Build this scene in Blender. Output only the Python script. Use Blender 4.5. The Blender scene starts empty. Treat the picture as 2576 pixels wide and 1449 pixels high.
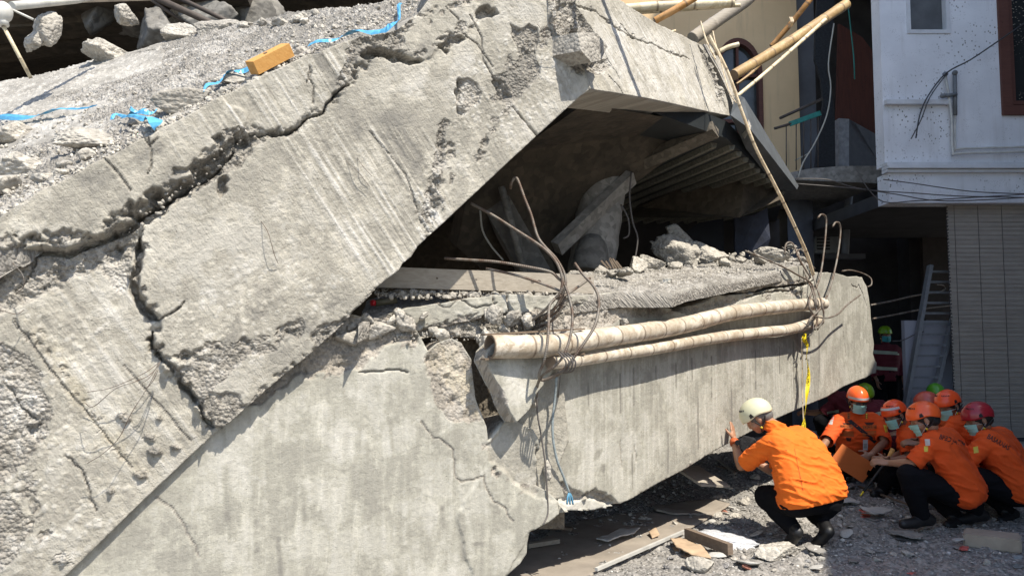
import bpy, bmesh, math, random
import numpy as np
from mathutils import Vector, Matrix

# ------------------------------------------------------------------ camera, sky, sun, exposure
SC = bpy.context.scene
COL = SC.collection
FPX, CX, CY = 1860.0, 1288.0, 724.5      # measurements are taken on a 2576 x 1449 view of the place
CAMH = 1.55
PITCH = math.atan((850.0 - CY) / FPX)
cam_d = bpy.data.cameras.new('camera')
cam = bpy.data.objects.new('camera', cam_d); COL.objects.link(cam)
cam.location = (0, 0, CAMH); cam.rotation_euler = (math.radians(90) + PITCH, 0, 0)
cam_d.sensor_width = 36.0; cam_d.lens = 36.0 * FPX / 2576.0
cam_d.clip_start = 0.05; cam_d.clip_end = 400
SC.camera = cam

SUN = Vector((0.36, -0.42, 0.86)).normalized()      # towards the sun
world = bpy.data.worlds.new('World'); SC.world = world; world.use_nodes = True
wn = world.node_tree.nodes; wl = world.node_tree.links
sky = wn.new('ShaderNodeTexSky'); sky.sky_type = 'NISHITA'; sky.sun_disc = False
sky.sun_elevation = math.asin(SUN.z); sky.sun_rotation = math.atan2(SUN.x, SUN.y)
bg = wn['Background']; bg.inputs['Strength'].default_value = 0.15
wl.new(sky.outputs[0], bg.inputs['Color'])
sd_ = bpy.data.lights.new('sun', 'SUN'); sd_.energy = 4.8; sd_.angle = math.radians(0.53); sd_.color = (1.0, 0.93, 0.81)
so = bpy.data.objects.new('sun', sd_); COL.objects.link(so)
so.rotation_euler = (-SUN).to_track_quat('-Z', 'Y').to_euler(); so.location = (6, -6, 14)
SC.view_settings.view_transform = 'Standard'; SC.view_settings.look = 'None'
SC.view_settings.exposure = 0.59; SC.view_settings.gamma = 1.0
SC.view_settings.use_curve_mapping = False

RNG = np.random.RandomState(7)
random.seed(7)

# ------------------------------------------------------------------ measuring helpers
_f = np.array([0, math.cos(PITCH), math.sin(PITCH)]); _u = np.array([0, -math.sin(PITCH), math.cos(PITCH)])
_o = np.array([0, 0, CAMH])
def ray(x, y): return _f + np.array([1.0, 0, 0]) * ((x - CX) / FPX) + _u * ((CY - y) / FPX)
def P(x, y, Y):
    d = ray(x, y); return _o + d * (Y / d[1])
def G(x, y, z=0.0):
    d = ray(x, y); return _o + d * ((z - CAMH) / d[2])
class Plane:
    def __init__(s, o, u, n):
        s.o = np.array(o, float); s.n = np.array(n, float); s.n /= np.linalg.norm(s.n)
        u = np.array(u, float); u -= s.n * u.dot(s.n); s.u = u / np.linalg.norm(u); s.v = np.cross(s.n, s.u)
    def hit(s, x, y, off=0.0):
        d = ray(x, y); t = ((s.o + s.n * off - _o).dot(s.n)) / d.dot(s.n); return _o + d * t
    def ab(s, x, y):
        q = s.hit(x, y) - s.o; return q.dot(s.u), q.dot(s.v)
    def abs_(s, pts): return np.array([s.ab(*p) for p in pts])
    def xyz(s, a, b, h=0.0): return s.o + a * s.u + b * s.v + h * s.n

# ------------------------------------------------------------------ numpy noise
def _hash(ix, iy, iz, seed):
    n = (ix.astype(np.int64) * 374761393 + iy.astype(np.int64) * 668265263 + iz.astype(np.int64) * 2147483647 + seed * 974634777) & 0xffffffff
    n = ((n ^ (n >> 13)) * 1274126177) & 0xffffffff
    n = n ^ (n >> 16)
    return (n & 0xffffff) / float(0xffffff)
def vnoise(x, y, z=None, seed=0):
    x = np.asarray(x, float); y = np.asarray(y, float)
    z = np.zeros_like(x) if z is None else np.asarray(z, float)
    x0 = np.floor(x); y0 = np.floor(y); z0 = np.floor(z)
    fx = x - x0; fy = y - y0; fz = z - z0
    fx = fx * fx * (3 - 2 * fx); fy = fy * fy * (3 - 2 * fy); fz = fz * fz * (3 - 2 * fz)
    r = 0
    zs = (0,) if not np.any(fz) else (0, 1)
    for dz in zs:
        wz = 1.0 if len(zs) == 1 else (fz if dz else 1 - fz)
        a = _hash(x0, y0, z0 + dz, seed); b = _hash(x0 + 1, y0, z0 + dz, seed)
        c = _hash(x0, y0 + 1, z0 + dz, seed); d = _hash(x0 + 1, y0 + 1, z0 + dz, seed)
        r = r + wz * ((a * (1 - fx) + b * fx) * (1 - fy) + (c * (1 - fx) + d * fx) * fy)
    return r * 2 - 1
def fbm(x, y, z=None, s=1.0, o=4, seed=0, gain=.5):
    r = 0; amp = 1.0; tot = 0; f = 1.0 / s
    for k in range(o):
        r = r + amp * vnoise(np.asarray(x) * f, np.asarray(y) * f, None if z is None else np.asarray(z) * f, seed + k * 17)
        tot += amp; amp *= gain; f *= 2.03
    return r / tot
def worley(x, y, s, seed=0):
    x = x / s; y = y / s; ix = np.floor(x); iy = np.floor(y); best = np.full(x.shape, 9.0); hid = np.zeros(x.shape)
    for dx in (-1, 0, 1):
        for dy in (-1, 0, 1):
            cx = ix + dx; cy = iy + dy; z = np.zeros_like(cx)
            px = cx + _hash(cx, cy, z, seed); py = cy + _hash(cx, cy, z, seed + 5)
            d = np.hypot(px - x, py - y); h = _hash(cx, cy, z, seed + 9)
            m = d < best; best = np.where(m, d, best); hid = np.where(m, h, hid)
    return best, hid
def sstep(a, b, x):
    t = np.clip((x - a) / (b - a + 1e-12), 0, 1); return t * t * (3 - 2 * t)
def segdist(px, py, poly, closed=True):
    poly = np.asarray(poly, float); n = len(poly); best = np.full(px.shape, 1e9); bx = np.zeros(px.shape); by = np.zeros(px.shape); bt = np.zeros(px.shape)
    m = n if closed else n - 1; acc = 0.0
    for i in range(m):
        a = poly[i]; b = poly[(i + 1) % n]; d = b - a; L = d.dot(d) + 1e-12
        t = np.clip(((px - a[0]) * d[0] + (py - a[1]) * d[1]) / L, 0, 1)
        qx = a[0] + t * d[0]; qy = a[1] + t * d[1]; e = (px - qx) ** 2 + (py - qy) ** 2
        k = e < best; best = np.where(k, e, best); bx = np.where(k, qx, bx); by = np.where(k, qy, by); bt = np.where(k, acc + t * math.sqrt(L), bt)
        acc += math.sqrt(L)
    return np.sqrt(best), bx, by, bt
def inside(px, py, poly):
    poly = np.asarray(poly, float); n = len(poly); r = np.zeros(px.shape, bool)
    for i in range(n):
        x0, y0 = poly[i]; x1, y1 = poly[(i + 1) % n]
        if y0 == y1: continue
        c = ((y0 > py) != (y1 > py)) & (px < (x1 - x0) * (py - y0) / (y1 - y0) + x0); r ^= c
    return r
def sdpoly(px, py, poly, pad=0.1):
    """signed distance, positive inside; -1 far outside"""
    poly = np.asarray(poly, float); out = np.full(px.shape, -1.0)
    m = (px > poly[:, 0].min() - pad) & (px < poly[:, 0].max() + pad) & (py > poly[:, 1].min() - pad) & (py < poly[:, 1].max() + pad)
    if m.any():
        d = segdist(px[m], py[m], poly)[0]; out[m] = np.where(inside(px[m], py[m], poly), d, -d)
    return out
def _jr(k): return float(_hash(np.array([k]), np.array([3]), np.array([5]), 1)[0]) - .5
def jagged(poly, amp, step, seed, closed=True, keep=()):
    """subdivide a polyline and push it sideways with noise"""
    poly = np.asarray(poly, float); n = len(poly); out = []; L = 0.0
    for i in range(n if closed else n - 1):
        a = poly[i]; b = poly[(i + 1) % n]; d = b - a; l = np.hypot(*d); k = max(1, int(l / step)); nrm = np.array([-d[1], d[0]]) / (l + 1e-9)
        for j in range(k):
            t = j / k; q = a + d * t
            if i in keep: w = 0
            else: w = amp * float(fbm(np.array([L + l * t]), np.array([0.5]), s=step * 4, o=4, seed=seed)[0]) * (1.6 if j else .6)
            out.append(q + nrm * (w + (0 if i in keep else amp * .9 * _jr(seed + i * 131 + j * 7))))
        L += l
    if not closed: out.append(poly[-1])
    return np.array(out)

# ------------------------------------------------------------------ object helpers
def tag(o, label=None, cat=None, group=None, kind=None):
    if label: o['label'] = label
    if cat: o['category'] = cat
    if group: o['group'] = group
    if kind: o['kind'] = kind
    return o
def link(name, me, mat=None, parent=None, smooth=None):
    o = bpy.data.objects.new(name, me); COL.objects.link(o)
    if mat is not None:
        if isinstance(mat, (list, tuple)):
            for m in mat: me.materials.append(m)
        else: me.materials.append(mat)
    if parent is not None: o.parent = parent; o.matrix_parent_inverse = parent.matrix_basis.inverted()
    if smooth is not None: me.polygons.foreach_set('use_smooth', [smooth] * len(me.polygons))
    return o
def thing(name, label, cat, loc=(0, 0, 0), group=None):
    o = bpy.data.objects.new(name, None); COL.objects.link(o); o.location = Vector([float(c) for c in loc]); o.empty_display_size = .1
    bpy_upd(o)
    return tag(o, label, cat, group)
def bpy_upd(o): o.matrix_basis = Matrix.Translation(o.location)
def mesh_np(name, V, F, attrs=None):
    """V (n,3); F list of (m,k) arrays"""
    me = bpy.data.meshes.new(name); V = np.asarray(V, np.float32)
    if not isinstance(F, list): F = [F]
    F = [np.asarray(f, np.int32) for f in F if len(f)]
    me.vertices.add(len(V)); me.vertices.foreach_set('co', V.ravel())
    nl = sum(f.size for f in F); npoly = sum(len(f) for f in F)
    me.loops.add(nl); me.loops.foreach_set('vertex_index', np.concatenate([f.ravel() for f in F]))
    me.polygons.add(npoly)
    tot = np.concatenate([np.full(len(f), f.shape[1], np.int32) for f in F]); st = np.concatenate([[0], np.cumsum(tot)[:-1]]).astype(np.int32)
    me.polygons.foreach_set('loop_start', st); me.polygons.foreach_set('loop_total', tot)
    if attrs:
        for k, v in attrs.items():
            v = np.asarray(v, np.float32)
            if v.ndim == 1:
                a = me.attributes.new(k, 'FLOAT', 'POINT'); a.data.foreach_set('value', v)
            else:
                a = me.attributes.new(k, 'FLOAT_VECTOR', 'POINT'); a.data.foreach_set('vector', v.ravel())
    me.update(calc_edges=True); me.validate()
    return me
class MB:
    """collects boxes, prisms and tubes into one mesh"""
    def __init__(s): s.V = []; s.F = []; s.n = 0; s.al = []; s.smooth = []
    def add(s, V, F, al=None, smooth=False):
        s.V.append(np.asarray(V, float)); s.F += [tuple(int(i) + s.n for i in f) for f in F]; s.n += len(V)
        s.al.append(np.zeros(len(V)) if al is None else np.asarray(al, float)); s.smooth += [smooth] * len(F); return s
    def hexa(s, a, b):
        """a, b: two quads (4 points each), same order"""
        V = list(a) + list(b)
        return s.add(V, [(0, 1, 2, 3), (7, 6, 5, 4), (0, 4, 5, 1), (1, 5, 6, 2), (2, 6, 7, 3), (3, 7, 4, 0)])
    def box(s, x0, x1, y0, y1, z0, z1):
        a = [(x0, y0, z0), (x1, y0, z0), (x1, y0, z1), (x0, y0, z1)]; b = [(p[0], y1, p[2]) for p in a]
        return s.hexa(a, b)
    def prism(s, pts, d):
        pts = [np.array(p, float) for p in pts]; n = len(pts); d = np.array(d, float)
        V = pts + [p + d for p in pts]
        F = [tuple(range(n)), tuple(range(2 * n - 1, n - 1, -1))] + [(i, i + n, (i + 1) % n + n, (i + 1) % n) for i in range(n)]
        return s.add(V, F)
    def bar(s, a, b, w, h, up=(0, 0, 1)):
        a = np.array(a, float); b = np.array(b, float); d = b - a; d /= np.linalg.norm(d); up = np.array(up, float)
        sd = np.cross(d, up); sd /= np.linalg.norm(sd) + 1e-9; up = np.cross(sd, d)
        q = lambda c: [c - sd * w / 2 - up * h / 2, c + sd * w / 2 - up * h / 2, c + sd * w / 2 + up * h / 2, c - sd * w / 2 + up * h / 2]
        return s.hexa(q(a), q(b))
    def tube(s, pts, r, n=8, cap=True, flat=1.0, upv=None):
        pts = np.asarray(pts, float); m = len(pts); r = np.full(m, r) if np.isscalar(r) else np.asarray(r, float)
        T = np.gradient(pts, axis=0); T /= np.linalg.norm(T, axis=1)[:, None] + 1e-12
        up = np.array([0, 0, 1.0]) if upv is None else np.array(upv, float)
        if abs(T[0].dot(up)) > .95 and upv is None: up = np.array([1.0, 0, 0])
        N = up - T[0] * up.dot(T[0]); N /= np.linalg.norm(N); V = []; al = []; L = 0
        for i in range(m):
            N = N - T[i] * N.dot(T[i]); N /= np.linalg.norm(N) + 1e-12; B = np.cross(T[i], N)
            if i: L += np.linalg.norm(pts[i] - pts[i - 1])
            for k in range(n):
                a = 2 * math.pi * k / n; V.append(pts[i] + r[i] * (math.cos(a) * N * flat + math.sin(a) * B)); al.append(L)
        F = [(i * n + k, i * n + (k + 1) % n, (i + 1) * n + (k + 1) % n, (i + 1) * n + k) for i in range(m - 1) for k in range(n)]
        s.add(V, F, al, smooth=True)
        if cap:
            s.F += [tuple(s.n - m * n + k for k in range(n - 1, -1, -1)), tuple(s.n - n + k for k in range(n))]; s.smooth += [False, False]
        return s
    def ell(s, c, r, R=None, nu=14, nv=9):
        c = np.array(c, float); V = []; F = []; R = np.eye(3) if R is None else R
        for j in range(nv + 1):
            th = math.pi * j / nv
            for i in range(nu):
                ph = 2 * math.pi * i / nu; p = np.array([r[0] * math.sin(th) * math.cos(ph), r[1] * math.sin(th) * math.sin(ph), r[2] * math.cos(th)]); V.append(c + R @ p)
        for j in range(nv):
            for i in range(nu):
                F.append((j * nu + i, (j + 1) * nu + i, (j + 1) * nu + (i + 1) % nu, j * nu + (i + 1) % nu))
        return s.add(V, F, smooth=True)
    def mesh(s, name):
        me = bpy.data.meshes.new(name); V = np.concatenate(s.V); me.from_pydata([tuple(v) for v in V], [], s.F)
        a = me.attributes.new('along', 'FLOAT', 'POINT'); a.data.foreach_set('value', np.concatenate(s.al).astype(np.float32))
        me.polygons.foreach_set('use_smooth', s.smooth); me.update(); return me
    def build(s, name, mat, parent=None, **kw):
        o = link(name, s.mesh(name), mat, parent)
        if kw: tag(o, **kw)
        return o
def catmull(pts, k=6):
    pts = np.asarray(pts, float); p = np.vstack([2 * pts[0] - pts[1], pts, 2 * pts[-1] - pts[-2]]); out = []
    for i in range(1, len(p) - 2):
        for j in range(k):
            t = j / k; out.append(.5 * ((2 * p[i]) + (-p[i - 1] + p[i + 1]) * t + (2 * p[i - 1] - 5 * p[i] + 4 * p[i + 1] - p[i + 2]) * t * t + (-p[i - 1] + 3 * p[i] - 3 * p[i + 1] + p[i + 2]) * t ** 3))
    out.append(pts[-1]); return np.array(out)

# ------------------------------------------------------------------ materials
class NT:
    def __init__(s, name):
        s.m = bpy.data.materials.new(name); s.m.use_nodes = True; s.t = s.m.node_tree; s.N = s.t.nodes; s.L = s.t.links; s.b = s.N['Principled BSDF']; s.out = s.N['Material Output']
    def n(s, kind, ins=None, **props):
        nd = s.N.new('ShaderNode' + kind)
        for k, v in props.items(): setattr(nd, k, v)
        for k, v in (ins or {}).items(): s.set(nd.inputs[k], v)
        return nd
    def set(s, sock, v):
        if hasattr(v, 'is_output') or isinstance(v, bpy.types.NodeSocket): s.L.new(v, sock)
        elif isinstance(v, bpy.types.Node): s.L.new(v.outputs[0], sock)
        else:
            if isinstance(v, (tuple, list)) and len(v) == 3 and sock.type == 'RGBA': v = (*v, 1)
            sock.default_value = v
    def attr(s, name, vec=False):
        a = s.n('Attribute', attribute_name=name); return a.outputs['Vector'] if vec else a.outputs['Fac']
    def obj(s): return s.n('TexCoord').outputs['Object']
    def map(s, v, scale=(1, 1, 1), rot=(0, 0, 0)): return s.n('Mapping', {'Vector': v, 'Scale': scale, 'Rotation': rot}).outputs[0]
    def noise(s, v, scale, detail=4, rough=.55, dist=0): return s.n('TexNoise', {'Vector': v, 'Scale': scale, 'Detail': detail, 'Roughness': rough, 'Distortion': dist}).outputs['Fac']
    def vor(s, v, scale, feature='F1', out='Distance', rnd=1): return s.n('TexVoronoi', {'Vector': v, 'Scale': scale, 'Randomness': rnd}, feature=feature).outputs[out]
    def ramp(s, f, stops):
        r = s.n('ValToRGB', {'Fac': f}); e = r.color_ramp.elements
        while len(e) < len(stops): e.new(.5)
        for i, (p, c) in enumerate(stops):
            e[i].position = p; e[i].color = (c, c, c, 1) if np.isscalar(c) else (*c, 1)
        return r.outputs[0]
    def mix(s, f, a, b, mode='MIX'):
        m = s.n('Mix', data_type='RGBA', blend_type=mode); s.set(m.inputs[0], f); s.set(m.inputs[6], a); s.set(m.inputs[7], b); return m.outputs[2]
    def math(s, op, a, b=0.0, clamp=False):
        m = s.n('Math', operation=op, use_clamp=clamp); s.set(m.inputs[0], a); s.set(m.inputs[1], b); return m.outputs[0]
    def bump(s, h, strength=.3, dist=.01, normal=None):
        b = s.n('Bump', {'Height': h, 'Strength': strength, 'Distance': dist})
        if normal is not None: s.L.new(normal, b.inputs['Normal'])
        return b.outputs[0]
    def done(s, color=None, rough=.85, normal=None, **kw):
        if color is not None: s.set(s.b.inputs['Base Color'], color)
        s.set(s.b.inputs['Roughness'], rough)
        if normal is not None: s.L.new(normal, s.b.inputs['Normal'])
        for k, v in kw.items(): s.set(s.b.inputs[k.replace('_', ' ')], v)
        return s.m

def m_concrete(name, base=(.43, .402, .34), roughc=(.32, .295, .255), streak=.5, dirt=.5, streak_scale=(34, 2.2, 1), bump=1.0, patch=.5):
    t = NT(name); pc = t.attr('pc', True); rg = t.attr('rough'); tint = t.attr('tint'); yel = t.attr('yellow')
    big = t.noise(pc, 1.7, 4, .6); mid = t.noise(t.map(pc, (1, 1, 1) if bump > .6 else (2.2, .55, 1)), 7, 6, .7, .6); fine = t.noise(pc, 90, 4, .6)
    st = t.noise(t.map(pc, streak_scale), 1, 5, .6, .25); st2 = t.noise(t.map(pc, (streak_scale[0] * 4, streak_scale[1] * 2, 1)), 1, 3, .6)
    dark = tuple(c * .62 for c in base); light = tuple(min(1, c * 1.32) for c in base)
    c = t.mix(t.ramp(big, [(.3, 0), (.7, 1)]), tuple(c_ * (.72 if bump > .6 else .88) for c_ in base), tuple(c_ * 1.05 for c_ in base)); sm = t.noise(pc, 34, 6, .7, .3)
    c = t.mix(t.math('MULTIPLY', t.ramp(sm, [(.52, 0), (.66, 1)]), .45), c, dark); c = t.mix(t.math('MULTIPLY', t.ramp(sm, [(.34, 1), (.45, 0)]), .45), c, light)
    c = t.mix(t.math('MULTIPLY', t.ramp(mid, [(.42, 0), (.68, 1)]), dirt), c, dark)
    c = t.mix(t.math('MULTIPLY', t.ramp(mid, [(.30, 1), (.44, 0)]), .75), c, light)
    c = t.mix(t.math('MULTIPLY', t.ramp(st, [(.5, 0), (.72, 1)]), streak), c, dark)
    c = t.mix(t.math('MULTIPLY', t.ramp(st2, [(.28, 1), (.42, 0)]), streak * .8), c, light)
    pa = t.noise(pc, 3.1, 7, .68, .8); c = t.mix(t.math('MULTIPLY', t.ramp(pa, [(.525, 0), (.54, 1)]), patch), c, tuple(x * .80 for x in base)); c = t.mix(t.math('MULTIPLY', t.ramp(pa, [(.44, 1), (.455, 0)]), patch * .9), c, tuple(min(1, x * 1.22) for x in base))
    spk = t.ramp(t.noise(pc, 70, 3, .7), [(.62, 0), (.68, 1)]); c = t.mix(t.math('MULTIPLY', spk, .5), c, tuple(x * .45 for x in base))
    # pits
    pits = t.ramp(t.vor(pc, 26), [(.05, 1), (.09, 0)])
    pm = t.math('MULTIPLY', pits, t.ramp(t.noise(pc, 5, 2), [(.5, 0), (.6, 1)]))
    c = t.mix(t.math('MULTIPLY', pm, .55), c, (.16, .145, .125))
    # exposed aggregate
    vc = t.n('TexVoronoi', {'Vector': pc, 'Scale': 62.0}); val = t.ramp(vc.outputs['Color'], [(.1, .55), (.9, 1.25)])
    rc = t.mix(t.ramp(t.noise(pc, 16, 4), [(.35, 0), (.65, 1)]), tuple(x * .78 for x in roughc), tuple(x * 1.12 for x in roughc))
    rc = t.mix(.8, rc, val, 'MULTIPLY')
    c = t.mix(rg, c, rc)
    c = t.mix(t.math('MULTIPLY', yel, .75, True), c, t.mix(t.noise(pc, 30, 3), (.46, .41, .29), (.42, .35, .23)))
    c = t.mix(t.math('MULTIPLY', t.math('MAXIMUM', tint, 0.0), 1.15, True), c, (.66, .64, .60))
    c = t.mix(t.math('MINIMUM', t.math('MAXIMUM', t.math('MULTIPLY', tint, -2.1), 0.0), .85), c, (.19, .18, .16))
    h = t.math('ADD', t.math('MULTIPLY', fine, .3), t.math('MULTIPLY', t.noise(pc, 32, 5, .7), .8))
    h = t.math('ADD', h, t.math('MULTIPLY', st2, .5 * streak)); h = t.math('SUBTRACT', h, t.math('MULTIPLY', pm, .8))
    h = t.math('ADD', h, t.math('MULTIPLY', t.math('MULTIPLY', rg, vc.outputs['Distance']), -1.4))
    h = t.math('ADD', h, t.math('MULTIPLY', sm, 1.1)); return t.done(c, .92, t.bump(h, bump, .010))
def m_rubble(name, a=(.46, .435, .39), b=(.30, .28, .25), scale=1.0, bump=.9):
    t = NT(name); v = t.n('NewGeometry').outputs['Position']; rnd = t.n('ObjectInfo').outputs['Random']
    n1 = t.noise(v, 9 * scale, 5, .65); n2 = t.noise(v, 60 * scale, 4, .6); vc = t.n('TexVoronoi', {'Vector': v, 'Scale': 48.0 * scale})
    c = t.mix(t.ramp(n1, [(.35, 0), (.65, 1)]), a, b); c = t.mix(.75, c, t.ramp(vc.outputs['Color'], [(.1, .62), (.9, 1.25)]), 'MULTIPLY')
    c = t.mix(1.0, c, t.ramp(rnd, [(0, .8), (1, 1.12)]), 'MULTIPLY')
    h = t.math('ADD', n2, t.math('MULTIPLY', vc.outputs['Distance'], -1.2)); return t.done(c, .93, t.bump(h, bump, .008))
def m_plain(name, color, rough=.7, var=.15, scale=12, bump=.2, bdist=.004, **kw):
    t = NT(name); v = t.obj(); n1 = t.noise(v, scale, 5, .6)
    c = t.mix(t.ramp(n1, [(.3, 0), (.7, 1)]), tuple(x * (1 - var) for x in color), tuple(min(1, x * (1 + var)) for x in color))
    return t.done(c, rough, t.bump(t.noise(v, scale * 5, 4), bump, bdist), **kw)
def m_wood(name, a, b, axis=(4, 40, 60), rough=.8):
    t = NT(name); v = t.obj(); g = t.noise(t.map(v, axis), 1, 5, .65, .6); k = t.ramp(t.vor(t.map(v, (9, 9, 9)), 1), [(.05, 1), (.12, 0)])
    c = t.mix(t.ramp(g, [(.3, 0), (.7, 1)]), a, b); c = t.mix(t.math('MULTIPLY', k, .5), c, tuple(x * .35 for x in b)); return t.done(c, rough, t.bump(g, .5, .004))
def m_bamboo(name, a=(.56, .50, .41), b=(.37, .30, .22), sp=.27):
    t = NT(name); al = t.attr('along'); v = t.obj()
    fr = t.math('FRACT', t.math('DIVIDE', al, sp)); ring = t.ramp(fr, [(0, 1), (.045, 0), (.95, 0), (1, 1)])
    n = t.noise(v, 9, 5, .7); c = t.mix(t.ramp(n, [(.35, 0), (.62, 1)]), a, b)
    c = t.mix(t.ramp(t.noise(v, 33, 4, .7), [(.55, 0), (.65, .55)]), c, tuple(x * .6 for x in b)); c = t.mix(t.ramp(t.noise(v, 5.5, 6, .75, .5), [(.52, 0), (.56, .6)]), c, tuple(x * 1.15 + .06 for x in a)); c = t.mix(t.ramp(t.noise(v, 11, 6, .8, .9), [(.60, 0), (.64, .7)]), c, (.22, .17, .12))
    c = t.mix(t.math('MULTIPLY', ring, .9), c, (.13, .09, .06)); return t.done(c, .55, t.bump(t.noise(v, 40, 3), .25, .003))
def m_cloth(name, color, rough=.85, sheen=.0, var=.10):
    t = NT(name); v = t.obj(); n = t.noise(v, 7, 4); c = t.mix(t.ramp(n, [(.3, 0), (.7, 1)]), tuple(x * (1 - var) for x in color), tuple(min(1, x * (1 + var * .6)) for x in color))
    h = t.math('ADD', t.math('MULTIPLY', t.noise(t.map(v, (8, 8, 16)), 1, 2, .45, .8), .8), t.math('MULTIPLY', t.noise(v, 260, 2), .05))
    return t.done(c, rough, t.bump(h, .35, .010))
def m_skin(name, color=(.36, .19, .115)):
    t = NT(name); v = t.obj(); c = t.mix(t.noise(v, 18, 4), tuple(x * .8 for x in color), tuple(x * 1.2 for x in color))
    return t.done(c, .5, t.bump(t.noise(v, 120, 3), .15, .002), Subsurface_Weight=.05, Subsurface_Radius=(.01, .004, .002))

M = {}
M['cast'] = m_concrete('cast_concrete', streak=.55)
M['cast2'] = m_concrete('plastered_concrete', base=(.385, .37, .315), roughc=(.33, .295, .25), streak=.34, dirt=.5, streak_scale=(26, 2.0, 1), bump=.5, patch=.06)
M['gravelly'] = m_concrete('gravelly_concrete', base=(.37, .35, .315), roughc=(.30, .28, .25), streak=.0, dirt=.6)
M['rubble'] = m_rubble('concrete_rubble', (.47, .44, .385), (.36, .335, .295))
M['rubble_dark'] = m_rubble('dark_brown_rubble', (.20, .17, .13), (.13, .11, .085))  # rubble_dark: darker, browner tone for the back of the break
M['stone'] = m_rubble('grey_stone', (.34, .33, .32), (.2, .19, .185), 1.6)
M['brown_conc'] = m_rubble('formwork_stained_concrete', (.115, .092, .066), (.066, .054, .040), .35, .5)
M['grey_conc'] = m_rubble('dusty_grey_concrete', (.30, .285, .26), (.22, .205, .185), .45, .4); M['dim_conc'] = m_rubble('dim_grey_concrete', (.21, .20, .18), (.14, .132, .118), .45, .5)  # dim_conc: the same grey with the interior's gloom put in
M['rebar'] = None
t = NT('rusty_rebar'); al = t.attr('along'); v = t.obj()
c = t.mix(t.ramp(t.noise(v, 14, 4), [(.4, 0), (.6, 1)]), (.20, .18, .155), (.12, .082, .06)); fr = t.math('SINE', t.math('MULTIPLY', al, 520.0))
M['rebar'] = t.done(c, .6, t.bump(fr, .25, .003), Metallic=.3)
M['wire'] = m_plain('dark_wire', (.10, .09, .085), .6)
M['pale_wire'] = m_plain('pale_cable', (.42, .40, .34), .6)
M['black_cable'] = m_plain('black_cable', (.04, .04, .042), .5)
M['bamboo'] = m_bamboo('weathered_bamboo')
M['bamboo_pale'] = m_bamboo('pale_bamboo', (.66, .58, .42), (.58, .48, .30), .34)
M['bamboo_tan'] = m_bamboo('tan_bamboo', (.42, .29, .13), (.34, .22, .10), .36)
M['bamboo_orange'] = m_bamboo('orange_bamboo', (.50, .26, .08), (.38, .18, .05), .3)
M['stick'] = m_bamboo('bamboo_stick', (.70, .58, .40), (.55, .42, .26), .33)
M['wood_grey'] = m_wood('grey_timber', (.40, .36, .30), (.28, .245, .2))
M['wood_yellow'] = m_wood('sawn_timber', (.60, .33, .10), (.50, .24, .06), (70, 8, 70))
M['wood_brown'] = m_wood('brown_timber', (.20, .15, .11), (.13, .095, .07))
M['white_wall'] = None
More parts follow.
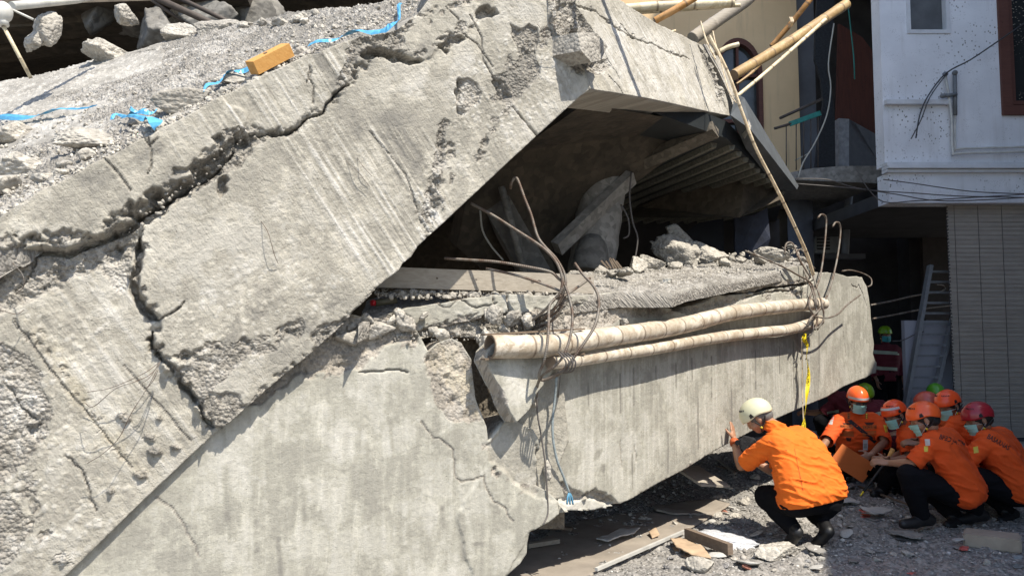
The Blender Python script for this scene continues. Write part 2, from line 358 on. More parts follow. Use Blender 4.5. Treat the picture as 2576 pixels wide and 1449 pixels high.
# ------------------------------------------------------------------ broken concrete sheets with real relief
class Slab:
    """relief mesh over an outline on a plane, extruded backwards; features are given as dicts"""
    def __init__(s, plane, outline, step=.0065, jag=.0, seed=1, streak_dir=(0, 1), keep=(), warp=.012):
        s.pl = plane; s.step = step; s.seed = seed
        base = plane.abs_(outline); s.poly = jagged(base, jag, .05, seed, keep=keep) if jag else base
        A = np.arange(s.poly[:, 0].min() - 2 * step, s.poly[:, 0].max() + 3 * step, step); B = np.arange(s.poly[:, 1].min() - 2 * step, s.poly[:, 1].max() + 3 * step, step)
        s.na, s.nb = len(A), len(B); a, b = np.meshgrid(A, B, indexing='ij'); s.a = a.ravel(); s.b = b.ravel()
        cc = inside((a[:-1, :-1] + step / 2).ravel(), (b[:-1, :-1] + step / 2).ravel(), s.poly).reshape(s.na - 1, s.nb - 1)
        s.cells = cc
        use = np.zeros((s.na, s.nb), bool)
        for di in (0, 1):
            for dj in (0, 1): use[di:s.na - 1 + di, dj:s.nb - 1 + dj] |= cc
        s.use = use.ravel(); idx = np.full(s.na * s.nb, -1); idx[s.use] = np.arange(s.use.sum()); s.idx = idx.reshape(s.na, s.nb)
        s.a = s.a[s.use]; s.b = s.b[s.use]
        q = np.stack([s.idx[:-1, :-1][cc], s.idx[1:, :-1][cc], s.idx[1:, 1:][cc], s.idx[:-1, 1:][cc]], 1); s.F = q
        # boundary edges
        e = np.concatenate([q[:, [0, 1]], q[:, [1, 2]], q[:, [2, 3]], q[:, [3, 0]]]); key = np.sort(e, 1); k = key[:, 0].astype(np.int64) * (len(s.a) + 1) + key[:, 1]
        _, inv, cnt = np.unique(k, return_inverse=True, return_counts=True); s.be = e[cnt[inv] == 1]
        bv = np.unique(s.be); d, bx, by, bt = segdist(s.a[bv], s.b[bv], s.poly); m = d < 1.6 * step
        s.a[bv[m]] = bx[m]; s.b[bv[m]] = by[m]; s.bv = bv
        s.h = np.zeros(len(s.a)); s.at = {k: np.zeros(len(s.a)) for k in ('rough', 'tint', 'yellow')}
        s.wa = s.a + warp * fbm(s.a, s.b, s=.09, o=5, seed=seed + 50, gain=.62); s.wb = s.b + warp * fbm(s.a, s.b, s=.09, o=5, seed=seed + 90, gain=.62)
        sd = np.array(streak_dir, float); sd /= np.linalg.norm(sd); s.sd = sd
        s.agg = None
    def _agg(s):
        if s.agg is None:
            qa = s.a + .02 * fbm(s.a, s.b, s=.03, o=3, seed=91); qb = s.b + .02 * fbm(s.a, s.b, s=.03, o=3, seed=92); w1, h1 = worley(qa, qb, .040, s.seed); w2, h2 = worley(qa, qb, .018, s.seed + 3)
            s.agg = (np.clip(1 - w1 * 1.3, -.2, 1) * (h1 > .35) * (.2 + h1) * .010 + np.clip(1 - w2 * 1.2, 0, 1) * (h2 > .3) * .005 + fbm(s.a, s.b, s=.12, o=6, seed=s.seed + 7, gain=.66) * .026)
        return s.agg
    def _sd(s, px, w=1.0):
        p = s.pl.abs_(px)
        if len(px) > 4 and w >= .99 and w < 2: p = jagged(p, getattr(s, 'jg', None) or .016, .022, s.seed + int(abs(px[0][0])))
        w = min(w, 2) * .6; return sdpoly(s.a + (s.wa - s.a) * w, s.b + (s.wb - s.b) * w, p, pad=.3)
    def level(s, px, off, blend=.006, w=1.0, jag=None, rough=None, tint=None, yellow=None):
        s.jg = jag; m = sstep(-blend, blend, s._sd(px, w)); s.jg = None; s.h += off * m
        if rough is not None: s.at['rough'] = s.at['rough'] * (1 - m) + rough * m; s.h += m * rough * s._agg()
        if tint is not None: s.at['tint'] += tint * m
        if yellow is not None: s.at['yellow'] += yellow * m
        return s
    def spall(s, px, depth=.03, amp=1.0, blend=.02, w=1.6, tint=0, rg=1.0):
        d = s._sd(px, w); m = sstep(-.004, blend, d); s.h -= m * depth; s.h += m * amp * s._agg(); s.at['rough'] = np.maximum(s.at['rough'], rg * sstep(-.002, .004, d)); s.at['tint'] += tint * m
        return s
    def crack(s, px, w=.008, depth=.03, jag=.012, vary=.6, taper=True):
        p = jagged(s.pl.abs_(px), jag, .025, s.seed + len(px) * 3 + int(px[0][0]), closed=False)
        m0 = (s.a > p[:, 0].min() - .1) & (s.a < p[:, 0].max() + .1) & (s.b > p[:, 1].min() - .1) & (s.b < p[:, 1].max() + .1)
        if not m0.any(): return s
        d, _, _, t = segdist(s.a[m0], s.b[m0], p, closed=False); L = t.max() + 1e-6
        ww = w * (1 + vary * fbm(t, t * 0 + .3, s=.07, o=3, seed=s.seed + 4) * 1.6)
        if taper: ww = ww * np.clip(np.minimum(t, L - t) / (.12 * L) + .15, 0, 1)
        ww = np.maximum(ww, .72 * s.step); m = 1 - sstep(.45, 1.0, d / ww); s.h[m0] -= depth * m
        s.at['rough'][m0] = np.maximum(s.at['rough'][m0], m); s.at['tint'][m0] -= .3 * m * (ww < .012)
        return s
    def stain(s, px, tint=0, yellow=0, blend=.05, w=4.0):
        m = sstep(-blend, blend, s._sd(px, w)) * np.clip(.6 + .8 * fbm(s.a, s.b, s=.06, o=4, seed=s.seed + 31), 0, 1.2)
        s.at['tint'] += tint * m; s.at['yellow'] += yellow * m; return s
    def streaks(s, px, amp=.004, tint=.5, width=.012, length=.5, blend=.06):
        p = s.a * s.sd[0] + s.b * s.sd[1]; q = -s.a * s.sd[1] + s.b * s.sd[0]
        n = vnoise(q / width, p / length, seed=s.seed + 12) * .6 + vnoise(q / (width * .45), p / (length * .5), seed=s.seed + 14) * .4
        m = sstep(-blend, blend, s._sd(px, 2)); r = np.clip((n - .12) * 2.4, 0, 1); g = np.clip((-n - .2) * 2, 0, 1)
        s.h += m * (r - .8 * g) * amp; s.at['tint'] += m * (r * tint - g * tint * .35); return s
    def pebbles(s, px, amp=.008, cell=.03, blend=.03):
        w1, h1 = worley(s.a, s.b, cell, s.seed + 22); m = sstep(-blend, blend, s._sd(px, 2)); s.h += m * amp * (1 - sstep(.30, .40, w1 + .25 * (1 - h1))) * (h1 > .4) * (.25 + .75 * h1) * .8; s.at['tint'] += m * .25 * (h1 > .7) * (w1 < .5); return s
    def base(s, amp=.006, scale=.25, fine=.0012):
        s.h += amp * .5 * fbm(s.a, s.b, s=scale, o=3, seed=s.seed + 1) + fine * 1.6 * fbm(s.a, s.b, s=.03, o=4, seed=s.seed + 2, gain=.7)
        r = fbm(s.a, s.b, s=.16, o=5, seed=s.seed + 60, gain=.65); s.h += fine * 1.0 * sstep(.05, .12, r); s.at['tint'] += .12 * sstep(.05, .09, r) - .14 * sstep(.1, .15, -r)
        return s
    def build(s, name, mat, thick, parent=None, rings=5, redge=.012, back=True, **kw):
        """thick: vector (world) to the back"""
        pl = s.pl; s.at['rough'] = np.clip(s.at['rough'], 0, 1); s.at['tint'] = np.clip(s.at['tint'], -1, 1)
        V = pl.o + s.a[:, None] * pl.u + s.b[:, None] * pl.v + s.h[:, None] * pl.n
        pcx = -s.a * s.sd[1] + s.b * s.sd[0]; pcy = s.a * s.sd[0] + s.b * s.sd[1]; pc = np.stack([pcx, pcy, s.h], 1)
        nb = len(s.bv); loc = np.full(len(V), -1); loc[s.bv] = np.arange(nb); Vs = [V]; PC = [pc]; th = np.array(thick, float); tl = np.linalg.norm(th); F = [s.F]
        R = [s.at['rough']]; T = [s.at['tint']]; Y = [s.at['yellow']]; prev = s.bv.copy(); base = V[s.bv]; n0 = len(V)
        for r in range(1, rings + 1):
            f = r / rings; p = base + th * f; n = fbm(p[:, 0], p[:, 1] + 3.1, p[:, 2], s=.05, o=4, seed=s.seed + 40, gain=.6) * redge * 1.6
            cen = V.mean(0); inw = cen - p; inw -= th * (inw.dot(th) / tl ** 2)[:, None]; inw /= np.linalg.norm(inw, axis=1)[:, None] + 1e-9
            p = p + inw * (n[:, None] + redge * .3 * f); cur = n0 + np.arange(nb)
            be = s.be; F.append(np.stack([be[:, 1], be[:, 0], cur[loc[be[:, 0]]], cur[loc[be[:, 1]]]], 1) if r == 1 else np.stack([prev[loc[be[:, 1]]], prev[loc[be[:, 0]]], cur[loc[be[:, 0]]], cur[loc[be[:, 1]]]], 1))
            Vs.append(p); PC.append(np.stack([pc[s.bv, 0] + tl * f * .7, pc[s.bv, 1] + tl * f * .7, pc[s.bv, 2]], 1)); k = 1.0 if redge > .004 else 0.0
            R.append(np.full(nb, k)); T.append(np.zeros(nb)); Y.append(np.zeros(nb)); prev = cur; n0 += nb
        Vall = np.concatenate(Vs); at = {'rough': np.concatenate(R), 'tint': np.concatenate(T), 'yellow': np.concatenate(Y), 'pc': np.concatenate(PC)}
        if back:
            # coarse back sheet: the outline as one polygon
            st = max(1, len(s.poly) // 120); bp = s.poly[::st]; bpV = pl.o + bp[:, 0:1] * pl.u + bp[:, 1:2] * pl.v + th
            F.append(np.arange(len(Vall), len(Vall) + len(bpV))[None, ::-1]); Vall = np.concatenate([Vall, bpV])
            for k in at: at[k] = np.concatenate([at[k], np.zeros((len(bpV),) + at[k].shape[1:])])
        me = mesh_np(name, Vall, F, at); o = link(name, me, mat, parent, smooth=True)
        if kw: tag(o, **kw)
        return o

Z3 = np.array([0, 0, 1.0])
# the three main faces
uL = np.array([.906, .423, 0]); nL = np.array([.423, -.906, 0])
PL = Plane((.25, 4.55, 0), uL, nL)                        # cracked wall-like girder face, left
PF = Plane(np.array([.25, 4.55, 0]) + nL * .10, uL, nL)   # raised girder face in front of it
uR = np.array([.70, .714, 0]); nR = np.array([.714, -.70, 0])
PR = Plane((.28, 4.66, 0), uR, nR)
pk = PF.hit(1488, 222); uC = np.array([.6, .8, 0]); nC = np.array([.8, -.6, 0])
kx = PF.hit(1396, 0) - pk; nC2 = np.cross(uC, kx); nC2 *= np.sign(-nC2[1]); nC2 /= np.linalg.norm(nC2); PC_ = Plane(pk, uC, nC2); print('C normal', nC2)
def dir_ab(pl, p, q):
    a = np.array(pl.ab(*p)); b = np.array(pl.ab(*q)); return b - a

# ================================================================== raised girder, main face
root_up = thing('collapsed_girder', 'huge grey concrete girder snapped upward across the photo, cracked face streaked with form lines', 'concrete girder', PF.hit(700, 960))
F_out = [(-260, 1840), (20, 1592), (170, 1449), (340, 1282), (520, 1112), (700, 955), (770, 898), (850, 828), (872, 808), (905, 768), (935, 742), (972, 704), (1002, 680), (1012, 664), (1050, 620), (1080, 592), (1120, 556), (1180, 500), (1300, 388), (1400, 296), (1462, 240), (1490, 222),
         (1478, 200), (1462, 172), (1440, 142), (1415, 118), (1404, 90), (1394, 62), (1386, 30), (1370, -10), (1350, -90), (1110, -90), (1086, -10), (1062, 20), (1032, 50), (1000, 76), (940, 88), (895, 98), (860, 108), (800, 136), (770, 142), (720, 168), (665, 190), (600, 224), (560, 244), (494, 280), (440, 312), (380, 346), (320, 372), (258, 402), (205, 436), (152, 462), (100, 488), (42, 522), (0, 552), (-120, 610), (-300, 690)]
fk = PF.abs_([(700, 380), (900, 680)]); FS = Slab(PF, F_out, step=.0070, jag=.010, seed=3, streak_dir=fk[1] - fk[0], warp=.016, keep=tuple(range(0, 8)) + tuple(range(14, 21)))
FS.base(.009, .35, .0020)
# tilted upper band (its lower edge overhangs)
A_low = [(-300, 660), (0, 632), (60, 628), (110, 620), (165, 630), (210, 602), (252, 596), (300, 575), (335, 560), (352, 512), (372, 500), (430, 478), (470, 462), (505, 432), (540, 408), (560, 384), (600, 352), (640, 338), (700, 340), (740, 326), (770, 296), (812, 282), (834, 250), (872, 208), (894, 160), (940, 134), (1006, 132), (1062, 150), (1110, 120), (1190, 70), (1200, -90)]
A_poly = A_low + [(1086, -90), (1000, 40), (800, 100), (500, 240), (250, 370), (0, 510), (-320, 650)]
# the recessed lower-left ground of the face
B_left = [(600, 345), (560, 424), (520, 452), (470, 492), (430, 520), (386, 556), (352, 590), (350, 628), (336, 668), (335, 705), (345, 738), (366, 775), (392, 800), (404, 812), (382, 838), (378, 868), (405, 905), (436, 930), (456, 968), (496, 1006), (500, 1040), (536, 1076), (560, 1090)]
C_poly = B_left + [(300, 1360), (0, 1660), (-400, 2000), (-400, 640), (0, 634), (110, 624), (165, 632), (252, 598), (335, 560)]
FS.level(C_poly, -.055, .005, jag=.030)
FS.level(A_poly, .010, .006, jag=.022); FS.level([q for q in A_low if q[0] <= 640] + [(560, 230), (500, 240), (250, 370), (0, 510), (-320, 650)], .020, .009, jag=.034)
# rough channel between the bands
FS.spall([(330, 566), (352, 512), (430, 478), (505, 432), (560, 384), (600, 350), (640, 342), (640, 372), (606, 420), (560, 436), (500, 478), (440, 516), (372, 560)], .035, 1.3, .012)
FS.spall([(0, 640), (110, 632), (168, 640), (250, 602), (330, 572), (344, 590), (330, 640), (300, 640), (215, 690), (150, 716), (90, 740), (0, 790), (-300, 900), (-300, 660)], .02, 1.15, .02)
FS.spall([(300, 640), (330, 640), (330, 700), (300, 740), (262, 690), (250, 660)], .012, .6)
FS.spall([(-300, 900), (0, 860), (60, 900), (110, 985), (130, 1050), (100, 1110), (60, 1160), (0, 1230), (-300, 1300)], .008, .75, .05)
FS.spall([(-300, 1240), (10, 1250), (70, 1330), (50, 1400), (0, 1449), (-300, 1640)], .006, .7, .05)
# dark deep gaps
FS.crack([(-20, 636), (60, 634), (120, 630), (168, 640), (215, 616), (258, 604), (300, 588), (338, 566)], .017, .07, .006, .4, False)
FS.crack([(352, 598), (350, 640), (340, 690), (338, 730), (356, 770), (384, 796), (398, 806)], .024, .09, .006, .5)
FS.crack([(398, 806), (440, 780), (462, 760)], .006, .02)
FS.crack([(384, 836), (380, 872), (408, 908), (440, 936), (460, 974), (498, 1012), (512, 1048), (540, 1078)], .014, .06, .008, .6)
FS.crack([(345, 545), (400, 520), (470, 480), (535, 440), (575, 400), (590, 380)], .007, .06, .006, .5)
FS.crack([(596, 350), (640, 338), (700, 342)], .005, .03)
FS.crack([(690, 342), (742, 326)], .012, .05, .005)
FS.crack([(742, 326), (772, 296), (815, 284), (822, 262), (836, 250), (856, 226), (880, 214)], .007, .05, .006)
FS.crack([(775, 210), (782, 170), (790, 228), (786, 262)], .004, .012)
FS.crack([(378, 350), (376, 400), (372, 440)], .0035, .012); FS.crack([(366, 352), (378, 370), (396, 352)], .0035, .012)
FS.crack([(262, 402), (300, 440), (330, 482)], .004, .01, .003)
for px_, dp in (([(905, 140), (930, 122), (970, 124), (1006, 132), (1030, 148), (1062, 150), (1040, 158), (1000, 158), (960, 142), (925, 146)], .075), ([(532, 350), (552, 340), (566, 352), (560, 362), (572, 386), (556, 384), (546, 366)], .05), ([(476, 424), (500, 414), (526, 424), (546, 446), (520, 452), (486, 450)], .06),
                ([(360, 480), (384, 470), (412, 484), (408, 512), (384, 520), (372, 502)], .055), ([(548, 456), (570, 440), (574, 478), (556, 500), (546, 480)], .06), ([(316, 520), (330, 508), (334, 544), (322, 546)], .05), ([(1196, 30), (1214, 14), (1246, 18), (1254, 34), (1228, 46), (1200, 44)], .055),
                ([(1140, 92), (1158, 88), (1172, 98), (1150, 108), (1130, 124), (1110, 120), (1124, 104)], .045), ([(1098, 116), (1112, 112), (1130, 128), (1124, 138)], .05), ([(1150, 200), (1176, 198), (1200, 210), (1214, 240), (1206, 262), (1176, 282), (1158, 284), (1148, 262), (1154, 230)], .02)):
    FS.spall(px_, dp, .9, .012, 1.2, tint=-.1)
FS.spall([(1150, 200), (1158, 196), (1160, 226), (1156, 258), (1148, 262), (1142, 230)], .05, .6, .01)
FS.spall([(1152, 268), (1176, 282), (1164, 292), (1150, 286)], .04, .6, .01)
FS.spall([(1238, 204), (1252, 196), (1268, 214), (1290, 246), (1270, 252), (1252, 246)], .035, 1.0, .01)
FS.spall([(1278, 60), (1305, 70), (1330, 56), (1352, 70), (1356, 112), (1330, 150), (1306, 132), (1288, 96)], .022, .6, .01, tint=-.25)
FS.spall([(1245, 250), (1262, 190), (1300, 158), (1318, 120), (1344, 140), (1360, 180), (1340, 214), (1310, 250), (1280, 264)], .01, .6, .02, tint=-.22)
FS.spall([(1200, 380), (1214, 352), (1226, 336), (1232, 352), (1216, 376), (1212, 408), (1200, 412)], .02, .8, .01, tint=-.1)
FS.spall([(870, 120), (940, 92), (1010, 78), (1020, 110), (1006, 128), (944, 130), (900, 148), (890, 170), (870, 200), (838, 222), (866, 170)], .018, 1.2, .02)
FS.spall([(560, 330), (600, 316), (632, 352), (640, 372), (600, 370), (560, 352)], .015, 1.0)
FS.spall([(1110, 300), (1124, 330), (1120, 400), (1112, 470), (1096, 540), (1070, 582), (1060, 560), (1070, 500), (1086, 440), (1100, 380)], .014, 1.3, .02)
FS.spall([(780, 850), (820, 812), (876, 790), (920, 740), (950, 735), (900, 790), (850, 834), (800, 872)], .010, 1.0, .02)
FS.spall([(440, 940), (500, 900), (560, 880), (640, 850), (700, 880), (620, 900), (560, 960), (520, 1000), (500, 1000)], .008, .9, .03)
FS.spall([(500, 1010), (520, 980), (590, 985), (620, 1020), (560, 1080), (540, 1076)], .02, 1.0, .015, tint=-.1)
for (x, y, r) in ((310, 1050, 24), (372, 1104, 20), (388, 1136, 22), (442, 1130, 14), (350, 1196, 20), (278, 1240, 14), (402, 1058, 12)):
    FS.spall([(x - r, y), (x - r * .4, y - r * .7), (x + r * .8, y - r * .4), (x + r, y + r * .5), (x, y + r * .7)], -.02, 1.3, .01, tint=-.15)
FS.crack([(930, 330), (1020, 440), (1060, 560)], .004, .006, .003); FS.crack([(1290, 270), (1360, 352)], .006, .02, .002, .2, False)
FS.crack([(1180, 40), (1212, 96), (1216, 150), (1262, 232)], .004, .01, .003); FS.crack([(1120, 20), (1150, 50), (1160, 84), (1200, 110), (1240, 170)], .0035, .008, .003)
FS.crack([(310, 920), (400, 1020), (480, 1112)], .002, .005, .002, .2); FS.crack([(30, 800), (110, 920), (200, 1020), (270, 1110), (330, 1180)], .003, .008, .006)
FS.crack([(110, 620), (70, 690), (30, 730)], .004, .02)
FS.crack([(0, 960), (60, 1040), (90, 1060)], .004, .015); FS.crack([(160, 1150), (210, 1200), (240, 1290)], .004, .012)
def crumble_line(S, line, w, depth, seed, dens=.05, tint=0):
    """ragged chips of mixed size broken out along a line"""
    rs = np.random.RandomState(seed)
    for i in range(len(line) - 1):
        a, b_ = np.array(line[i], float), np.array(line[i + 1], float); n = max(1, int(np.hypot(*(b_ - a)) * dens))
        for k in range(n):
            c_ = a + (b_ - a) * rs.rand() + rs.normal(0, w * .45, 2); r0 = w * rs.uniform(.25, .9); th = np.sort(rs.uniform(0, 6.28, 7)); an = rs.rand() * 3
            pts_ = [(c_[0] + r0 * rs.uniform(.5, 1.3) * (math.cos(t_) * 1.35 + .5 * math.sin(t_)), c_[1] + r0 * rs.uniform(.5, 1.2) * (math.sin(t_) - .6 * math.cos(t_))) for t_ in th]
            S.spall(pts_, depth * rs.uniform(.3, 1.1), rs.uniform(.5, 1.2), .006, 1.5, tint=tint * rs.uniform(-.5, 1.5), rg=rs.choice([1, 1, .6]))
crumble_line(FS, [(0, 610), (110, 604), (200, 600), (300, 568), (340, 530), (430, 470), (560, 380), (640, 340)], 20, .028, 1, .11, -.05)
crumble_line(FS, [(350, 590), (336, 700), (380, 790), (380, 860), (440, 930), (500, 1010), (540, 1076)], 16, .018, 2, .09)
crumble_line(FS, [(640, 338), (740, 326), (830, 260), (880, 200), (940, 130), (1060, 140), (1120, 100), (1220, 30)], 15, .022, 3, .09, -.05)
crumble_line(FS, [(1110, 300), (1124, 400), (1096, 540), (1070, 590)], 16, .012, 4, .10); crumble_line(FS, [(560, 1080), (700, 950), (860, 820), (960, 720)], 15, .014, 5, .07)
crumble_line(FS, [(0, 690), (120, 700), (260, 660), (330, 620)], 26, .02, 6, .08); crumble_line(FS, [(60, 820), (200, 1000), (330, 1180)], 16, .007, 7, .05); crumble_line(FS, [(0, 900), (80, 1100), (60, 1300), (160, 1420)], 26, .008, 8, .06, .1)
crumble_line(FS, [(1250, 200), (1330, 110), (1400, 90), (1460, 190)], 18, .012, 9, .10, -.06); crumble_line(FS, [(1160, 200), (1280, 260), (1200, 400)], 14, .012, 10, .06, -.05)
crumble_line(FS, [(900, 100), (1000, 90), (1100, 20), (1180, -10)], 16, .014, 11, .09); crumble_line(FS, [(440, 900), (620, 860), (760, 830)], 22, .010, 12, .08, -.05)
FS.streaks([(560, 250), (800, 130), (900, 100), (890, 200), (830, 270), (800, 300), (1100, 330), (1130, 560), (1020, 690), (900, 700), (820, 560), (700, 380), (600, 340)], .0050, .62, .011, .55)
FS.streaks([(420, 320), (600, 240), (620, 320), (540, 400), (440, 430)], .003, .3, .016, .4)
FS.streaks([(30, 730), (260, 630), (360, 770), (380, 900), (520, 1100), (330, 1290), (200, 1000)], .003, .3, .02, .4)
FS.streaks([(1100, 260), (1400, 130), (1480, 225), (1200, 480)], .002, .2, .02, .3)
FS.pebbles([(300, 800), (0, 760), (0, 1449), (200, 1420), (340, 1240), (180, 1000)], .007, .028)
FS.pebbles([(1130, 200), (1300, 60), (1400, 130), (1440, 200), (1240, 420), (1140, 440)], .006, .026)
FS.pebbles([(1020, 480), (1090, 420), (1110, 560), (1060, 600)], .010, .03)
FS.pebbles([(400, 780), (620, 640), (900, 700), (880, 780), (560, 960), (440, 920)], .004, .026)
FS.stain([(180, 440), (420, 340), (520, 400), (460, 470), (320, 560), (200, 590)], -0.33)
FS.stain([(680, 60), (960, 130), (900, 300), (800, 290), (820, 240)], -0.38, blend=.06); FS.stain([(930, 80), (1120, 60), (1100, 160), (960, 150)], -0.22)
FS.stain([(880, 320), (1000, 260), (1090, 420), (1080, 560), (980, 440)], -0.42, blend=.1); FS.stain([(1080, 60), (1330, 0), (1380, 40), (1200, 60)], .25)
FS.stain([(560, 760), (760, 720), (880, 740), (760, 880), (560, 920)], -0.38, blend=.1); FS.stain([(400, 700), (560, 480), (760, 520), (700, 700), (560, 780)], .10, blend=.1)
FS.stain([(1000, 220), (1180, 120), (1250, 180), (1120, 300)], .25); FS.stain([(700, 560), (1000, 700), (900, 760), (740, 700)], .18)
FS.stain([(60, 800), (120, 840), (260, 1040), (380, 1190), (340, 1200), (230, 1090), (120, 930)], 0, .55, .03, 3); FS.stain([(150, 880), (260, 1000), (300, 1060), (240, 1040)], 0, .3, .05)
FS.stain([(400, 1020), (480, 1060), (460, 1140), (330, 1200), (300, 1080)], -0.33); FS.stain([(0, 900), (90, 1000), (60, 1120), (0, 1130)], .3); FS.stain([(170, 680), (330, 640), (330, 760), (260, 800)], .3)
girder_face = FS.build('girder_face', M['cast'], -nL * .34 - Z3 * .02, root_up, 6, .014)

# right-hand block beyond the kink
C_out = [(1484, 224), (1560, 236), (1640, 250), (1730, 270), (1836, 293), (1832, 262), (1822, 228), (1812, 210), (1800, 176), (1786, 150), (1776, 128), (1766, 114), (1740, 104), (1690, 78), (1640, 52), (1590, 22), (1552, -4), (1480, -60), (1360, -90), (1378, -30), (1392, 30), (1404, 66), (1416, 96), (1446, 120), (1452, 150), (1470, 178)]
ck = PC_.abs_([(1600, 60), (1720, 270)]); CS = Slab(PC_, C_out, step=.0072, jag=.008, seed=11, streak_dir=ck[1] - ck[0], warp=.014, keep=(0, 1, 2, 3, 14, 15, 16, 17))
CS.base(.006, .3); CS.spall([(1360, -60), (1420, -10), (1452, 20), (1480, 60), (1500, 92), (1480, 120), (1440, 130), (1400, 100), (1390, 30)], .03, 1.3, .03)
CS.spall([(1440, 60), (1470, 76), (1478, 140), (1470, 160), (1440, 130)], .09, .8, .015)
CS.spall([(1470, 160), (1530, 150), (1540, 172), (1500, 190), (1478, 184)], .03, 1.0); CS.spall([(1756, 112), (1780, 150), (1800, 190), (1815, 230), (1828, 280), (1812, 240), (1790, 192), (1766, 150)], .022, 1.0, .012)
crumble_line(CS, [(1390, -20), (1420, 40), (1450, 110), (1480, 170)], 18, .02, 27, .12); crumble_line(CS, [(1770, 120), (1800, 190), (1830, 280)], 12, .012, 28, .12); crumble_line(CS, [(1430, -10), (1500, 30), (1600, 98), (1740, 150)], 9, .006, 29, .06)
CS.crack([(1420, -20), (1450, 14), (1500, 30), (1540, 64), (1590, 96), (1640, 112), (1680, 130), (1735, 150)], .007, .02, .010, .6); CS.crack([(1530, 190), (1560, 220), (1568, 238)], .004, .01)
CS.crack([(1560, 60), (1590, 96)], .004, .01); CS.crack([(1500, 86), (1520, 130), (1560, 200)], .003, .008)
CS.streaks([(1500, 0), (1560, 20), (1780, 150), (1836, 290), (1500, 226), (1480, 150)], .0028, .34, .017, .35)
CS.pebbles([(1380, 0), (1480, 40), (1500, 120), (1420, 100)], .008, .03); CS.stain([(1500, 40), (1760, 120), (1830, 290), (1500, 220)], .40, blend=.1, w=2); CS.stain([(1720, 100), (1790, 150), (1780, 230), (1730, 160)], -.2)
CS.build('broken_end_block', M['cast'], np.array([-.52, .70, -.12]) * .34, root_up, 5, .002, label='pale sunlit end block of the girder right of the kink')
# loose corner piece caught in the kink
mb = MB(); o_ = PC_.hit(1500, 110, .07)
a = [PC_.hit(1452, 82, .10), PC_.hit(1502, 84, .15), PC_.hit(1528, 118, .14), PC_.hit(1512, 152, .12), PC_.hit(1488, 158, .10), PC_.hit(1462, 128, .10)]
mb.prism(a, -nC * .2 + np.array([-.03, 0, .01]))
kink_block = mb

# downward end of the girder behind (seen from its side and top; the shade is put into its blue-grey colour)
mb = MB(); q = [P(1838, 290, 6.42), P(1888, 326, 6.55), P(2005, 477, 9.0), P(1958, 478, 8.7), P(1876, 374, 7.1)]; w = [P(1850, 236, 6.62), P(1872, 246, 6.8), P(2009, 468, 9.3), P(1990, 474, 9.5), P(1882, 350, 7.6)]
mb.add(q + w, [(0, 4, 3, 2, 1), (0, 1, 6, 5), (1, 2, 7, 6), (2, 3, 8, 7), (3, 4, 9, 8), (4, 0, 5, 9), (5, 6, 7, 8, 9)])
mb.build('girder_tail', m_plain('shade_blue_concrete', (.075, .085, .095), .8, .25, 6, .6), root_up, label='tail of the girder, coloured as in shade, running back to a point')
mb = MB(); mb.prism([PC_.hit(1768, 112, -.01), PC_.hit(1788, 112, -.05), PC_.hit(1842, 200, -.08), P(1890, 318, 6.5), P(1887, 328, 6.45), PC_.hit(1845, 268, -.02), PC_.hit(1834, 236, -.01), PC_.hit(1806, 176, -.01)], (.02, .22, -.02))
mb.build('broken_edge_strip', M['rubble'], root_up)

# ================================================================== floor slab tilted behind the girder's upper edge
p1 = PF.hit(152, 456); p2 = PF.hit(1000, 72); ln = p2 - p1; bk = np.array([-.42 * .866, .9 * .866, .5]); nT = np.cross(ln, bk); nT *= np.sign(nT[2])
PT = Plane(p1 - nT / np.linalg.norm(nT) * .035, ln, nT)
T_out = [(-420, 760), (-160, 640), (0, 556), (42, 524), (100, 492), (152, 466), (205, 440), (258, 406), (320, 376), (380, 350), (440, 316), (494, 284), (560, 248), (600, 228), (665, 194), (720, 172), (770, 146), (800, 140), (860, 112), (900, 102), (1000, 80), (1040, 54), (1090, 4), (1110, -20),
         (1010, -2), (940, 12), (860, 20), (800, 24), (720, 36), (660, 52), (600, 62), (520, 78), (440, 92), (400, 108), (340, 128), (280, 140), (210, 158), (130, 182), (60, 196), (0, 206), (-120, 226), (-420, 300)]
tk = PT.abs_([(0, 400), (600, 120)]); TS = Slab(PT, T_out, step=.0100, jag=.012, seed=21, streak_dir=tk[1] - tk[0], warp=.03)
TS.base(.02, .5); TS.h += .006 * fbm(TS.a, TS.b, s=.05, o=4, seed=77) ; TS.spall([(400, 90), (700, 30), (1000, -10), (1100, 10), (900, 110), (700, 180), (500, 270), (300, 330), (200, 300), (420, 200)], .004, .9, .08)
TS.spall([(-100, 420), (100, 360), (260, 320), (400, 310), (380, 350), (240, 410), (60, 520), (-60, 600), (-300, 700)], .006, 1.3, .04)
TS.spall([(100, 250), (300, 200), (420, 160), (560, 130), (540, 190), (300, 260)], .003, .7, .08)
TS.pebbles([(-300, 300), (0, 200), (1000, -10), (1080, 20), (600, 230), (0, 560), (-300, 700)], .011, .03, .05)
TS.crack([(180, 152), (300, 140), (420, 122), (560, 100), (700, 80), (800, 62), (860, 50)], .008, .012, .004, .6, False); TS.crack([(150, 330), (190, 340), (240, 346)], .008, .03)
TS.stain([(0, 260), (300, 170), (600, 100), (520, 200), (200, 310), (0, 400)], .12, blend=.15); TS.stain([(700, 40), (980, 0), (1000, 60), (760, 130), (600, 120)], -.15, blend=.1)
TS.build('floor_slab', M['gravelly'], np.array([0.1, .12, -.14]), root_up, 4, .016, label='gravelly top of the tilted floor slab behind the girder face')

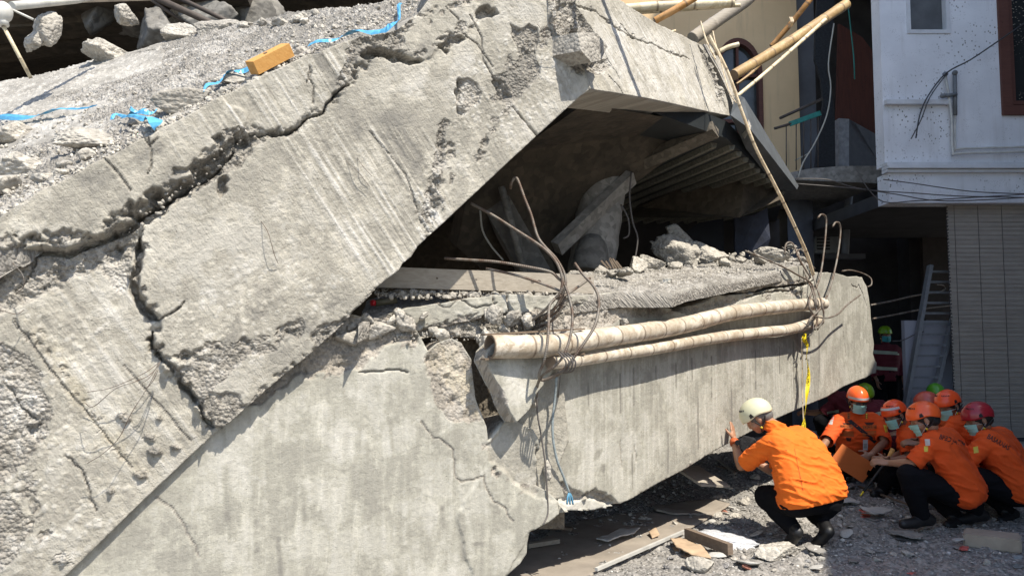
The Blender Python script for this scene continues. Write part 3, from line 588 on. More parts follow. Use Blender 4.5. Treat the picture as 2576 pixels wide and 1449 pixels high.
# ================================================================== lower girder, left cracked panel
root_l = thing('fallen_wall', 'tall smooth grey concrete panel at the bottom of the photo, below the raised girder', 'concrete wall', PL.hit(800, 1300))
L_out = [(-320, 1950), (-320, 1500), (120, 1380), (700, 830), (760, 800), (820, 780), (880, 790), (960, 800), (1000, 818), (1046, 826), (1062, 860), (1078, 886), (1100, 862), (1134, 852), (1160, 862), (1186, 904), (1192, 960), (1196, 1000), (1212, 1040), (1224, 1074), (1228, 1112), (1244, 1090), (1270, 1060), (1300, 1054), (1340, 1080), (1358, 1110), (1352, 1160), (1352, 1220), (1376, 1238), (1404, 1262), (1406, 1292), (1382, 1310), (1352, 1328), (1332, 1338), (1326, 1366), (1325, 1392), (1308, 1416), (1284, 1440), (1262, 1462), (1236, 1500), (1210, 1640), (1180, 1950)]
LS = Slab(PL, L_out, step=.0078, jag=.009, seed=5, streak_dir=(0, 1), warp=.013, keep=(0, 1, 2))
LS.base(.006, .5, .0008); LS.spall([(690, 860), (820, 790), (960, 800), (1010, 820), (1046, 826), (1060, 868), (1030, 860), (960, 880), (930, 905), (912, 932), (830, 934), (780, 940), (745, 944), (720, 970), (640, 1020), (600, 980)], .030, .9, .01)
LS.spall([(1072, 890), (1100, 862), (1134, 852), (1160, 862), (1186, 904), (1196, 1000), (1212, 1060), (1176, 1060), (1130, 1060), (1090, 1010), (1078, 940)], .008, .9, .03)
LS.stain([(1080, 870), (1150, 860), (1190, 960), (1196, 1010), (1212, 1050), (1170, 1030), (1120, 960), (1080, 920)], 0, .85, .03, 2)
LS.spall([(1226, 1116), (1270, 1060), (1300, 1056), (1340, 1080), (1352, 1112), (1354, 1240), (1334, 1244), (1290, 1210), (1260, 1180), (1232, 1160)], .014, .12, .01, rg=.35)
LS.level([(1228, 1160), (1262, 1180), (1290, 1212), (1334, 1246), (1400, 1262), (1410, 1300), (1330, 1340), (1270, 1460), (1200, 1500), (1150, 1300)], .010, .004)
LS.spall([(1335, 980), (1352, 972), (1360, 1000), (1346, 1040), (1330, 1060)], .0, 1)
crumble_line(LS, [(740, 944), (830, 934), (920, 900), (1050, 850)], 16, .012, 21, .10); crumble_line(LS, [(1228, 1110), (1240, 1180), (1290, 1215), (1350, 1245)], 10, .006, 22, .08); crumble_line(LS, [(1060, 880), (1120, 980), (1190, 1050)], 18, .008, 23, .05)
LS.crack([(905, 935), (960, 936), (1000, 930), (1026, 936)], .006, .02, .004); LS.crack([(1118, 1112), (1140, 1130), (1146, 1200), (1160, 1210), (1190, 1206), (1216, 1196), (1222, 1230), (1240, 1262), (1272, 1278), (1290, 1310)], .003, .007, .008, .7)
LS.crack([(1060, 1060), (1090, 1100), (1118, 1112)], .002, .006); LS.crack([(390, 1250), (440, 1290), (470, 1340), (500, 1400)], .002, .004, .01)
LS.crack([(1350, 1120), (1366, 1180), (1372, 1230)], .008, .03)
for (x, y, w_, h_) in ((566, 1240, 8, 70), (640, 1300, 7, 90), (1160, 1350, 8, 60), (560, 1080, 6, 40), (980, 1090, 5, 40), (760, 1250, 6, 60), (1240, 1280, 12, 14), (1200, 1366, 20, 5), (1110, 1300, 6, 30), (700, 1400, 7, 50)):
    LS.stain([(x - w_, y - h_), (x + w_, y - h_), (x + w_ + 6, y + h_), (x - w_ + 8, y + h_)], -.45, 0, .012, .8)
LS.streaks([(300, 1449), (700, 960), (1200, 960), (1300, 1400), (1200, 1700), (300, 1700)], .0005, .12, .03, .25, .1)
LS.stain([(800, 990), (930, 960), (1000, 1100), (820, 1140)], .22, blend=.15); LS.stain([(1060, 1280), (1180, 1300), (1200, 1449), (1050, 1449)], .16, blend=.15); LS.stain([(520, 1100), (640, 1060), (700, 1240), (540, 1260)], .2, blend=.12)
LS.stain([(860, 1180), (940, 1200), (960, 1300), (860, 1330)], -.12, blend=.1); LS.stain([(300, 1340), (480, 1260), (560, 1449), (200, 1449)], -.12, blend=.12)
LS.build('cracked_panel', M['cast2'], -nL * .30, root_l, 5, .012)

# ================================================================== lower girder, right beam with bamboo in front
root_r = thing('lower_girder', 'long smooth pale concrete beam receding to the right, held up off the ground', 'concrete beam', PR.hit(1800, 1100))
R_out = [(1385, 960), (1402, 958), (1398, 1000), (1412, 1040), (1408, 1100), (1390, 1118), (1380, 1150), (1372, 1180), (1384, 1216), (1398, 1240), (1402, 1266), (1408, 1290), (1440, 1286), (1477, 1285), (1530, 1279), (1586, 1255), (1658, 1213), (1720, 1181), (1796, 1134), (1880, 1090), (1965, 1047), (2026, 1020), (2080, 998), (2122, 972), (2176, 950), (2204, 938), (2205, 913), (2196, 890), (2199, 867), (2191, 801), (2187, 757), (2181, 724), (2168, 698), (2142, 696), (2111, 690), (2052, 684), (2040, 700), (2028, 716), (1960, 724), (1900, 738), (1840, 742), (1800, 744), (1770, 762), (1730, 770), (1718, 784), (1690, 778), (1640, 766), (1590, 770), (1560, 776), (1520, 768), (1480, 764), (1440, 772), (1410, 790), (1390, 800), (1388, 880)]
RS = Slab(PR, R_out, step=.0088, jag=.011, seed=9, streak_dir=(0, 1), warp=.014, keep=tuple(range(14, 24)))
RS.base(.006, .5, .0008)
RS.spall([(1380, 770), (1480, 766), (1590, 772), (1640, 770), (1700, 784), (1640, 800), (1560, 800), (1500, 830), (1440, 830), (1390, 850)], .012, .9, .02)
RS.spall([(1396, 1208), (1420, 1216), (1450, 1234), (1470, 1240), (1500, 1230), (1530, 1246), (1560, 1268), (1540, 1276), (1500, 1256), (1480, 1250), (1450, 1270), (1410, 1262)], .035, .8, .01)
RS.level([(1404, 1262), (1420, 1240), (1450, 1246), (1480, 1252), (1500, 1244), (1536, 1262), (1560, 1270), (1530, 1282), (1440, 1290)], -.028, .006, tint=.3)
RS.spall([(1368, 1150), (1392, 1140), (1400, 1200), (1410, 1240), (1376, 1220)], .03, .9, .012)
crumble_line(RS, [(1400, 800), (1500, 780), (1620, 776), (1760, 770), (1900, 746), (2030, 726)], 14, .014, 24, .08); crumble_line(RS, [(1400, 960), (1404, 1100), (1390, 1200)], 12, .014, 25, .08); crumble_line(RS, [(1600, 1248), (1720, 1178), (1800, 1130)], 5, .006, 26, .06)
RS.crack([(1396, 960), (1404, 1010), (1412, 1040), (1410, 1110)], .020, .07, .003, .2, False)
RS.crack([(1690, 780), (1722, 782), (1730, 756), (1728, 792)], .01, .05, .004); RS.crack([(1880, 748), (1930, 734), (1980, 732), (2030, 714), (2046, 706)], .010, .05, .008)
RS.crack([(1560, 1110), (1562, 1130), (1566, 1176)], .003, .01); RS.crack([(1596, 1120), (1600, 1160)], .002, .008); RS.crack([(2120, 820), (2128, 900)], .002, .008); RS.crack([(1812, 760), (1808, 800)], .002, .008)
RS.crack([(2142, 716), (2156, 724), (2160, 716), (2172, 742), (2180, 770)], .004, .012)
for x, y0, y1 in ((1560, 940, 1040), (1594, 925, 1020), (1650, 920, 960), (1700, 910, 990), (1740, 900, 960), (1790, 895, 1000), (1480, 960, 1020), (1900, 880, 980), (1960, 870, 940), (1996, 860, 1000), (1756, 1000, 1130), (1840, 980, 1060), (1590, 1140, 1230), (2060, 830, 960), (1880, 1000, 1080), (1680, 1080, 1190)):
    RS.stain([(x - 1.6, y0), (x + 1.6, y0), (x + 2.2, y1), (x - .6, y1)], -.75, 0, .004, .25)
RS.streaks([(1420, 900), (2200, 700), (2200, 930), (1800, 1130), (1450, 1260)], .0006, .16, .02, .6); RS.stain([(1420, 1000), (1600, 980), (1600, 1200), (1450, 1230)], .12, blend=.15)
RS.stain([(1500, 1130), (1516, 1128), (1508, 1150), (1492, 1160)], -.5, 0, .01, 1); RS.stain([(1514, 1164), (1526, 1166), (1520, 1190), (1508, 1184)], -.5, 0, .01, 1)
RS.build('beam_face', M['cast2'], -nR * .34, root_r, 5, .010)
# its floor slab: edge strip and rubble strewn top
E_out = [(1392, 748), (1440, 745), (1480, 742), (1560, 733), (1640, 735), (1690, 733), (1727, 721), (1807, 706), (1866, 695), (1930, 684), (1998, 671), (2030, 667), (2044, 690), (2030, 712), (1990, 716), (1940, 718), (1900, 736), (1860, 738), (1830, 730), (1800, 742), (1780, 730), (1740, 748), (1700, 764), (1660, 752), (1620, 744), (1590, 760), (1560, 752), (1530, 772), (1480, 760), (1440, 768), (1396, 790)]
PE = Plane(PR.hit(1500, 745, .006), uR, nR)
ES = Slab(PE, E_out, step=.0068, jag=.012, seed=13, streak_dir=(1, 0), warp=.02, keep=tuple(range(0, 12)))
ES.base(.008, .2); ES.spall([(1440, 768), (1600, 764), (1700, 768), (1690, 752), (1560, 748), (1440, 758)], .012, 1.2, .01)
ES.spall([(1400, 748), (1440, 745), (1442, 790), (1404, 790)], .03, 1.0, .01); ES.spall([(1790, 745), (1830, 724), (1866, 730), (1940, 712), (2030, 700), (2030, 720), (1900, 740)], .012, 1, .01)
crumble_line(ES, [(1440, 766), (1600, 756), (1700, 760), (1900, 736), (2030, 706)], 11, .014, 30, .12)
ES.crack([(1560, 735), (1546, 760)], .004, .02); ES.streaks([(1400, 740), (2040, 660), (2040, 720), (1400, 780)], .001, .15, .03, .05)
ES.build('slab_edge', M['cast2'], -nR * .16, root_r, 4, .012)
PE2 = Plane(PE.hit(1400, 745), uL, nL)
E2_out = [(870, 842), (900, 818), (950, 796), (1000, 786), (1060, 772), (1110, 760), (1160, 752), (1240, 742), (1330, 742), (1404, 746), (1406, 792), (1360, 800), (1300, 794), (1270, 786), (1230, 790), (1200, 802), (1180, 806), (1150, 812), (1120, 822), (1060, 830), (1010, 842), (960, 850), (910, 852)]
E2 = Slab(PE2, E2_out, step=.0066, jag=.012, seed=14, streak_dir=(1, 0), warp=.02, keep=(8, 9))
E2.base(.008, .2); E2.spall([(860, 850), (900, 812), (1000, 782), (1040, 800), (1010, 850)], .02, 1.5, .015); E2.spall([(1000, 842), (1100, 812), (1200, 792), (1300, 786), (1410, 776), (1410, 800), (1180, 812), (1020, 850)], .012, 1.3, .01)
crumble_line(E2, [(900, 840), (1000, 838), (1120, 816), (1250, 788), (1400, 786)], 12, .014, 31, .12)
E2.crack([(1160, 756), (1200, 772), (1250, 762)], .004, .015); E2.crack([(1240, 744), (1246, 790)], .005, .03, .003); E2.crack([(1276, 742), (1280, 792)], .006, .035, .004); E2.crack([(1090, 760), (1130, 772), (1150, 756)], .003, .01)
E2.streaks([(1000, 780), (1400, 740), (1400, 790), (1010, 830)], .003, .25, .02, .05)
E2.build('slab_edge', M['cast2'], -nL * .25, root_r, 4, .014)
# top of that slab (slopes up away from the camera), in two pieces either side of the break
e1 = PE.hit(1440, 747); e2 = PE.hit(2030, 669); bk2 = np.array([-.714 * .97, .70 * .97, .20]); nE = np.cross(e2 - e1, bk2); nE *= np.sign(nE[2]); PTE = Plane(e1 - np.array([0, 0, .012]), e2 - e1, nE)
LT_out = [(1396, 752), (1440, 750), (1480, 746), (1560, 737), (1640, 738), (1690, 737), (1727, 725), (1807, 710), (1866, 699), (1930, 688), (1998, 675), (2034, 670), (2030, 655), (1980, 648), (1900, 655), (1800, 662), (1700, 672), (1600, 680), (1480, 686), (1396, 690)]
LT = Slab(PTE, LT_out, step=.0100, jag=.006, seed=17, warp=.02); LT.base(.006, .3); LT.spall(LT_out, -.004, .6, .05); LT.pebbles(LT_out, .012, .03)
LT.build('slab_top', M['gravelly'], (0, 0, -.10), root_r, 2, .01)
f1 = PE2.hit(1000, 790); f2 = PE2.hit(1400, 750); bk3 = np.array([-.41, .885, .16]); nE = np.cross(f2 - f1, bk3); nE *= np.sign(nE[2]); PT2 = Plane(f1 - np.array([0, 0, .012]), f2 - f1, nE)
L2_out = [(900, 824), (950, 800), (1000, 790), (1060, 776), (1110, 764), (1160, 756), (1240, 747), (1330, 747), (1410, 752), (1410, 700), (1250, 706), (1100, 716), (1000, 726), (920, 760)]
L2 = Slab(PT2, L2_out, step=.010, jag=.006, seed=18, warp=.02); L2.base(.008, .3); L2.spall(L2_out, -.004, .8, .05)
L2.build('slab_top', M['gravelly'], (0, 0, -.08), root_r, 2, .01)
# ================================================================== kink block, caught in the break
b = kink_block.build('wedged_concrete_block', M['rubble'], None); tag(b, 'squarish concrete lump wedged in the kink of the raised girder', 'concrete chunk')

# ------------------------------------------------------------------ more materials
t = NT('splattered_white_wall'); v = t.obj()
sp = t.math('MULTIPLY', t.ramp(t.vor(t.map(v, (1, 1, .8)), 22), [(.17, 1), (.24, 0)]), t.ramp(t.noise(t.map(v, (1, 1, 1)), 1.1, 3), [(.50, 0), (.62, 1)]))
sp2 = t.math('MULTIPLY', t.ramp(t.vor(v, 60), [(.2, .8), (.3, 0)]), t.ramp(t.noise(v, 6, 2), [(.5, 0), (.62, 1)]))
c = t.mix(t.ramp(t.noise(v, 2.5, 5), [(.35, 0), (.65, 1)]), (.80, .81, .84), (.70, .71, .74)); c = t.mix(t.math('MULTIPLY', t.ramp(t.noise(t.map(v, (9, 9, .8)), 1, 4), [(.55, 0), (.7, 1)]), .25), c, (.45, .44, .43))
c = t.mix(t.math('MAXIMUM', sp, t.math('MULTIPLY', sp2, .6)), c, (.20, .19, .18)); M['white_wall'] = t.done(c, .85, t.bump(t.noise(v, 70, 4), .4, .005))
t = NT('yellow_wall'); v = t.obj(); c = t.mix(t.ramp(t.noise(v, 1.6, 5), [(.3, 0), (.7, 1)]), (.78, .56, .32), (.68, .48, .27)); c = t.mix(t.math('MULTIPLY', t.ramp(t.noise(t.map(v, (8, 8, .7)), 1, 4), [(.55, 0), (.72, 1)]), .4), c, (.30, .24, .16))
c = t.mix(t.ramp(t.noise(t.map(v, (3, 3, 3)), 1, 5), [(.66, 0), (.70, .7)]), c, (.5, .47, .42)); M['yellow_wall'] = t.done(c, .9, t.bump(t.noise(v, 40, 4), .4, .005))
M['dark_wall'] = m_plain('shade_dark_wall', (.045, .042, .042), .9, .3, 3); M['dusk_wall'] = m_plain('dim_grey_wall', (.14, .145, .16), .9, .2, 2)  # dark_wall: darkness of the unlit rooms is put into its colour
M['brown_frame'] = m_wood('brown_window_frame', (.13, .05, .035), (.09, .035, .025)); M['white_trim'] = m_plain('white_trim', (.62, .63, .65), .7, .1, 6)
M['glass_dark'] = m_plain('dusty_dark_glass', (.05, .055, .055), .12, .4, 4, .05)
t = NT('mud_spattered_glass'); v = t.obj(); sp = t.math('MULTIPLY', t.ramp(t.vor(t.map(v, (1, 1, 1.6)), 24), [(.2, 1), (.27, 0)]), t.ramp(t.noise(v, 1.4, 2), [(.42, 0), (.55, 1)])); M['glass_mud'] = t.done(t.mix(sp, (.02, .022, .022), (.32, .28, .22)), t.math('ADD', .12, t.math('MULTIPLY', sp, .7)))
M['pipe_white'] = m_plain('dirty_white_pipe', (.55, .54, .50), .5, .2, 8); M['pipe_grey'] = m_plain('grey_pipe', (.16, .17, .18), .6)
M['redboard'] = m_wood('wine_red_board', (.115, .035, .022), (.075, .024, .016), (30, 3, 3)); M['netting'] = m_plain('black_netting', (.022, .024, .028), .95, .4, 30, .8, .01)
M['teal'] = m_plain('teal_paint', (.02, .20, .17), .6, .3); M['iron'] = m_plain('rusty_iron', (.07, .055, .045), .7, .3); M['alu'] = m_plain('dull_aluminium', (.28, .29, .30), .45, .15, 20, .1, Metallic=.5)
M['sheetmetal'] = m_plain('shaded_galvanised_sheet', (.018, .022, .024), .55, .35, 7, .3); M['sheetmetal_lit'] = m_plain('lit_sheet_crest', (.17, .165, .135), .7, .4, 30, .4)  # deck's shade and its lit rib crests are put into two colours
M['ac'] = m_plain('off_white_casing', (.30, .31, .31), .6)
t = NT('bamboo_slats'); v = t.obj(); n = t.noise(t.map(v, (1.2, 1, 60)), 1, 3, .6, .1); n2 = t.noise(t.map(v, (4, 4, 9)), 1, 4)
M['slats'] = t.done(t.mix(t.ramp(n, [(.3, 0), (.7, 1)]), t.mix(n2, (.42, .37, .32), (.27, .24, .21)), t.mix(n2, (.54, .49, .42), (.34, .305, .265))), .8)

# ------------------------------------------------------------------ ground
gx = np.arange(-2.6, 7.4, .026); gy = np.arange(3.0, 12.2, .026); X, Y = np.meshgrid(gx, gy, indexing='ij'); xf, yf = X.ravel(), Y.ravel()
w1, h1 = worley(xf, yf, .05, 3); w2, h2 = worley(xf, yf, .11, 8); w3, h3 = worley(xf, yf, .027, 12)
gz = .018 * fbm(xf, yf, s=.5, o=4, seed=5) + .014 * np.clip(1 - 1.5 * w1, 0, 1) * (h1 > .35) + .03 * np.clip(1 - 1.35 * w2, 0, 1) * (h2 > .72) + .007 * np.clip(1 - 1.4 * w3, 0, 1) + .005 * fbm(xf, yf, s=.05, o=3, seed=9)
gz += .10 * sstep(.0, 1.0, fbm(xf, yf, s=1.1, o=3, seed=33)) * sstep(6.2, 8.0, yf) + .05 * sstep(7, 9, yf)
def gheight(x, y):
    i = int(np.clip(round((x + 2.6) / .026), 0, len(gx) - 1)); j = int(np.clip(round((y - 3.0) / .026), 0, len(gy) - 1)); return float(gz.reshape(X.shape)[i, j])
ii = np.arange(X.size).reshape(X.shape); q = np.stack([ii[:-1, :-1].ravel(), ii[1:, :-1].ravel(), ii[1:, 1:].ravel(), ii[:-1, 1:].ravel()], 1)
t = NT('dusty_gravel_ground'); v = t.obj(); vc = t.n('TexVoronoi', {'Vector': v, 'Scale': 44.0}); n = t.noise(v, 1.8, 5); n2 = t.noise(v, 14, 5)
c = t.mix(t.ramp(n, [(.35, 0), (.65, 1)]), (.27, .255, .23), (.185, .18, .175)); c = t.mix(t.ramp(n2, [(.4, 0), (.7, .7)]), c, (.33, .31, .285)); c = t.mix(.9, c, t.ramp(vc.outputs['Color'], [(.1, .5), (.85, 1.3)]), 'MULTIPLY')
M['ground'] = t.done(c, .95, t.bump(t.math('ADD', t.math('MULTIPLY', vc.outputs['Distance'], -1.0), n2), .9, .012))
tag(link('ground', mesh_np('ground', np.stack([xf, yf, gz], 1), q), M['ground'], smooth=True), kind='structure')
mb = MB(); mb.add([(-90, -60, -.06), (110, -60, -.06), (110, 130, -.06), (-90, 130, -.06)], [(0, 1, 2, 3)]); mb.build('ground', M['ground'], kind='structure')

# ------------------------------------------------------------------ white house on the right
def quadpx(x0, x1, y0, y1, Y): return [P(x0, y1, Y), P(x1, y1, Y), P(x1, y0, Y), P(x0, y0, Y)]
def slabpx(mb, x0, x1, y0, y1, Y, dy): return mb.prism(quadpx(x0, x1, y0, y1, Y), (0, dy, 0))
wh = thing('white_house', 'dirty white plastered house with brown window and overhanging upper floor, mud splatters', 'house', P(2222, 515, 9.5))
mb = MB(); HX0 = P(2222, 300, 9.5)[0]; zt = P(0, -420, 9.5)[2]; z1 = P(0, 418, 9.5)[2]; z0 = P(0, 512, 9.5)[2]
wx0, wx1 = P(2284, 0, 9.5)[0], P(2381, 0, 9.5)[0]; wz0 = P(0, 80, 9.5)[2]; wz1 = P(0, -60, 9.5)[2]; vx0, vx1 = P(2512, 0, 9.5)[0], P(2700, 0, 9.5)[0]; vz0 = P(0, 286, 9.5)[2]; HR = 9.6
for (a, b_, c_, d_) in ((HX0, wx0, z1, zt), (wx0, wx1, z1, wz0), (wx0, wx1, wz1, zt), (wx1, vx0, z1, zt), (vx0, vx1, z1, vz0), (vx0, vx1, wz1 + .3, zt), (vx1, HR, z1, zt)): mb.box(a, b_, 9.5, 9.72, c_, d_)
mb.box(HX0, HR, 9.72, 13, zt - .2, zt)
mb.build('wall', M['white_wall'], wh)
mb = MB(); mb.box(HX0 + .02, HR, 9.46, 9.75, z0, z1 - .10); mb.build('fascia', M['white_wall'], wh); mb = MB(); mb.box(HX0 + .1, HR, 9.76, 13, z0 + .02, z0 + .2); mb.build('soffit', M['dark_wall'], wh)  # soffit's dark colour stands for the shade under the overhang
for k, (dz, pr) in enumerate(((-.10, .05), (-.055, .09), (-.01, .05))):
    mb = MB(); mb.box(HX0 - .02, HR, 9.46 - pr, 9.55, z1 + dz, z1 + dz + .04); mb.build('moulding', M['white_trim'], wh)
mb = MB(); mb.box(P(2214, 0, 9.5)[0], P(2376, 0, 9.5)[0], 9.43, 9.498, P(0, 266, 9.5)[2], P(0, 255, 9.5)[2]); mb.build('ledge', M['white_trim'], wh)
wf = MB()
for (a, b_, c_, d_) in ((wx0 - .03, wx0 + .02, wz0 - .03, wz1), (wx1 - .02, wx1 + .03, wz0 - .03, wz1), (wx0 + .02, wx1 - .02, wz0 - .03, wz0 + .02)): wf.box(a, b_, 9.485, 9.6, c_, d_)
wf = wf.build('window', M['white_trim'], wh, label='small window with grey glass'); mb = MB(); mb.box(wx0 + .02, wx1 - .02, 9.58, 9.60, wz0, wz1); mb.build('pane', m_plain('grey_frosted_glass', (.10, .105, .11), .3, .3, 3), wf)
mb = MB()
for (a, b_, c_, d_) in ((vx0 - .03, vx0 + .10, vz0 - .03, wz1 + .3), (vx0 + .10, vx1, vz0 - .03, vz0 + .10), (vx0 + .12, vx0 + .17, vz0 + .12, wz1 + .3), (vx0 + .17, vx1, vz0 + .12, vz0 + .17)): mb.box(a, b_, 9.46 if c_ < vz0 else 9.50, 9.6, c_, d_)
bf = mb.build('window', M['brown_frame'], wh, label='brown wooden window with mud spattered glass'); mb = MB(); mb.box(vx0 + .15, vx1, 9.57, 9.59, vz0 + .15, wz1 + .3); mb.build('pane', M['glass_mud'], bf)
def pxtube(pts, Y, r, n=8, k=4):
    q = [P(p[0], p[1], p[2] if len(p) > 2 else Y) for p in pts]; return MB().tube(catmull(q, k) if k > 1 else np.array(q), r, n)
pxtube([(2378, 190), (2388, 250), (2394, 300), (2398, 384), (2420, 386), (2640, 380)], 9.44, .017).build('water_pipe', M['pipe_white'], wh)
pxtube([(2403, 250), (2403, 372), (2420, 374), (2640, 368)], 9.46, .014).build('water_pipe', M['pipe_white'], wh)
mb = MB(); mb.tube([P(2402, 183, 9.44), P(2403, 290, 9.44)], .024, 10); mb.tube([P(2374, 242, 9.42), P(2406, 238, 9.42)], .026, 10); mb.ell(P(2378, 187, 9.43), (.035, .035, .03)); mb.ell(P(2402, 184, 9.43), (.035, .035, .035)); mb.ell(P(2372, 242, 9.41), (.04, .04, .03)); mb.build('pipe_joint', M['pipe_grey'], wh)
for pts, r in (([(2620, 30), (2576, 60), (2500, 112), (2440, 152), (2380, 185), (2336, 240), (2314, 290), (2304, 348)], .009), ([(2382, 186), (2340, 244), (2318, 300), (2292, 350)], .007)):
    o = pxtube(pts, 9.36, r, 6).build('cable', M['black_cable'], wh)
for pts in ([(2222, 452), (2300, 462), (2380, 474), (2470, 484), (2640, 490)], [(2150, 420), (2180, 470), (2222, 508), (2300, 506), (2400, 500), (2500, 494), (2640, 486)], [(2000, 450), (2080, 452), (2140, 470), (2200, 480), (2300, 486), (2420, 494), (2640, 498)], [(1995, 462), (2100, 470), (2180, 478), (2260, 490), (2380, 506), (2640, 494)]):
    o = pxtube(pts, 9.30, .007, 6).build('utility_cable', M['wire']); tag(o, {452: 'thin cable crossing the white fascia, highest of the sagging cables', 420: 'cable dropping steeply from the balcony to the foot of the white fascia', 450: 'cable sagging from under the balcony along the middle of the fascia', 462: 'lowest cable sagging from the balcony along the fascia bottom'}[pts[0][1]], 'cable', 'cables sagging along the white house')
# blind, partition, ladder
bl = thing('bamboo_blind', 'large rolled-down grey bamboo slat blind hanging below the white house', 'blind', P(2470, 1100, 9.55))
bx0, bx1 = P(2362, 0, 9.6)[0], 7.9; bz1 = z0 - .01; bz0 = P(0, 1100, 9.6)[2]; mb = MB(); z = bz0; k = 0
while z < bz1:
    y = 9.60 + .006 * math.sin(k * 1.7); mb.box(bx0 + .012 * math.sin(k * 2.3), bx1, y, y + .006, z, z + .0128); z += .0155; k += 1
mb.build('slats', M['slats'], bl, kind='stuff')
for i in range(9):
    x = bx0 + .08 + i * .31; mb = MB(); mb.box(x, x + .004, 9.588, 9.592, bz0, bz1); mb.build('cord', M['wire'], bl)
mb = MB(); mb.box(bx0, bx1, 9.615, 9.63, bz0 - .05, bz1); mb.build('dark_backing', m_plain('dim_room_behind_blind', (.05, .05, .055), .9), bl)  # dark sheet standing in for the unlit room behind the slats
pw = MB(); pw.box(P(2246, 0, 10)[0], P(2420, 0, 10)[0], 10.0, 10.08, -.05, P(0, 806, 10)[2]); pw.build('partition_wall', m_plain('pale_partition_board', (.36, .37, .42), .85, .12, 2), label='plain pale grey partition board standing behind the ladder', cat='partition')
pl_ = MB(); pl_.box(P(2362, 0, 9.8)[0], 8.0, 9.75, 9.9, -.05, bz0 - .06); pl_.build('low_wall', M['white_trim'], label='low pale plinth under the bamboo blind', cat='low wall')
ld = thing('ladder', 'grey aluminium ladder leaning against the partition board beside the blind', 'ladder', P(2300, 1080, 9.9))
la, lb_ = P(2340, 668, 9.93), P(2268, 1075, 9.72); ra, rb_ = P(2430, 668, 9.93), P(2330, 1075, 9.72)
for a, b_ in ((la, lb_), (ra, rb_)): MB().bar(a, b_, .045, .09, (0, -1, .2)).build('rail', M['alu'], ld)
for i in range(15):
    f = (i + .6) / 15.2; MB().bar(la + (lb_ - la) * f, ra + (rb_ - ra) * f, .03, .03).build('rung', M['alu'], ld)
pxtube([(2246, 858), (2270, 856), (2300, 842), (2324, 834)], 9.9, .007, 6).build('wall_cord', M['wire'], label='dark cord sagging across the pale partition board', cat='cord')

# ------------------------------------------------------------------ yellow house with arched window
yh = thing('yellow_house', 'ochre yellow plastered house wall with an arched brown window', 'house', P(1900, 420, 12))
YW = 12.0; ax, aw = P(1852, 0, YW)[0], .40; az1 = P(0, 190, YW)[2]; az0 = P(0, 420, YW)[2]; mb = MB(); x0, x1 = P(1440, 0, YW)[0], P(2004, 0, YW)[0]; zb, zt2 = P(0, 440, YW)[2], P(0, -400, YW)[2]
arch = [(ax - aw, az0)] + [(ax + aw * math.cos(math.pi * (1 - k / 18)), az1 + .62 * math.sin(math.pi * k / 18)) for k in range(19)] + [(ax + aw, az0)]
outer = [(x0, az0), (x0, zt2), (x1, zt2), (x1, az0)]
def ring(mb, inn, x0, x1, z1, y, d):
    n = len(inn); V = []; F = []
    out = [(x0 + (x1 - x0) * 0 if p[0] < ax else x1, p[1]) if abs(p[0] - ax) > aw * .999 else None for p in inn]
    out = []
    for p in inn:
        if p[1] <= az1 + 1e-6: out.append((x0 if p[0] < ax else x1, p[1]))
        else:
            f = (p[0] - (ax - aw)) / (2 * aw); out.append((x0 + (x1 - x0) * f, z1))
    for yy in (y, y + d):
        V += [(p[0], yy, p[1]) for p in inn] + [(p[0], yy, p[1]) for p in out]
    for i in range(n - 1): F += [(i, i + 1, n + i + 1, n + i), (2 * n + i + 1, 2 * n + i, 3 * n + i, 3 * n + i + 1), (i + 1, i, 2 * n + i, 2 * n + i + 1)]
    return mb.add(V, F)
ring(mb, arch, x0, x1, zt2, YW, .3); mb.box(x0, x1, YW, YW + .3, zb, az0); mb.build('wall', M['yellow_wall'], yh)
fr = MB()
for rr in (0,):
    n = len(arch); inn = [(ax + (p[0] - ax) * .82, p[1] - .0 if p[1] <= az1 else az1 + (p[1] - az1) * .84) for p in arch]; V = []
    for yy in (YW - .04, YW + .1): V += [(p[0], yy, p[1]) for p in arch] + [(p[0], yy, p[1]) for p in inn]
    F = []
    for i in range(n - 1): F += [(i, i + 1, n + i + 1, n + i), (n + i, n + i + 1, 3 * n + i + 1, 3 * n + i), (i + 1, i, 2 * n + i, 2 * n + i + 1)]
    fr.add(V, F)
fr.box(ax - .02, ax + .02, YW, YW + .06, az0, az1 + .5); fr.box(ax - aw * .85, ax + aw * .85, YW, YW + .06, az1 - .03, az1 + .02); fr.box(ax - aw * .85, ax + aw * .85, YW, YW + .06, az1 - .8, az1 - .74)
frame = fr.build('window', M['brown_frame'], yh, label='arched brown window'); MB().add([(p[0], YW + .08, p[1]) for p in arch], [tuple(range(len(arch)))]).build('pane', M['glass_dark'], frame)
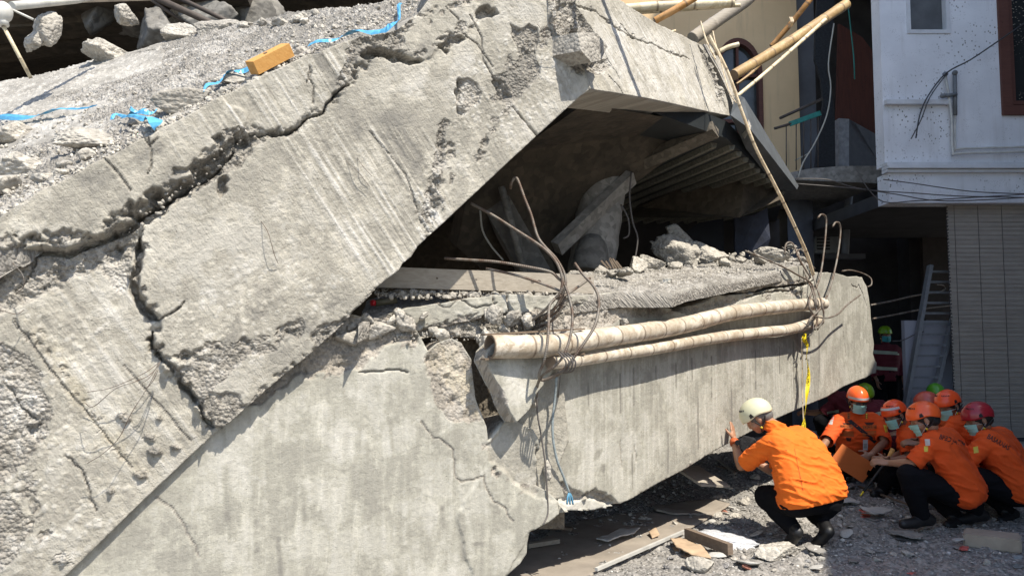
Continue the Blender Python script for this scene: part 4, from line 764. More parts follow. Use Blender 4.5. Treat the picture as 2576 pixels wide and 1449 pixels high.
# narrow dark recess with balcony
rc = thing('recessed_building', 'dark gutted house front in the gap between the yellow and white houses', 'building', P(2110, 450, 12))
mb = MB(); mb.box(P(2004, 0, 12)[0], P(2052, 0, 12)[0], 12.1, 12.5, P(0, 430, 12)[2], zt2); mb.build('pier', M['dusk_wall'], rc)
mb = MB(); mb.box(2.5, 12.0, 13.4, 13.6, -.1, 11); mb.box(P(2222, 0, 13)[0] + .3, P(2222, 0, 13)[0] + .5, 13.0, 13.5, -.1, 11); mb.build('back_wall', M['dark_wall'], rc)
mb = MB(); mb.prism([P(1985, 452, 10.6), P(2222, 462, 10.6), P(2222, 418, 10.6), P(2120, 418, 10.6), P(2040, 424, 10.6), P(1990, 434, 10.6)], (0, 2.9, 0)); mb.build('balcony_slab', M['grey_conc'], rc)
mb = MB(); mb.prism([P(2110, 420, 11.2), P(2136, 420, 11.2), P(2136, 300, 11.2), P(2110, 298, 11.2)], (0, .2, 0)); mb.build('pillar', m_plain('peeling_pale_pillar', (.27, .28, .30), .8, .3), rc)
mb = MB(); mb.prism([P(2136, 420, 11.3), P(2218, 420, 11.6), P(2216, 345, 11.6), P(2150, 308, 11.3), P(2136, 300, 11.3)], (0, .1, 0)); mb.build('parapet', m_plain('dim_parapet', (.10, .105, .12), .9), rc)
mb = MB(); mb.prism([P(2104, 300, 11.7), P(2160, 330, 11.7), P(2218, 345, 11.7), P(2218, 160, 11.7), P(2170, 95, 11.7), P(2110, 60, 11.7)], (0, .05, 0)); mb.build('red_board', M['redboard'], rc, label='wine red board leaning in the opening')
mb = MB(); mb.box(4.5, 7.5, 9.9, 13.4, 8.2, 8.4); mb.build('shade_roof', M['dark_wall'], rc)  # unseen roof added to keep the recess dark
nt = MB(); pts = [(2058, -20), (2100, -20), (2096, 80), (2090, 130), (2080, 180), (2092, 230), (2100, 300), (2102, 420), (2052, 420), (2060, 330), (2072, 260), (2066, 200), (2050, 150), (2052, 60)]; nt.prism([P(x, y, 11.0) for x, y in pts], (0, .06, 0)); nt.build('black_netting', M['netting'], label='black shade net hanging twisted over the dark balcony', cat='netting')
for (a, b_, r, m_) in (((1962, 296), (2062, 248), .025, 'iron'), ((1950, 330), (1992, 318), .025, 'iron'), ((1990, 318), (2060, 290), .035, 'teal')):
    pass
bal = thing('balcony_railing', 'bent balcony railing with a rusty handrail and teal strip', 'railing', P(2010, 420, 10.7))
MB().tube([P(1962, 298, 10.7), P(2068, 250, 10.7)], .022, 8).build('handrail', M['iron'], bal); MB().tube([P(1948, 324, 10.7), P(1990, 312, 10.7)], .02, 8).build('rail', M['iron'], bal); MB().bar(P(1986, 313, 10.7), P(2064, 285, 10.7), .03, .07).build('strip', M['teal'], bal)
for x in (1978, 2003, 2022, 2040, 2058): MB().tube([P(x, 312 - (x - 1978) * .3, 10.7), P(x, 428, 10.7)], .008, 5).build('baluster', M['iron'], bal)
MB().tube([P(2000, 404, 10.75), P(2040, 384, 10.75)], .01, 5).build('stay', M['pale_wire'], bal)
pxtube([(2098, 60), (2084, 160), (2090, 220), (2080, 290), (2050, 360), (2020, 410), (2008, 450)], 10.4, .010, 6).build('hanging_cable', M['pale_wire'], label='pale cable hanging down in front of the black netting', cat='cable')
pxtube([(2134, 20), (2142, 90), (2148, 150), (2150, 200)], 11, .010, 6).build('teal_rope', M['teal'], label='teal rope dangling in front of the wine red board', cat='rope')
# dim ground floor
gf = thing('dark_shopfront', 'unlit ground floor with pale column and air conditioner below the balcony', 'shopfront', P(2100, 1100, 12.5))
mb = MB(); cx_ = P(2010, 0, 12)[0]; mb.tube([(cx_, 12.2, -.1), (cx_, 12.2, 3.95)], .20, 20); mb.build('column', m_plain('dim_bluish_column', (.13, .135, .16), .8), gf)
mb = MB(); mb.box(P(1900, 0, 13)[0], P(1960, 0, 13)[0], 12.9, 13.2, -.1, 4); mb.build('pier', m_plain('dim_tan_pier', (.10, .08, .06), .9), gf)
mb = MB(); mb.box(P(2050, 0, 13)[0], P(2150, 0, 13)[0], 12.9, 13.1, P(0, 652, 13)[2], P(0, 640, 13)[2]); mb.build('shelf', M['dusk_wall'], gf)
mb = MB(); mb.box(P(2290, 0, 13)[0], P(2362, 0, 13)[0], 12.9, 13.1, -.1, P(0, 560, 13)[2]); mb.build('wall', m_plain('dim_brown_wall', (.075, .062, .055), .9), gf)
ac = thing('air_conditioner', 'dim off-white outdoor air conditioner on a shelf in the dark', 'air conditioner', P(2082, 640, 12.8)); mb = MB(); slabpx(mb, 2050, 2110, 560, 636, 12.8, .25); mb.build('casing', M['ac'], ac)
for k in range(8): mb = MB(); slabpx(mb, 2056, 2088, 568 + k * 8, 572 + k * 8, 12.77, .02); mb.build('louvre', M['dark_wall'], ac)
pxtube([(2138, 470), (2130, 560), (2126, 640)], 12, .06, 10).build('soil_pipe', M['pipe_grey'], label='thick dim pipe hanging under the balcony', cat='pipe')
for x, yb_, w in ((2150, 700, 40),): pass

# added tall block outside the frame, shaped so its shade covers the right-hand side
nb_ = thing('shade_block', 'tall plain block added outside the right edge to shade that side', 'building', (8, 3, 0))
mb = MB(); mb.prism([(4.62, .62, 0), (7.55, 8.3, 0), (11, 8.3, 0), (11, .62, 0)], (0, 0, 7.0)); mb.build('wall', M['dusk_wall'], nb_)  # wall of the added shade block
mb = MB(); mb.box(7.4, 12, 5.4, 9.3, 0, 19); mb.build('shade_tower', M['dusk_wall'], nb_)

# ------------------------------------------------------------------ under the raised girder
ci = thing('collapsed_storey', 'dark collapsed storey under the raised girder with ribbed decking and brown stained beams', 'building ruin', (0.5, 7, 2))
ZD = 3.34; d_r = np.array([.27, -.963]); d_c = np.array([.963, .27])
deck_poly = [(.38, 5.05), (1.93, 6.55), (3.38, 9.05), (4.1, 11.4), (-3.6, 11.4), (-3.6, 7.2), (-.8, 5.5)]
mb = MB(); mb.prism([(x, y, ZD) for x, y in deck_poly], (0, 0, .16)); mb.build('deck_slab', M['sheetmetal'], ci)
def clipline(c, poly):
    o = d_c * c; ts = []
    for i in range(len(poly)):
        a = np.array(poly[i]) - o; b2 = np.array(poly[(i + 1) % len(poly)]) - o; ca, cb = a.dot(d_c), b2.dot(d_c)
        if (ca > 0) != (cb > 0): f = ca / (ca - cb); ts.append((a + (b2 - a) * f).dot(d_r))
    return (o, min(ts), max(ts)) if len(ts) >= 2 else None
k = 0
rib_poly = [(1.96, 6.6), (3.36, 9.0), (4.0, 11.4), (-3.6, 11.4), (-3.6, 8.5), (1.1, 7.35)]
for c0 in np.arange(-.4, 6.2, .2):
    r = clipline(c0, rib_poly)
    if r is None: continue
    o, t0, t1 = r; a = np.append(o + d_r * t0, ZD); b_ = np.append(o + d_r * (t1 - .02), ZD); w = np.append(d_c, 0)
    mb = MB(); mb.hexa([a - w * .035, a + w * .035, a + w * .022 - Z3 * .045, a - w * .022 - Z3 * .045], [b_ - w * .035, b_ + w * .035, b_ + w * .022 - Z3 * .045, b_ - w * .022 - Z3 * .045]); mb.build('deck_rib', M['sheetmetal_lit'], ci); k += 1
mb = MB(); bw = [P(1180, 470, 6.1), P(1300, 380, 6.05), P(1470, 262, 4.98), P(1800, 316, 6.72), P(1590, 412, 7.0), P(1500, 530, 7.0), P(1380, 640, 6.9), P(1240, 700, 6.7), P(1150, 620, 6.3)]
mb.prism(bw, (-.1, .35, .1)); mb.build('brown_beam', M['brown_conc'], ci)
MB().bar(P(1800, 326, 6.35), P(1560, 432, 6.95), .10, .12, (-.2, -.8, .5)).build('beam_flange', m_rubble('grey_brown_concrete', (.13, .11, .085), (.09, .078, .06), .5), ci)
MB().bar(P(1588, 446, 6.75), P(1400, 625, 6.45), .09, .13, (-.3, -.6, .5)).build('strut', M['grey_conc'], ci)
cb, ct = P(1486, 690, 6.75), P(1522, 430, 6.95); mb = MB(); mb.tube(np.array([cb + (ct - cb) * f for f in np.linspace(0, 1, 14)]), .215 + .006 * np.sin(np.arange(14) * 2.1), 26); mb.build('round_column', M['grey_conc'], ci)
mb = MB(); mb.tube(np.array([cb + (ct - cb) * f + np.array([-.03, -.14, 0]) for f in np.linspace(0, .33, 6)]), np.array([.16, .165, .16, .15, .13, .09]), 20); mb.build('column_core', M['dim_conc'], ci)
MB().bar(P(1205, 440, 6.35), P(1352, 700, 6.35), .24, .2, (0, -1, .2)).build('leaning_column', M['dim_conc'], ci); MB().tube([P(1262, 470, 6.1), P(1320, 690, 6.15)], .03, 8).build('conduit', M['dim_conc'], ci)
MB().bar(P(1290, 480, 6.5), P(1385, 690, 6.6), .10, .12, (0, -1, .2)).build('leaning_beam', M['brown_conc'], ci)
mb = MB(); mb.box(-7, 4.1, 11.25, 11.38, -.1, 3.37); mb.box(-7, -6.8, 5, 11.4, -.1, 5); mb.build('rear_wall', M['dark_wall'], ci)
mb = MB(); mb.prism([P(1590, 548, 8.6), P(1860, 548, 8.2), P(1972, 498, 8.4), P(1955, 470, 8.8), P(1880, 400, 8.4), P(1610, 520, 9.2)], (.05, .5, .1)); mb.build('fallen_slab', M['brown_conc'], ci)
mb = MB(); mb.prism([P(1848, 548, 8.9), P(1900, 540, 8.8), P(1930, 522, 8.8), P(1938, 600, 8.8), P(1920, 660, 8.9), P(1850, 664, 8.9)], (0, .05, 0)); mb.build('tarpaulin', m_plain('dark_blue_tarpaulin', (.028, .035, .06), .7, .4, 8, .6), label='dark blue tarpaulin hanging in the dim gap under the girder', cat='tarpaulin')
mb = MB(); mb.prism([P(1700, 600, 9.2), P(1760, 560, 9.2), P(1820, 550, 9.2), P(1822, 670, 9.2), P(1710, 670, 9.2)], (0, .05, 0)); mb.build('tarpaulin', m_plain('black_tarpaulin', (.02, .024, .036), .8), label='black tarpaulin sheet left of the dark blue one', cat='tarpaulin')
for pts, lab in (([(1208, 530), (1214, 580), (1236, 620), (1266, 655)], 'pale curved cable hanging left under the girder'), ([(1588, 432), (1584, 500), (1592, 560), (1604, 600), (1596, 660)], 'thin dark wire hanging right of the round column'), ([(1562, 515), (1580, 550), (1582, 590), (1568, 600)], 'short hooked wire beside the round column')):
    pxtube(pts, 6.0 if pts[0][0] < 1300 else 6.6, .008, 6).build('hanging_wire', M['pale_wire'] if pts[0][0] < 1300 else M['wire'], label=lab, cat='wire')

# ------------------------------------------------------------------ top left: next storey above
US_ROCKS = []
us = thing('upper_storey_ruin', 'dark brown undersides of the next fallen storey at the top left', 'building ruin', P(300, 60, 7))
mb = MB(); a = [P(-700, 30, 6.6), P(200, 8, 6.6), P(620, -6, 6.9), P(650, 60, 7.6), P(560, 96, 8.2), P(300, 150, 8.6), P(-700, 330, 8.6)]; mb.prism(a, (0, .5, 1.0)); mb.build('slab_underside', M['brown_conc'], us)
for x_, y_, s_, r_ in ((480, 40, .60, 7.2), (590, 20, .62, 7.6), (404, 86, .42, 6.9), (350, 26, .5, 7.2), (640, 46, .36, 7.3), (250, 30, .45, 7.0), (530, 64, .34, 6.9), (440, 10, .6, 7.8)): US_ROCKS.append((x_, y_, s_, r_))
for (a, b_, w, h) in (((-400, 90, 6.9), (560, 20, 7.2), .35, .25), ((-400, 170, 7.3), (470, 60, 7.6), .3, .2)): MB().bar(P(*a), P(*b_), w, h).build('beam', M['brown_conc'], us)
mb = MB(); mb.box(-9, .2, 8.4, 11.4, 5.6, 5.8); mb.box(-12, -.2, 11.2, 11.4, 0, 9); mb.build('slab', M['brown_conc'], us)  # level slab is an unseen roof added to darken the storey below
tb = MB(); tb.prism([P(640, 70, 9), P(1130, 70, 9), P(1130, -300, 9), P(640, -300, 9)], (0, .3, 0)); tb.build('tan_wall', m_plain('sunlit_tan_wall', (.40, .34, .25), .9, .2, 3), label='tan wall seen beyond the top edge of the tilted slab', cat='wall')
# ================================================================== reinforcing bars (parts of the girders they stick out of)
def smooth_px(pts, k=7): return catmull([P(*p) for p in pts], k)
def rebar(pts, r, parent, k=7, mat='rebar', name='rebar', lab=None):
    o = MB().tube(smooth_px(pts, k), r * .84, 8).build(name, M[mat], parent)
    if lab: o['label'] = lab
    return o
Yb = PR.hit(1410, 850)[1]        # the break
yb = Yb - .22
rebar([(1284, 474, 4.55), (1287, 460, 4.5), (1296, 448, 4.48), (1304, 456, 4.47), (1320, 500, 4.45), (1336, 540, 4.44), (1352, 594, 4.42), (1372, 622, 4.4), (1400, 652, 4.38), (1420, 690, 4.37), (1422, 720, 4.36), (1410, 750, 4.38), (1392, 780, 4.4), (1360, 806, 4.5)], .0105, root_r, lab='tall hooked rebar rising from the break')
rebar([(1184, 512, 4.5), (1240, 542, 4.46), (1300, 580, 4.43), (1350, 612, 4.4), (1380, 636, 4.38), (1402, 664, 4.36), (1414, 700, 4.35), (1410, 734, 4.35), (1392, 756, 4.37), (1366, 784, 4.42), (1330, 812, 4.5)], .0105, root_r, lab='long rebar slanting up to the left')
rebar([(1118, 650, 4.45), (1180, 654, 4.44), (1250, 659, 4.42), (1330, 672, 4.4), (1384, 684, 4.38), (1404, 700, 4.37), (1420, 716, 4.36), (1432, 750, 4.35), (1440, 790, 4.32), (1436, 840, 4.28), (1420, 890, 4.25), (1396, 920, 4.26), (1374, 936, 4.3), (1360, 950, 4.36), (1352, 970, 4.42), (1350, 996, 4.48)], .010, root_r, lab='rebar running left then down over the bamboo')
rebar([(1222, 676, 4.46), (1280, 688, 4.44), (1330, 702, 4.42), (1380, 720, 4.4), (1408, 732, 4.38), (1420, 740, 4.38)], .0095, root_r)
rebar([(1446, 662, 4.5), (1466, 690, 4.46), (1490, 716, 4.42), (1504, 742, 4.38), (1506, 776, 4.35), (1496, 820, 4.3), (1470, 862, 4.27), (1446, 896, 4.27), (1420, 930, 4.3), (1392, 948, 4.36)], .0105, root_r, lab='rebar looping down to the right of the bundle')
rebar([(1416, 742, 4.38), (1396, 752, 4.36), (1382, 772, 4.34), (1380, 820, 4.28), (1376, 870, 4.24), (1368, 910, 4.25), (1356, 942, 4.3), (1362, 956, 4.36), (1390, 948, 4.34), (1420, 926, 4.3), (1440, 906, 4.3)], .0100, root_r)
rebar([(1484, 700, 4.6), (1454, 722, 4.5), (1424, 742, 4.4), (1400, 752, 4.38)], .010, root_r)
for k in range(3): rebar([(1340, 800 + k * 14, 4.62), (1372, 790 + k * 13, 4.5), (1404, 768 + k * 12, 4.44), (1424, 740, 4.42)], .009, root_r)
rebar([(1322, 800, 4.66), (1316, 816, 4.6), (1324, 836, 4.55), (1334, 846, 4.55)], .006, root_r)
for x in (1352, 1360, 1368, 1376): rebar([(x, 780, 4.58), (x + 3, 806, 4.55), (x + 6, 836, 4.52)], .0035, root_r, 3)
# lashing at the poles' near end
for a in range(4): rebar([(1404 + a * 7, 886, 4.26), (1414 + a * 8, 896, 4.2), (1424 + a * 8, 912, 4.19), (1418 + a * 8, 932, 4.22), (1402 + a * 7, 938, 4.3)], .0055, root_r, 4, 'wire', 'tie_wire')
# right cluster
xr = lambda x, y, o: PR.hit(x, y, o)[1]
def rr(pts, r, lab=None, mat='rebar', parent=None): return rebar([(x, y, xr(x, y, o)) for x, y, o in pts], r, parent or root_r, 7, mat, 'rebar', lab)
rr([(2058, 548, .02), (2066, 540, .02), (2077, 546, .02), (2078, 570, .02), (2074, 620, .03), (2066, 680, .04), (2056, 716, .08), (2040, 740, .14), (2036, 770, .2), (2050, 800, .22)], .0125, 'upright hooked rebar, left of the tall pair')
rr([(2095, 570, .02), (2102, 560, .02), (2112, 564, .02), (2114, 590, .02), (2106, 650, .03), (2092, 710, .06), (2078, 750, .14), (2062, 778, .2), (2040, 800, .22), (2030, 820, .2)], .0125, 'upright hooked rebar, right of the tall pair')
rr([(1974, 640, -.2), (1976, 618, -.2), (1984, 610, -.2), (1996, 616, -.15), (2010, 650, -.05), (2030, 700, .05), (2046, 740, .15), (2056, 800, .2), (2050, 830, .2)], .011)
rr([(2006, 632, -.1), (2014, 628, -.1), (2026, 640, -.05), (2040, 680, .02), (2052, 716, .1), (2066, 760, .2), (2072, 800, .22), (2056, 830, .18)], .010)
rr([(1874, 631, -.1), (1920, 650, -.02), (1970, 672, .04), (2010, 694, .08), (2040, 712, .12), (2050, 740, .16), (2056, 770, .2)], .010, 'thin rebar slanting left over the slab top')
rr([(2004, 640, .0), (2020, 668, .05), (2040, 700, .1)], .010); rr([(2020, 650, .0), (2050, 676, .05)], .010)
rr([(2050, 796, .2), (2080, 800, .22), (2108, 790, .22), (2130, 768, .2), (2164, 742, .2)], .010, 'bent bar with a pale end in front of the beam end', 'rebar')
rr([(2118, 682, -.1), (2140, 680, -.12), (2170, 688, -.1), (2190, 700, -.05), (2192, 716, -.02), (2182, 722, .0)], .010)
rr([(2190, 768, -.05), (2240, 758, -.05), (2300, 744, -.05), (2360, 734, -.05), (2376, 726, -.05), (2372, 718, -.05), (2354, 716, -.05)], .014, 'hooked bar reaching right from the beam end')
rr([(2196, 802, -.05), (2260, 790, -.05), (2330, 776, -.05), (2396, 768, -.05)], .014, 'straight bar reaching right from the beam end')
rr([(2030, 740, .03), (2040, 770, .1), (2046, 830, .18), (2030, 850, .14)], .006, mat='wire'); rr([(1410, 940, .14), (1404, 1000, .03)], .004, mat='wire')
# wires hanging out of the raised face
def facewire(pts, pl, lab, parent, r=.0017, mat='rebar'):
    q = catmull([pl.hit(x, y, o) for x, y, o in pts], 6); o = MB().tube(q, r, 5).build('binding_wire', M[mat], parent); o['label'] = lab
for pts, lab in (([(404, 908, .04), (380, 940, .10), (340, 960, .12), (290, 978, .12), (236, 1022, .08), (214, 1014, .03)], 'wire tuft, upper strand'), ([(404, 908, .04), (388, 944, .12), (368, 980, .12), (330, 1040, .12), (300, 1100, .10), (260, 1140, .08), (220, 1165, .05)], 'wire tuft, long lower strand'),
                 ([(402, 912, .03), (376, 950, .08), (358, 964, .08), (370, 974, .08), (386, 956, .09), (398, 930, .06)], 'wire tuft, loop'), ([(400, 912, .03), (360, 940, .06), (280, 975, .05), (220, 986, .02)], 'wire tuft, thin pale strand')):
    facewire(pts, PF, lab, root_up)
for pts in ([(654, 552, -.01), (672, 580, .05), (682, 610, .06), (690, 640, .05), (700, 664, .02)], [(872, 406, .0), (900, 432, .04), (930, 470, .03)], [(898, 396, 0), (914, 420, .04), (936, 444, .04)], [(1340, 90, .04), (1360, 92, .1), (1380, 60, .12), (1404, 62, .14), (1440, 80, .12)], [(1352, 62, .06), (1376, 92, .12), (1388, 96, .1), (1396, 60, .12)], [(30, 660, .02), (56, 690, .06), (60, 720, .06), (40, 740, .02)], [(0, 780, .03), (40, 790, .05), (60, 780, .02)]):
    facewire(pts, PF, 'short tangled binding wire', root_up)

# ================================================================== bamboo on the lower girder
def bamboo(name, pts, radii, mat, lab, sp=.27, open_end=False, k=10, group=None, cat='bamboo pole', n=14):
    pts = np.asarray(pts, float); q = catmull(pts, k); L = np.concatenate([[0], np.cumsum(np.linalg.norm(np.diff(q, axis=0), axis=1))]); m = max(8, int(L[-1] / .012)); t = np.linspace(0, L[-1], m)
    qq = np.stack([np.interp(t, L, q[:, i]) for i in range(3)], 1); r = np.interp(t, [0, L[-1]], radii); f = (t / sp) % 1; r = r * (1 + .07 * np.exp(-((np.minimum(f, 1 - f)) / .035) ** 2) - .05 * np.exp(-((np.minimum(f, 1 - f)) / .012) ** 2)) * (1 + .015 * np.sin(t * 9))
    mb = MB()
    if open_end:
        mb.tube(qq, r, n, cap=False); ri = r * .84; mb.tube(qq[:40], ri[:40], n, cap=False); hol = MB(); hol.tube(qq[:38], ri[:38] * .985, n, cap=False); hol.tube([qq[36], qq[37]], ri[36] * .97, n)
        b0 = len(qq) * n; mb.F += [(k_, (k_ + 1) % n, b0 + (k_ + 1) % n, b0 + k_) for k_ in range(n)]; mb.smooth += [False] * n
        nn = len(qq) * n; mb.F.append(tuple((len(qq) - 1) * n + k_ for k_ in range(n))); mb.smooth.append(False); mb.F.append(tuple(nn + 39 * n + k_ for k_ in range(n))); mb.smooth.append(False)
    else: mb.tube(qq, r, n)
    o = mb.build(name, M[mat], None); tag(o, lab, cat, group)
    if open_end: hol.build('hollow', M['wood_brown'], o)  # dark brown lining carries the hollow's shade in its colour
    return o, qq, r
up = [(1232, 872, .16), (1320, 872, .14), (1400, 868, .13), (1500, 852, .12), (1600, 838, .11), (1720, 818, .10), (1830, 790, .09), (1930, 776, .09), (2010, 768, .10), (2072, 764, .12)]
o, qq, r = bamboo('bamboo_pole', [P(x, y, (PR if x > 1380 else PE2).hit(x, y, off + (.0 if x > 1380 else -.02))[1] - (0 if x > 1380 else .10)) for x, y, off in up], (.068, .058), 'bamboo', 'thick weathered bamboo pole lashed across the concrete beam, upper of two', .25, True)
i0 = 3
lo = [(1385, 912, .14), (1450, 906, .12), (1540, 892, .11), (1640, 878, .11), (1740, 860, .10), (1830, 846, .09), (1920, 836, .09), (1990, 828, .10), (2062, 806, .11)]
bamboo('bamboo_pole', [PR.hit(x, y, o_) for x, y, o_ in lo], (.040, .050), 'bamboo', 'thinner weathered bamboo pole lashed under the thick one', .24)
# split lips at the open end of the thick pole
for dz, w in ((.075, 1), (-.078, 1)):
    a = qq[2] + np.array([-.06, -.02, dz * .9]); b_ = qq[60] + np.array([0, -.02, dz]); mb = MB(); mb.bar(a, b_, .05, .010); mb.build('bamboo_splint', M['bamboo'], label='flat bamboo splint along the %s side of the thick pole' % ('top' if dz > 0 else 'bottom'), cat='bamboo splint')
# poles at the top right
def pole(pts, radii, mat, lab, sp=.3, **kw): return bamboo('bamboo_pole', [P(*p) for p in pts], radii, mat, lab, sp, **kw)
pole([(1845, 190, 7.6), (1930, 140, 7.9), (2020, 84, 8.2), (2128, 12, 8.6)], (.055, .062), 'bamboo_tan', 'thick tan bamboo pole slanting up right in front of the arched window', .36)
pole([(1848, 248, 7.6), (1930, 180, 7.8), (2030, 92, 8.1), (2076, 50, 8.25)], (.020, .022), 'bamboo_pale', 'thin pale bamboo pole just under the thick tan one', .3)
pole([(1940, 118, 8.6), (1990, 60, 8.5), (2030, 10, 8.4), (2060, -30, 8.4)], (.028, .034), 'bamboo_orange', 'orange bamboo pole rising above the thick tan pole', .33)
pole([(1852, 214, 7.9), (1884, 190, 8), (1910, 165, 8.1)], (.016, .018), 'bamboo_tan', 'short bamboo pole crossing behind the arched window sill', .33)
pole([(1560, 24, 6.6), (1660, 16, 6.6), (1760, 12, 6.6), (1846, 8, 6.6)], (.042, .042), 'bamboo_pale', 'pale yellow bamboo pole lying level along the top edge of the photo', .34)
pole([(1570, 34, 6.7), (1700, 26, 6.7), (1862, 14, 6.7)], (.018, .018), 'bamboo_pale', 'thin bamboo pole right under the pale yellow one', .3)
pole([(1646, 54, 6.35), (1700, 24, 6.3), (1760, -12, 6.3)], (.030, .032), 'bamboo_orange', 'reddish brown bamboo pole crossing over the pale yellow pole', .3)
o = pole([(1742, 98, 6.9), (1800, 56, 7.0), (1880, 0, 7.1), (1900, -30, 7.1)], (.062, .060), 'wood_grey', 'thick grey timber pole slanting behind the girder top')[0]; o.name = 'timber_pole'; o['category'] = 'timber pole'
pole([(1800, 136, 6.9), (1830, 120, 6.9), (1858, 112, 6.9)], (.022, .022), 'bamboo_pale', 'short broken bamboo stub in front of the arched window', .3)
pole([(1680, 84, 6.6), (1700, 78, 6.6)], (.014, .012), 'bamboo_pale', 'tiny bamboo stub poking over the girder top', .3)
bamboo('bamboo_stick', [P(*p) for p in [(1784, 90, 6.2), (1830, 180, 6.2), (1866, 280, 6.25), (1900, 370, 6.3), (1946, 460, 6.45), (1976, 520, 6.6), (2004, 580, 6.8), (2030, 640, 7.0), (2046, 690, 7.15)]], (.013, .017), 'stick', 'long thin bamboo stick standing from the beam end up past the girder block', .45, cat='bamboo stick', n=8)
bamboo('bamboo_stick', [P(*p) for p in [(1762, 54, 6.3), (1776, 100, 6.28), (1800, 150, 6.25)]], (.008, .008), 'stick', 'splintered bamboo sliver beside the girder top corner', .45, cat='bamboo stick', n=6)
MB().tube(catmull([P(1793, 78, 6.25), P(1800, 110, 6.2), P(1812, 150, 6.18), P(1822, 190, 6.15), P(1836, 235, 6.1), P(1852, 260, 6.1)], 5), .005, 5).build('string', M['stick'], label='pale string dangling beside the long bamboo stick', cat='string')
for a in range(3): MB().tube(catmull([P(1986 + a * 3, 44, 8.2), P(1990 + a * 3, 56, 8.1), P(1984 + a * 3, 70, 8.2)], 4), .006, 5).build('lashing', M['stick'], label='pale straw lashing hanging where two bamboo poles cross', cat='lashing', group='straw lashings')

# two poles standing above the frame whose shadows cross the end block
for (x0, y0, t0), (x1, y1, t1), r_ in (((1512, -10, .9), (1612, 252, 1.25), .03), ((1440, -10, .9), (1492, 232, 1.35), .024)):
    s_ = np.array(SUN); a = PC_.hit(x0, y0) + s_ * t0; b_ = PC_.hit(x1, y1) + s_ * t1; MB().tube([a + (a - b_) * .4, a, b_], r_, 10).build('scaffold_pole', M['bamboo_pale'], label='bamboo pole above the frame, thrown shadow crosses the girder end block', cat='bamboo pole', group='poles above the frame')

# ================================================================== tape, ropes, ribbons
M['tape'] = m_plain('yellow_tape', (.72, .55, .02), .35, .1, 20); M['ink'] = m_plain('black_print', (.012, .012, .012), .6)
tp = thing('warning_tape', 'yellow and black police warning tape hanging down the concrete beam', 'warning tape', PR.hit(2028, 850, .12))
cpts = [(2026, 838, .11, 7), (2022, 852, .11, 9), (2030, 868, .11, 7), (2030, 884, .11, 3), (2028, 900, .11, 8), (2034, 930, .12, 7.5), (2033, 960, .12, 7), (2030, 990, .13, 6.5), (2027, 1020, .13, 5), (2024, 1040, .14, 3), (2023, 1056, .14, 7), (2021, 1076, .15, 8)]
V = []; 
cp = catmull([PR.hit(x, y, o_) for x, y, o_, w in cpts], 5); ww = np.interp(np.arange(len(cp)) / 5, range(len(cpts)), [w for *_, w in cpts]) * .0034
for i, c_ in enumerate(cp):
    tw = .5 * math.sin(i * .25); sd = uR * math.cos(tw) + nR * math.sin(tw); V += [c_ - sd * ww[i], c_ + nR * .004, c_ + sd * ww[i]]
F = [(3 * i + j, 3 * i + j + 1, 3 * i + 4 + j, 3 * i + 3 + j) for i in range(len(cp) - 1) for j in (0, 1)]
MB().add(V, F).build('tape_strip', M['tape'], tp)
def text(body, size, o, xdir, ydir, mat, parent, name='lettering', thick=.0006, bold=0):
    cu = bpy.data.curves.new(name, 'FONT'); cu.body = body; cu.size = size; cu.extrude = thick; cu.offset = bold; cu.align_x = 'CENTER'; cu.align_y = 'CENTER'
    ob = bpy.data.objects.new(name, cu); COL.objects.link(ob); x = Vector([float(c) for c in xdir]).normalized(); y = Vector([float(c) for c in ydir]); y = (y - x * y.dot(x)).normalized(); z = x.cross(y)
    m = Matrix((x, y, z)).transposed().to_4x4(); m.translation = Vector([float(c) for c in o]); dg = bpy.context.evaluated_depsgraph_get(); me = bpy.data.meshes.new_from_object(ob.evaluated_get(dg)); bpy.data.objects.remove(ob)
    me.transform(m); me.materials.clear(); return link(name, me, mat, parent)
text('POLDA JATIM', .052, PR.hit(2033, 945, .128), -Z3 + uR * .02, uR, M['ink'], tp); text('POLDA', .045, PR.hit(2024, 1064, .16), -Z3, uR, M['ink'], tp)
for k, (x, y) in enumerate([(2024, 846), (2028, 856), (2026, 866), (2030, 875), (2028, 905), (2026, 1036), (2024, 1044), (2024, 1052)]):
    c_ = PR.hit(x, y, .124); MB().hexa([c_ - uR * .018, c_ + uR * .018 + Z3 * .008, c_ + uR * .018 + Z3 * .018, c_ - uR * .018 + Z3 * .010], [c_ - uR * .018 - nR * .001, c_ + uR * .018 + Z3 * .008 - nR * .001, c_ + uR * .018 + Z3 * .018 - nR * .001, c_ - uR * .018 + Z3 * .010 - nR * .001]).build('printed_stripe', M['ink'], tp)
M['bluerope'] = m_plain('faded_blue_rope', (.26, .30, .31), .8, .3, 60, .8); M['bluerib'] = m_plain('blue_plastic_ribbon', (.10, .36, .60), .35, .3, 14, .5, .003)
bp = thing('blue_rope', 'faded blue rope hanging from the bamboo end down the cracked concrete', 'rope', PR.hit(1400, 950, .1))
MB().tube(catmull([PR.hit(1400, 948, .10), PR.hit(1396, 1000, .07), PR.hit(1390, 1060, .06), PR.hit(1392, 1110, .06), PR.hit(1402, 1160, .06), PR.hit(1418, 1200, .06), PR.hit(1432, 1240, .06)], 6), .008, 7).build('strand', M['bluerope'], bp)
for dx in (-5, 0, 5): MB().tube(catmull([PR.hit(1432, 1238, .06), PR.hit(1433 + dx, 1250, .07), PR.hit(1434 + dx * 1.5, 1268, .07)], 4), .006, 6).build('frayed_end', m_plain('blue_rope_fray', (.10, .28, .42), .7) if dx == -5 else bpy.data.materials['blue_rope_fray'], bp)
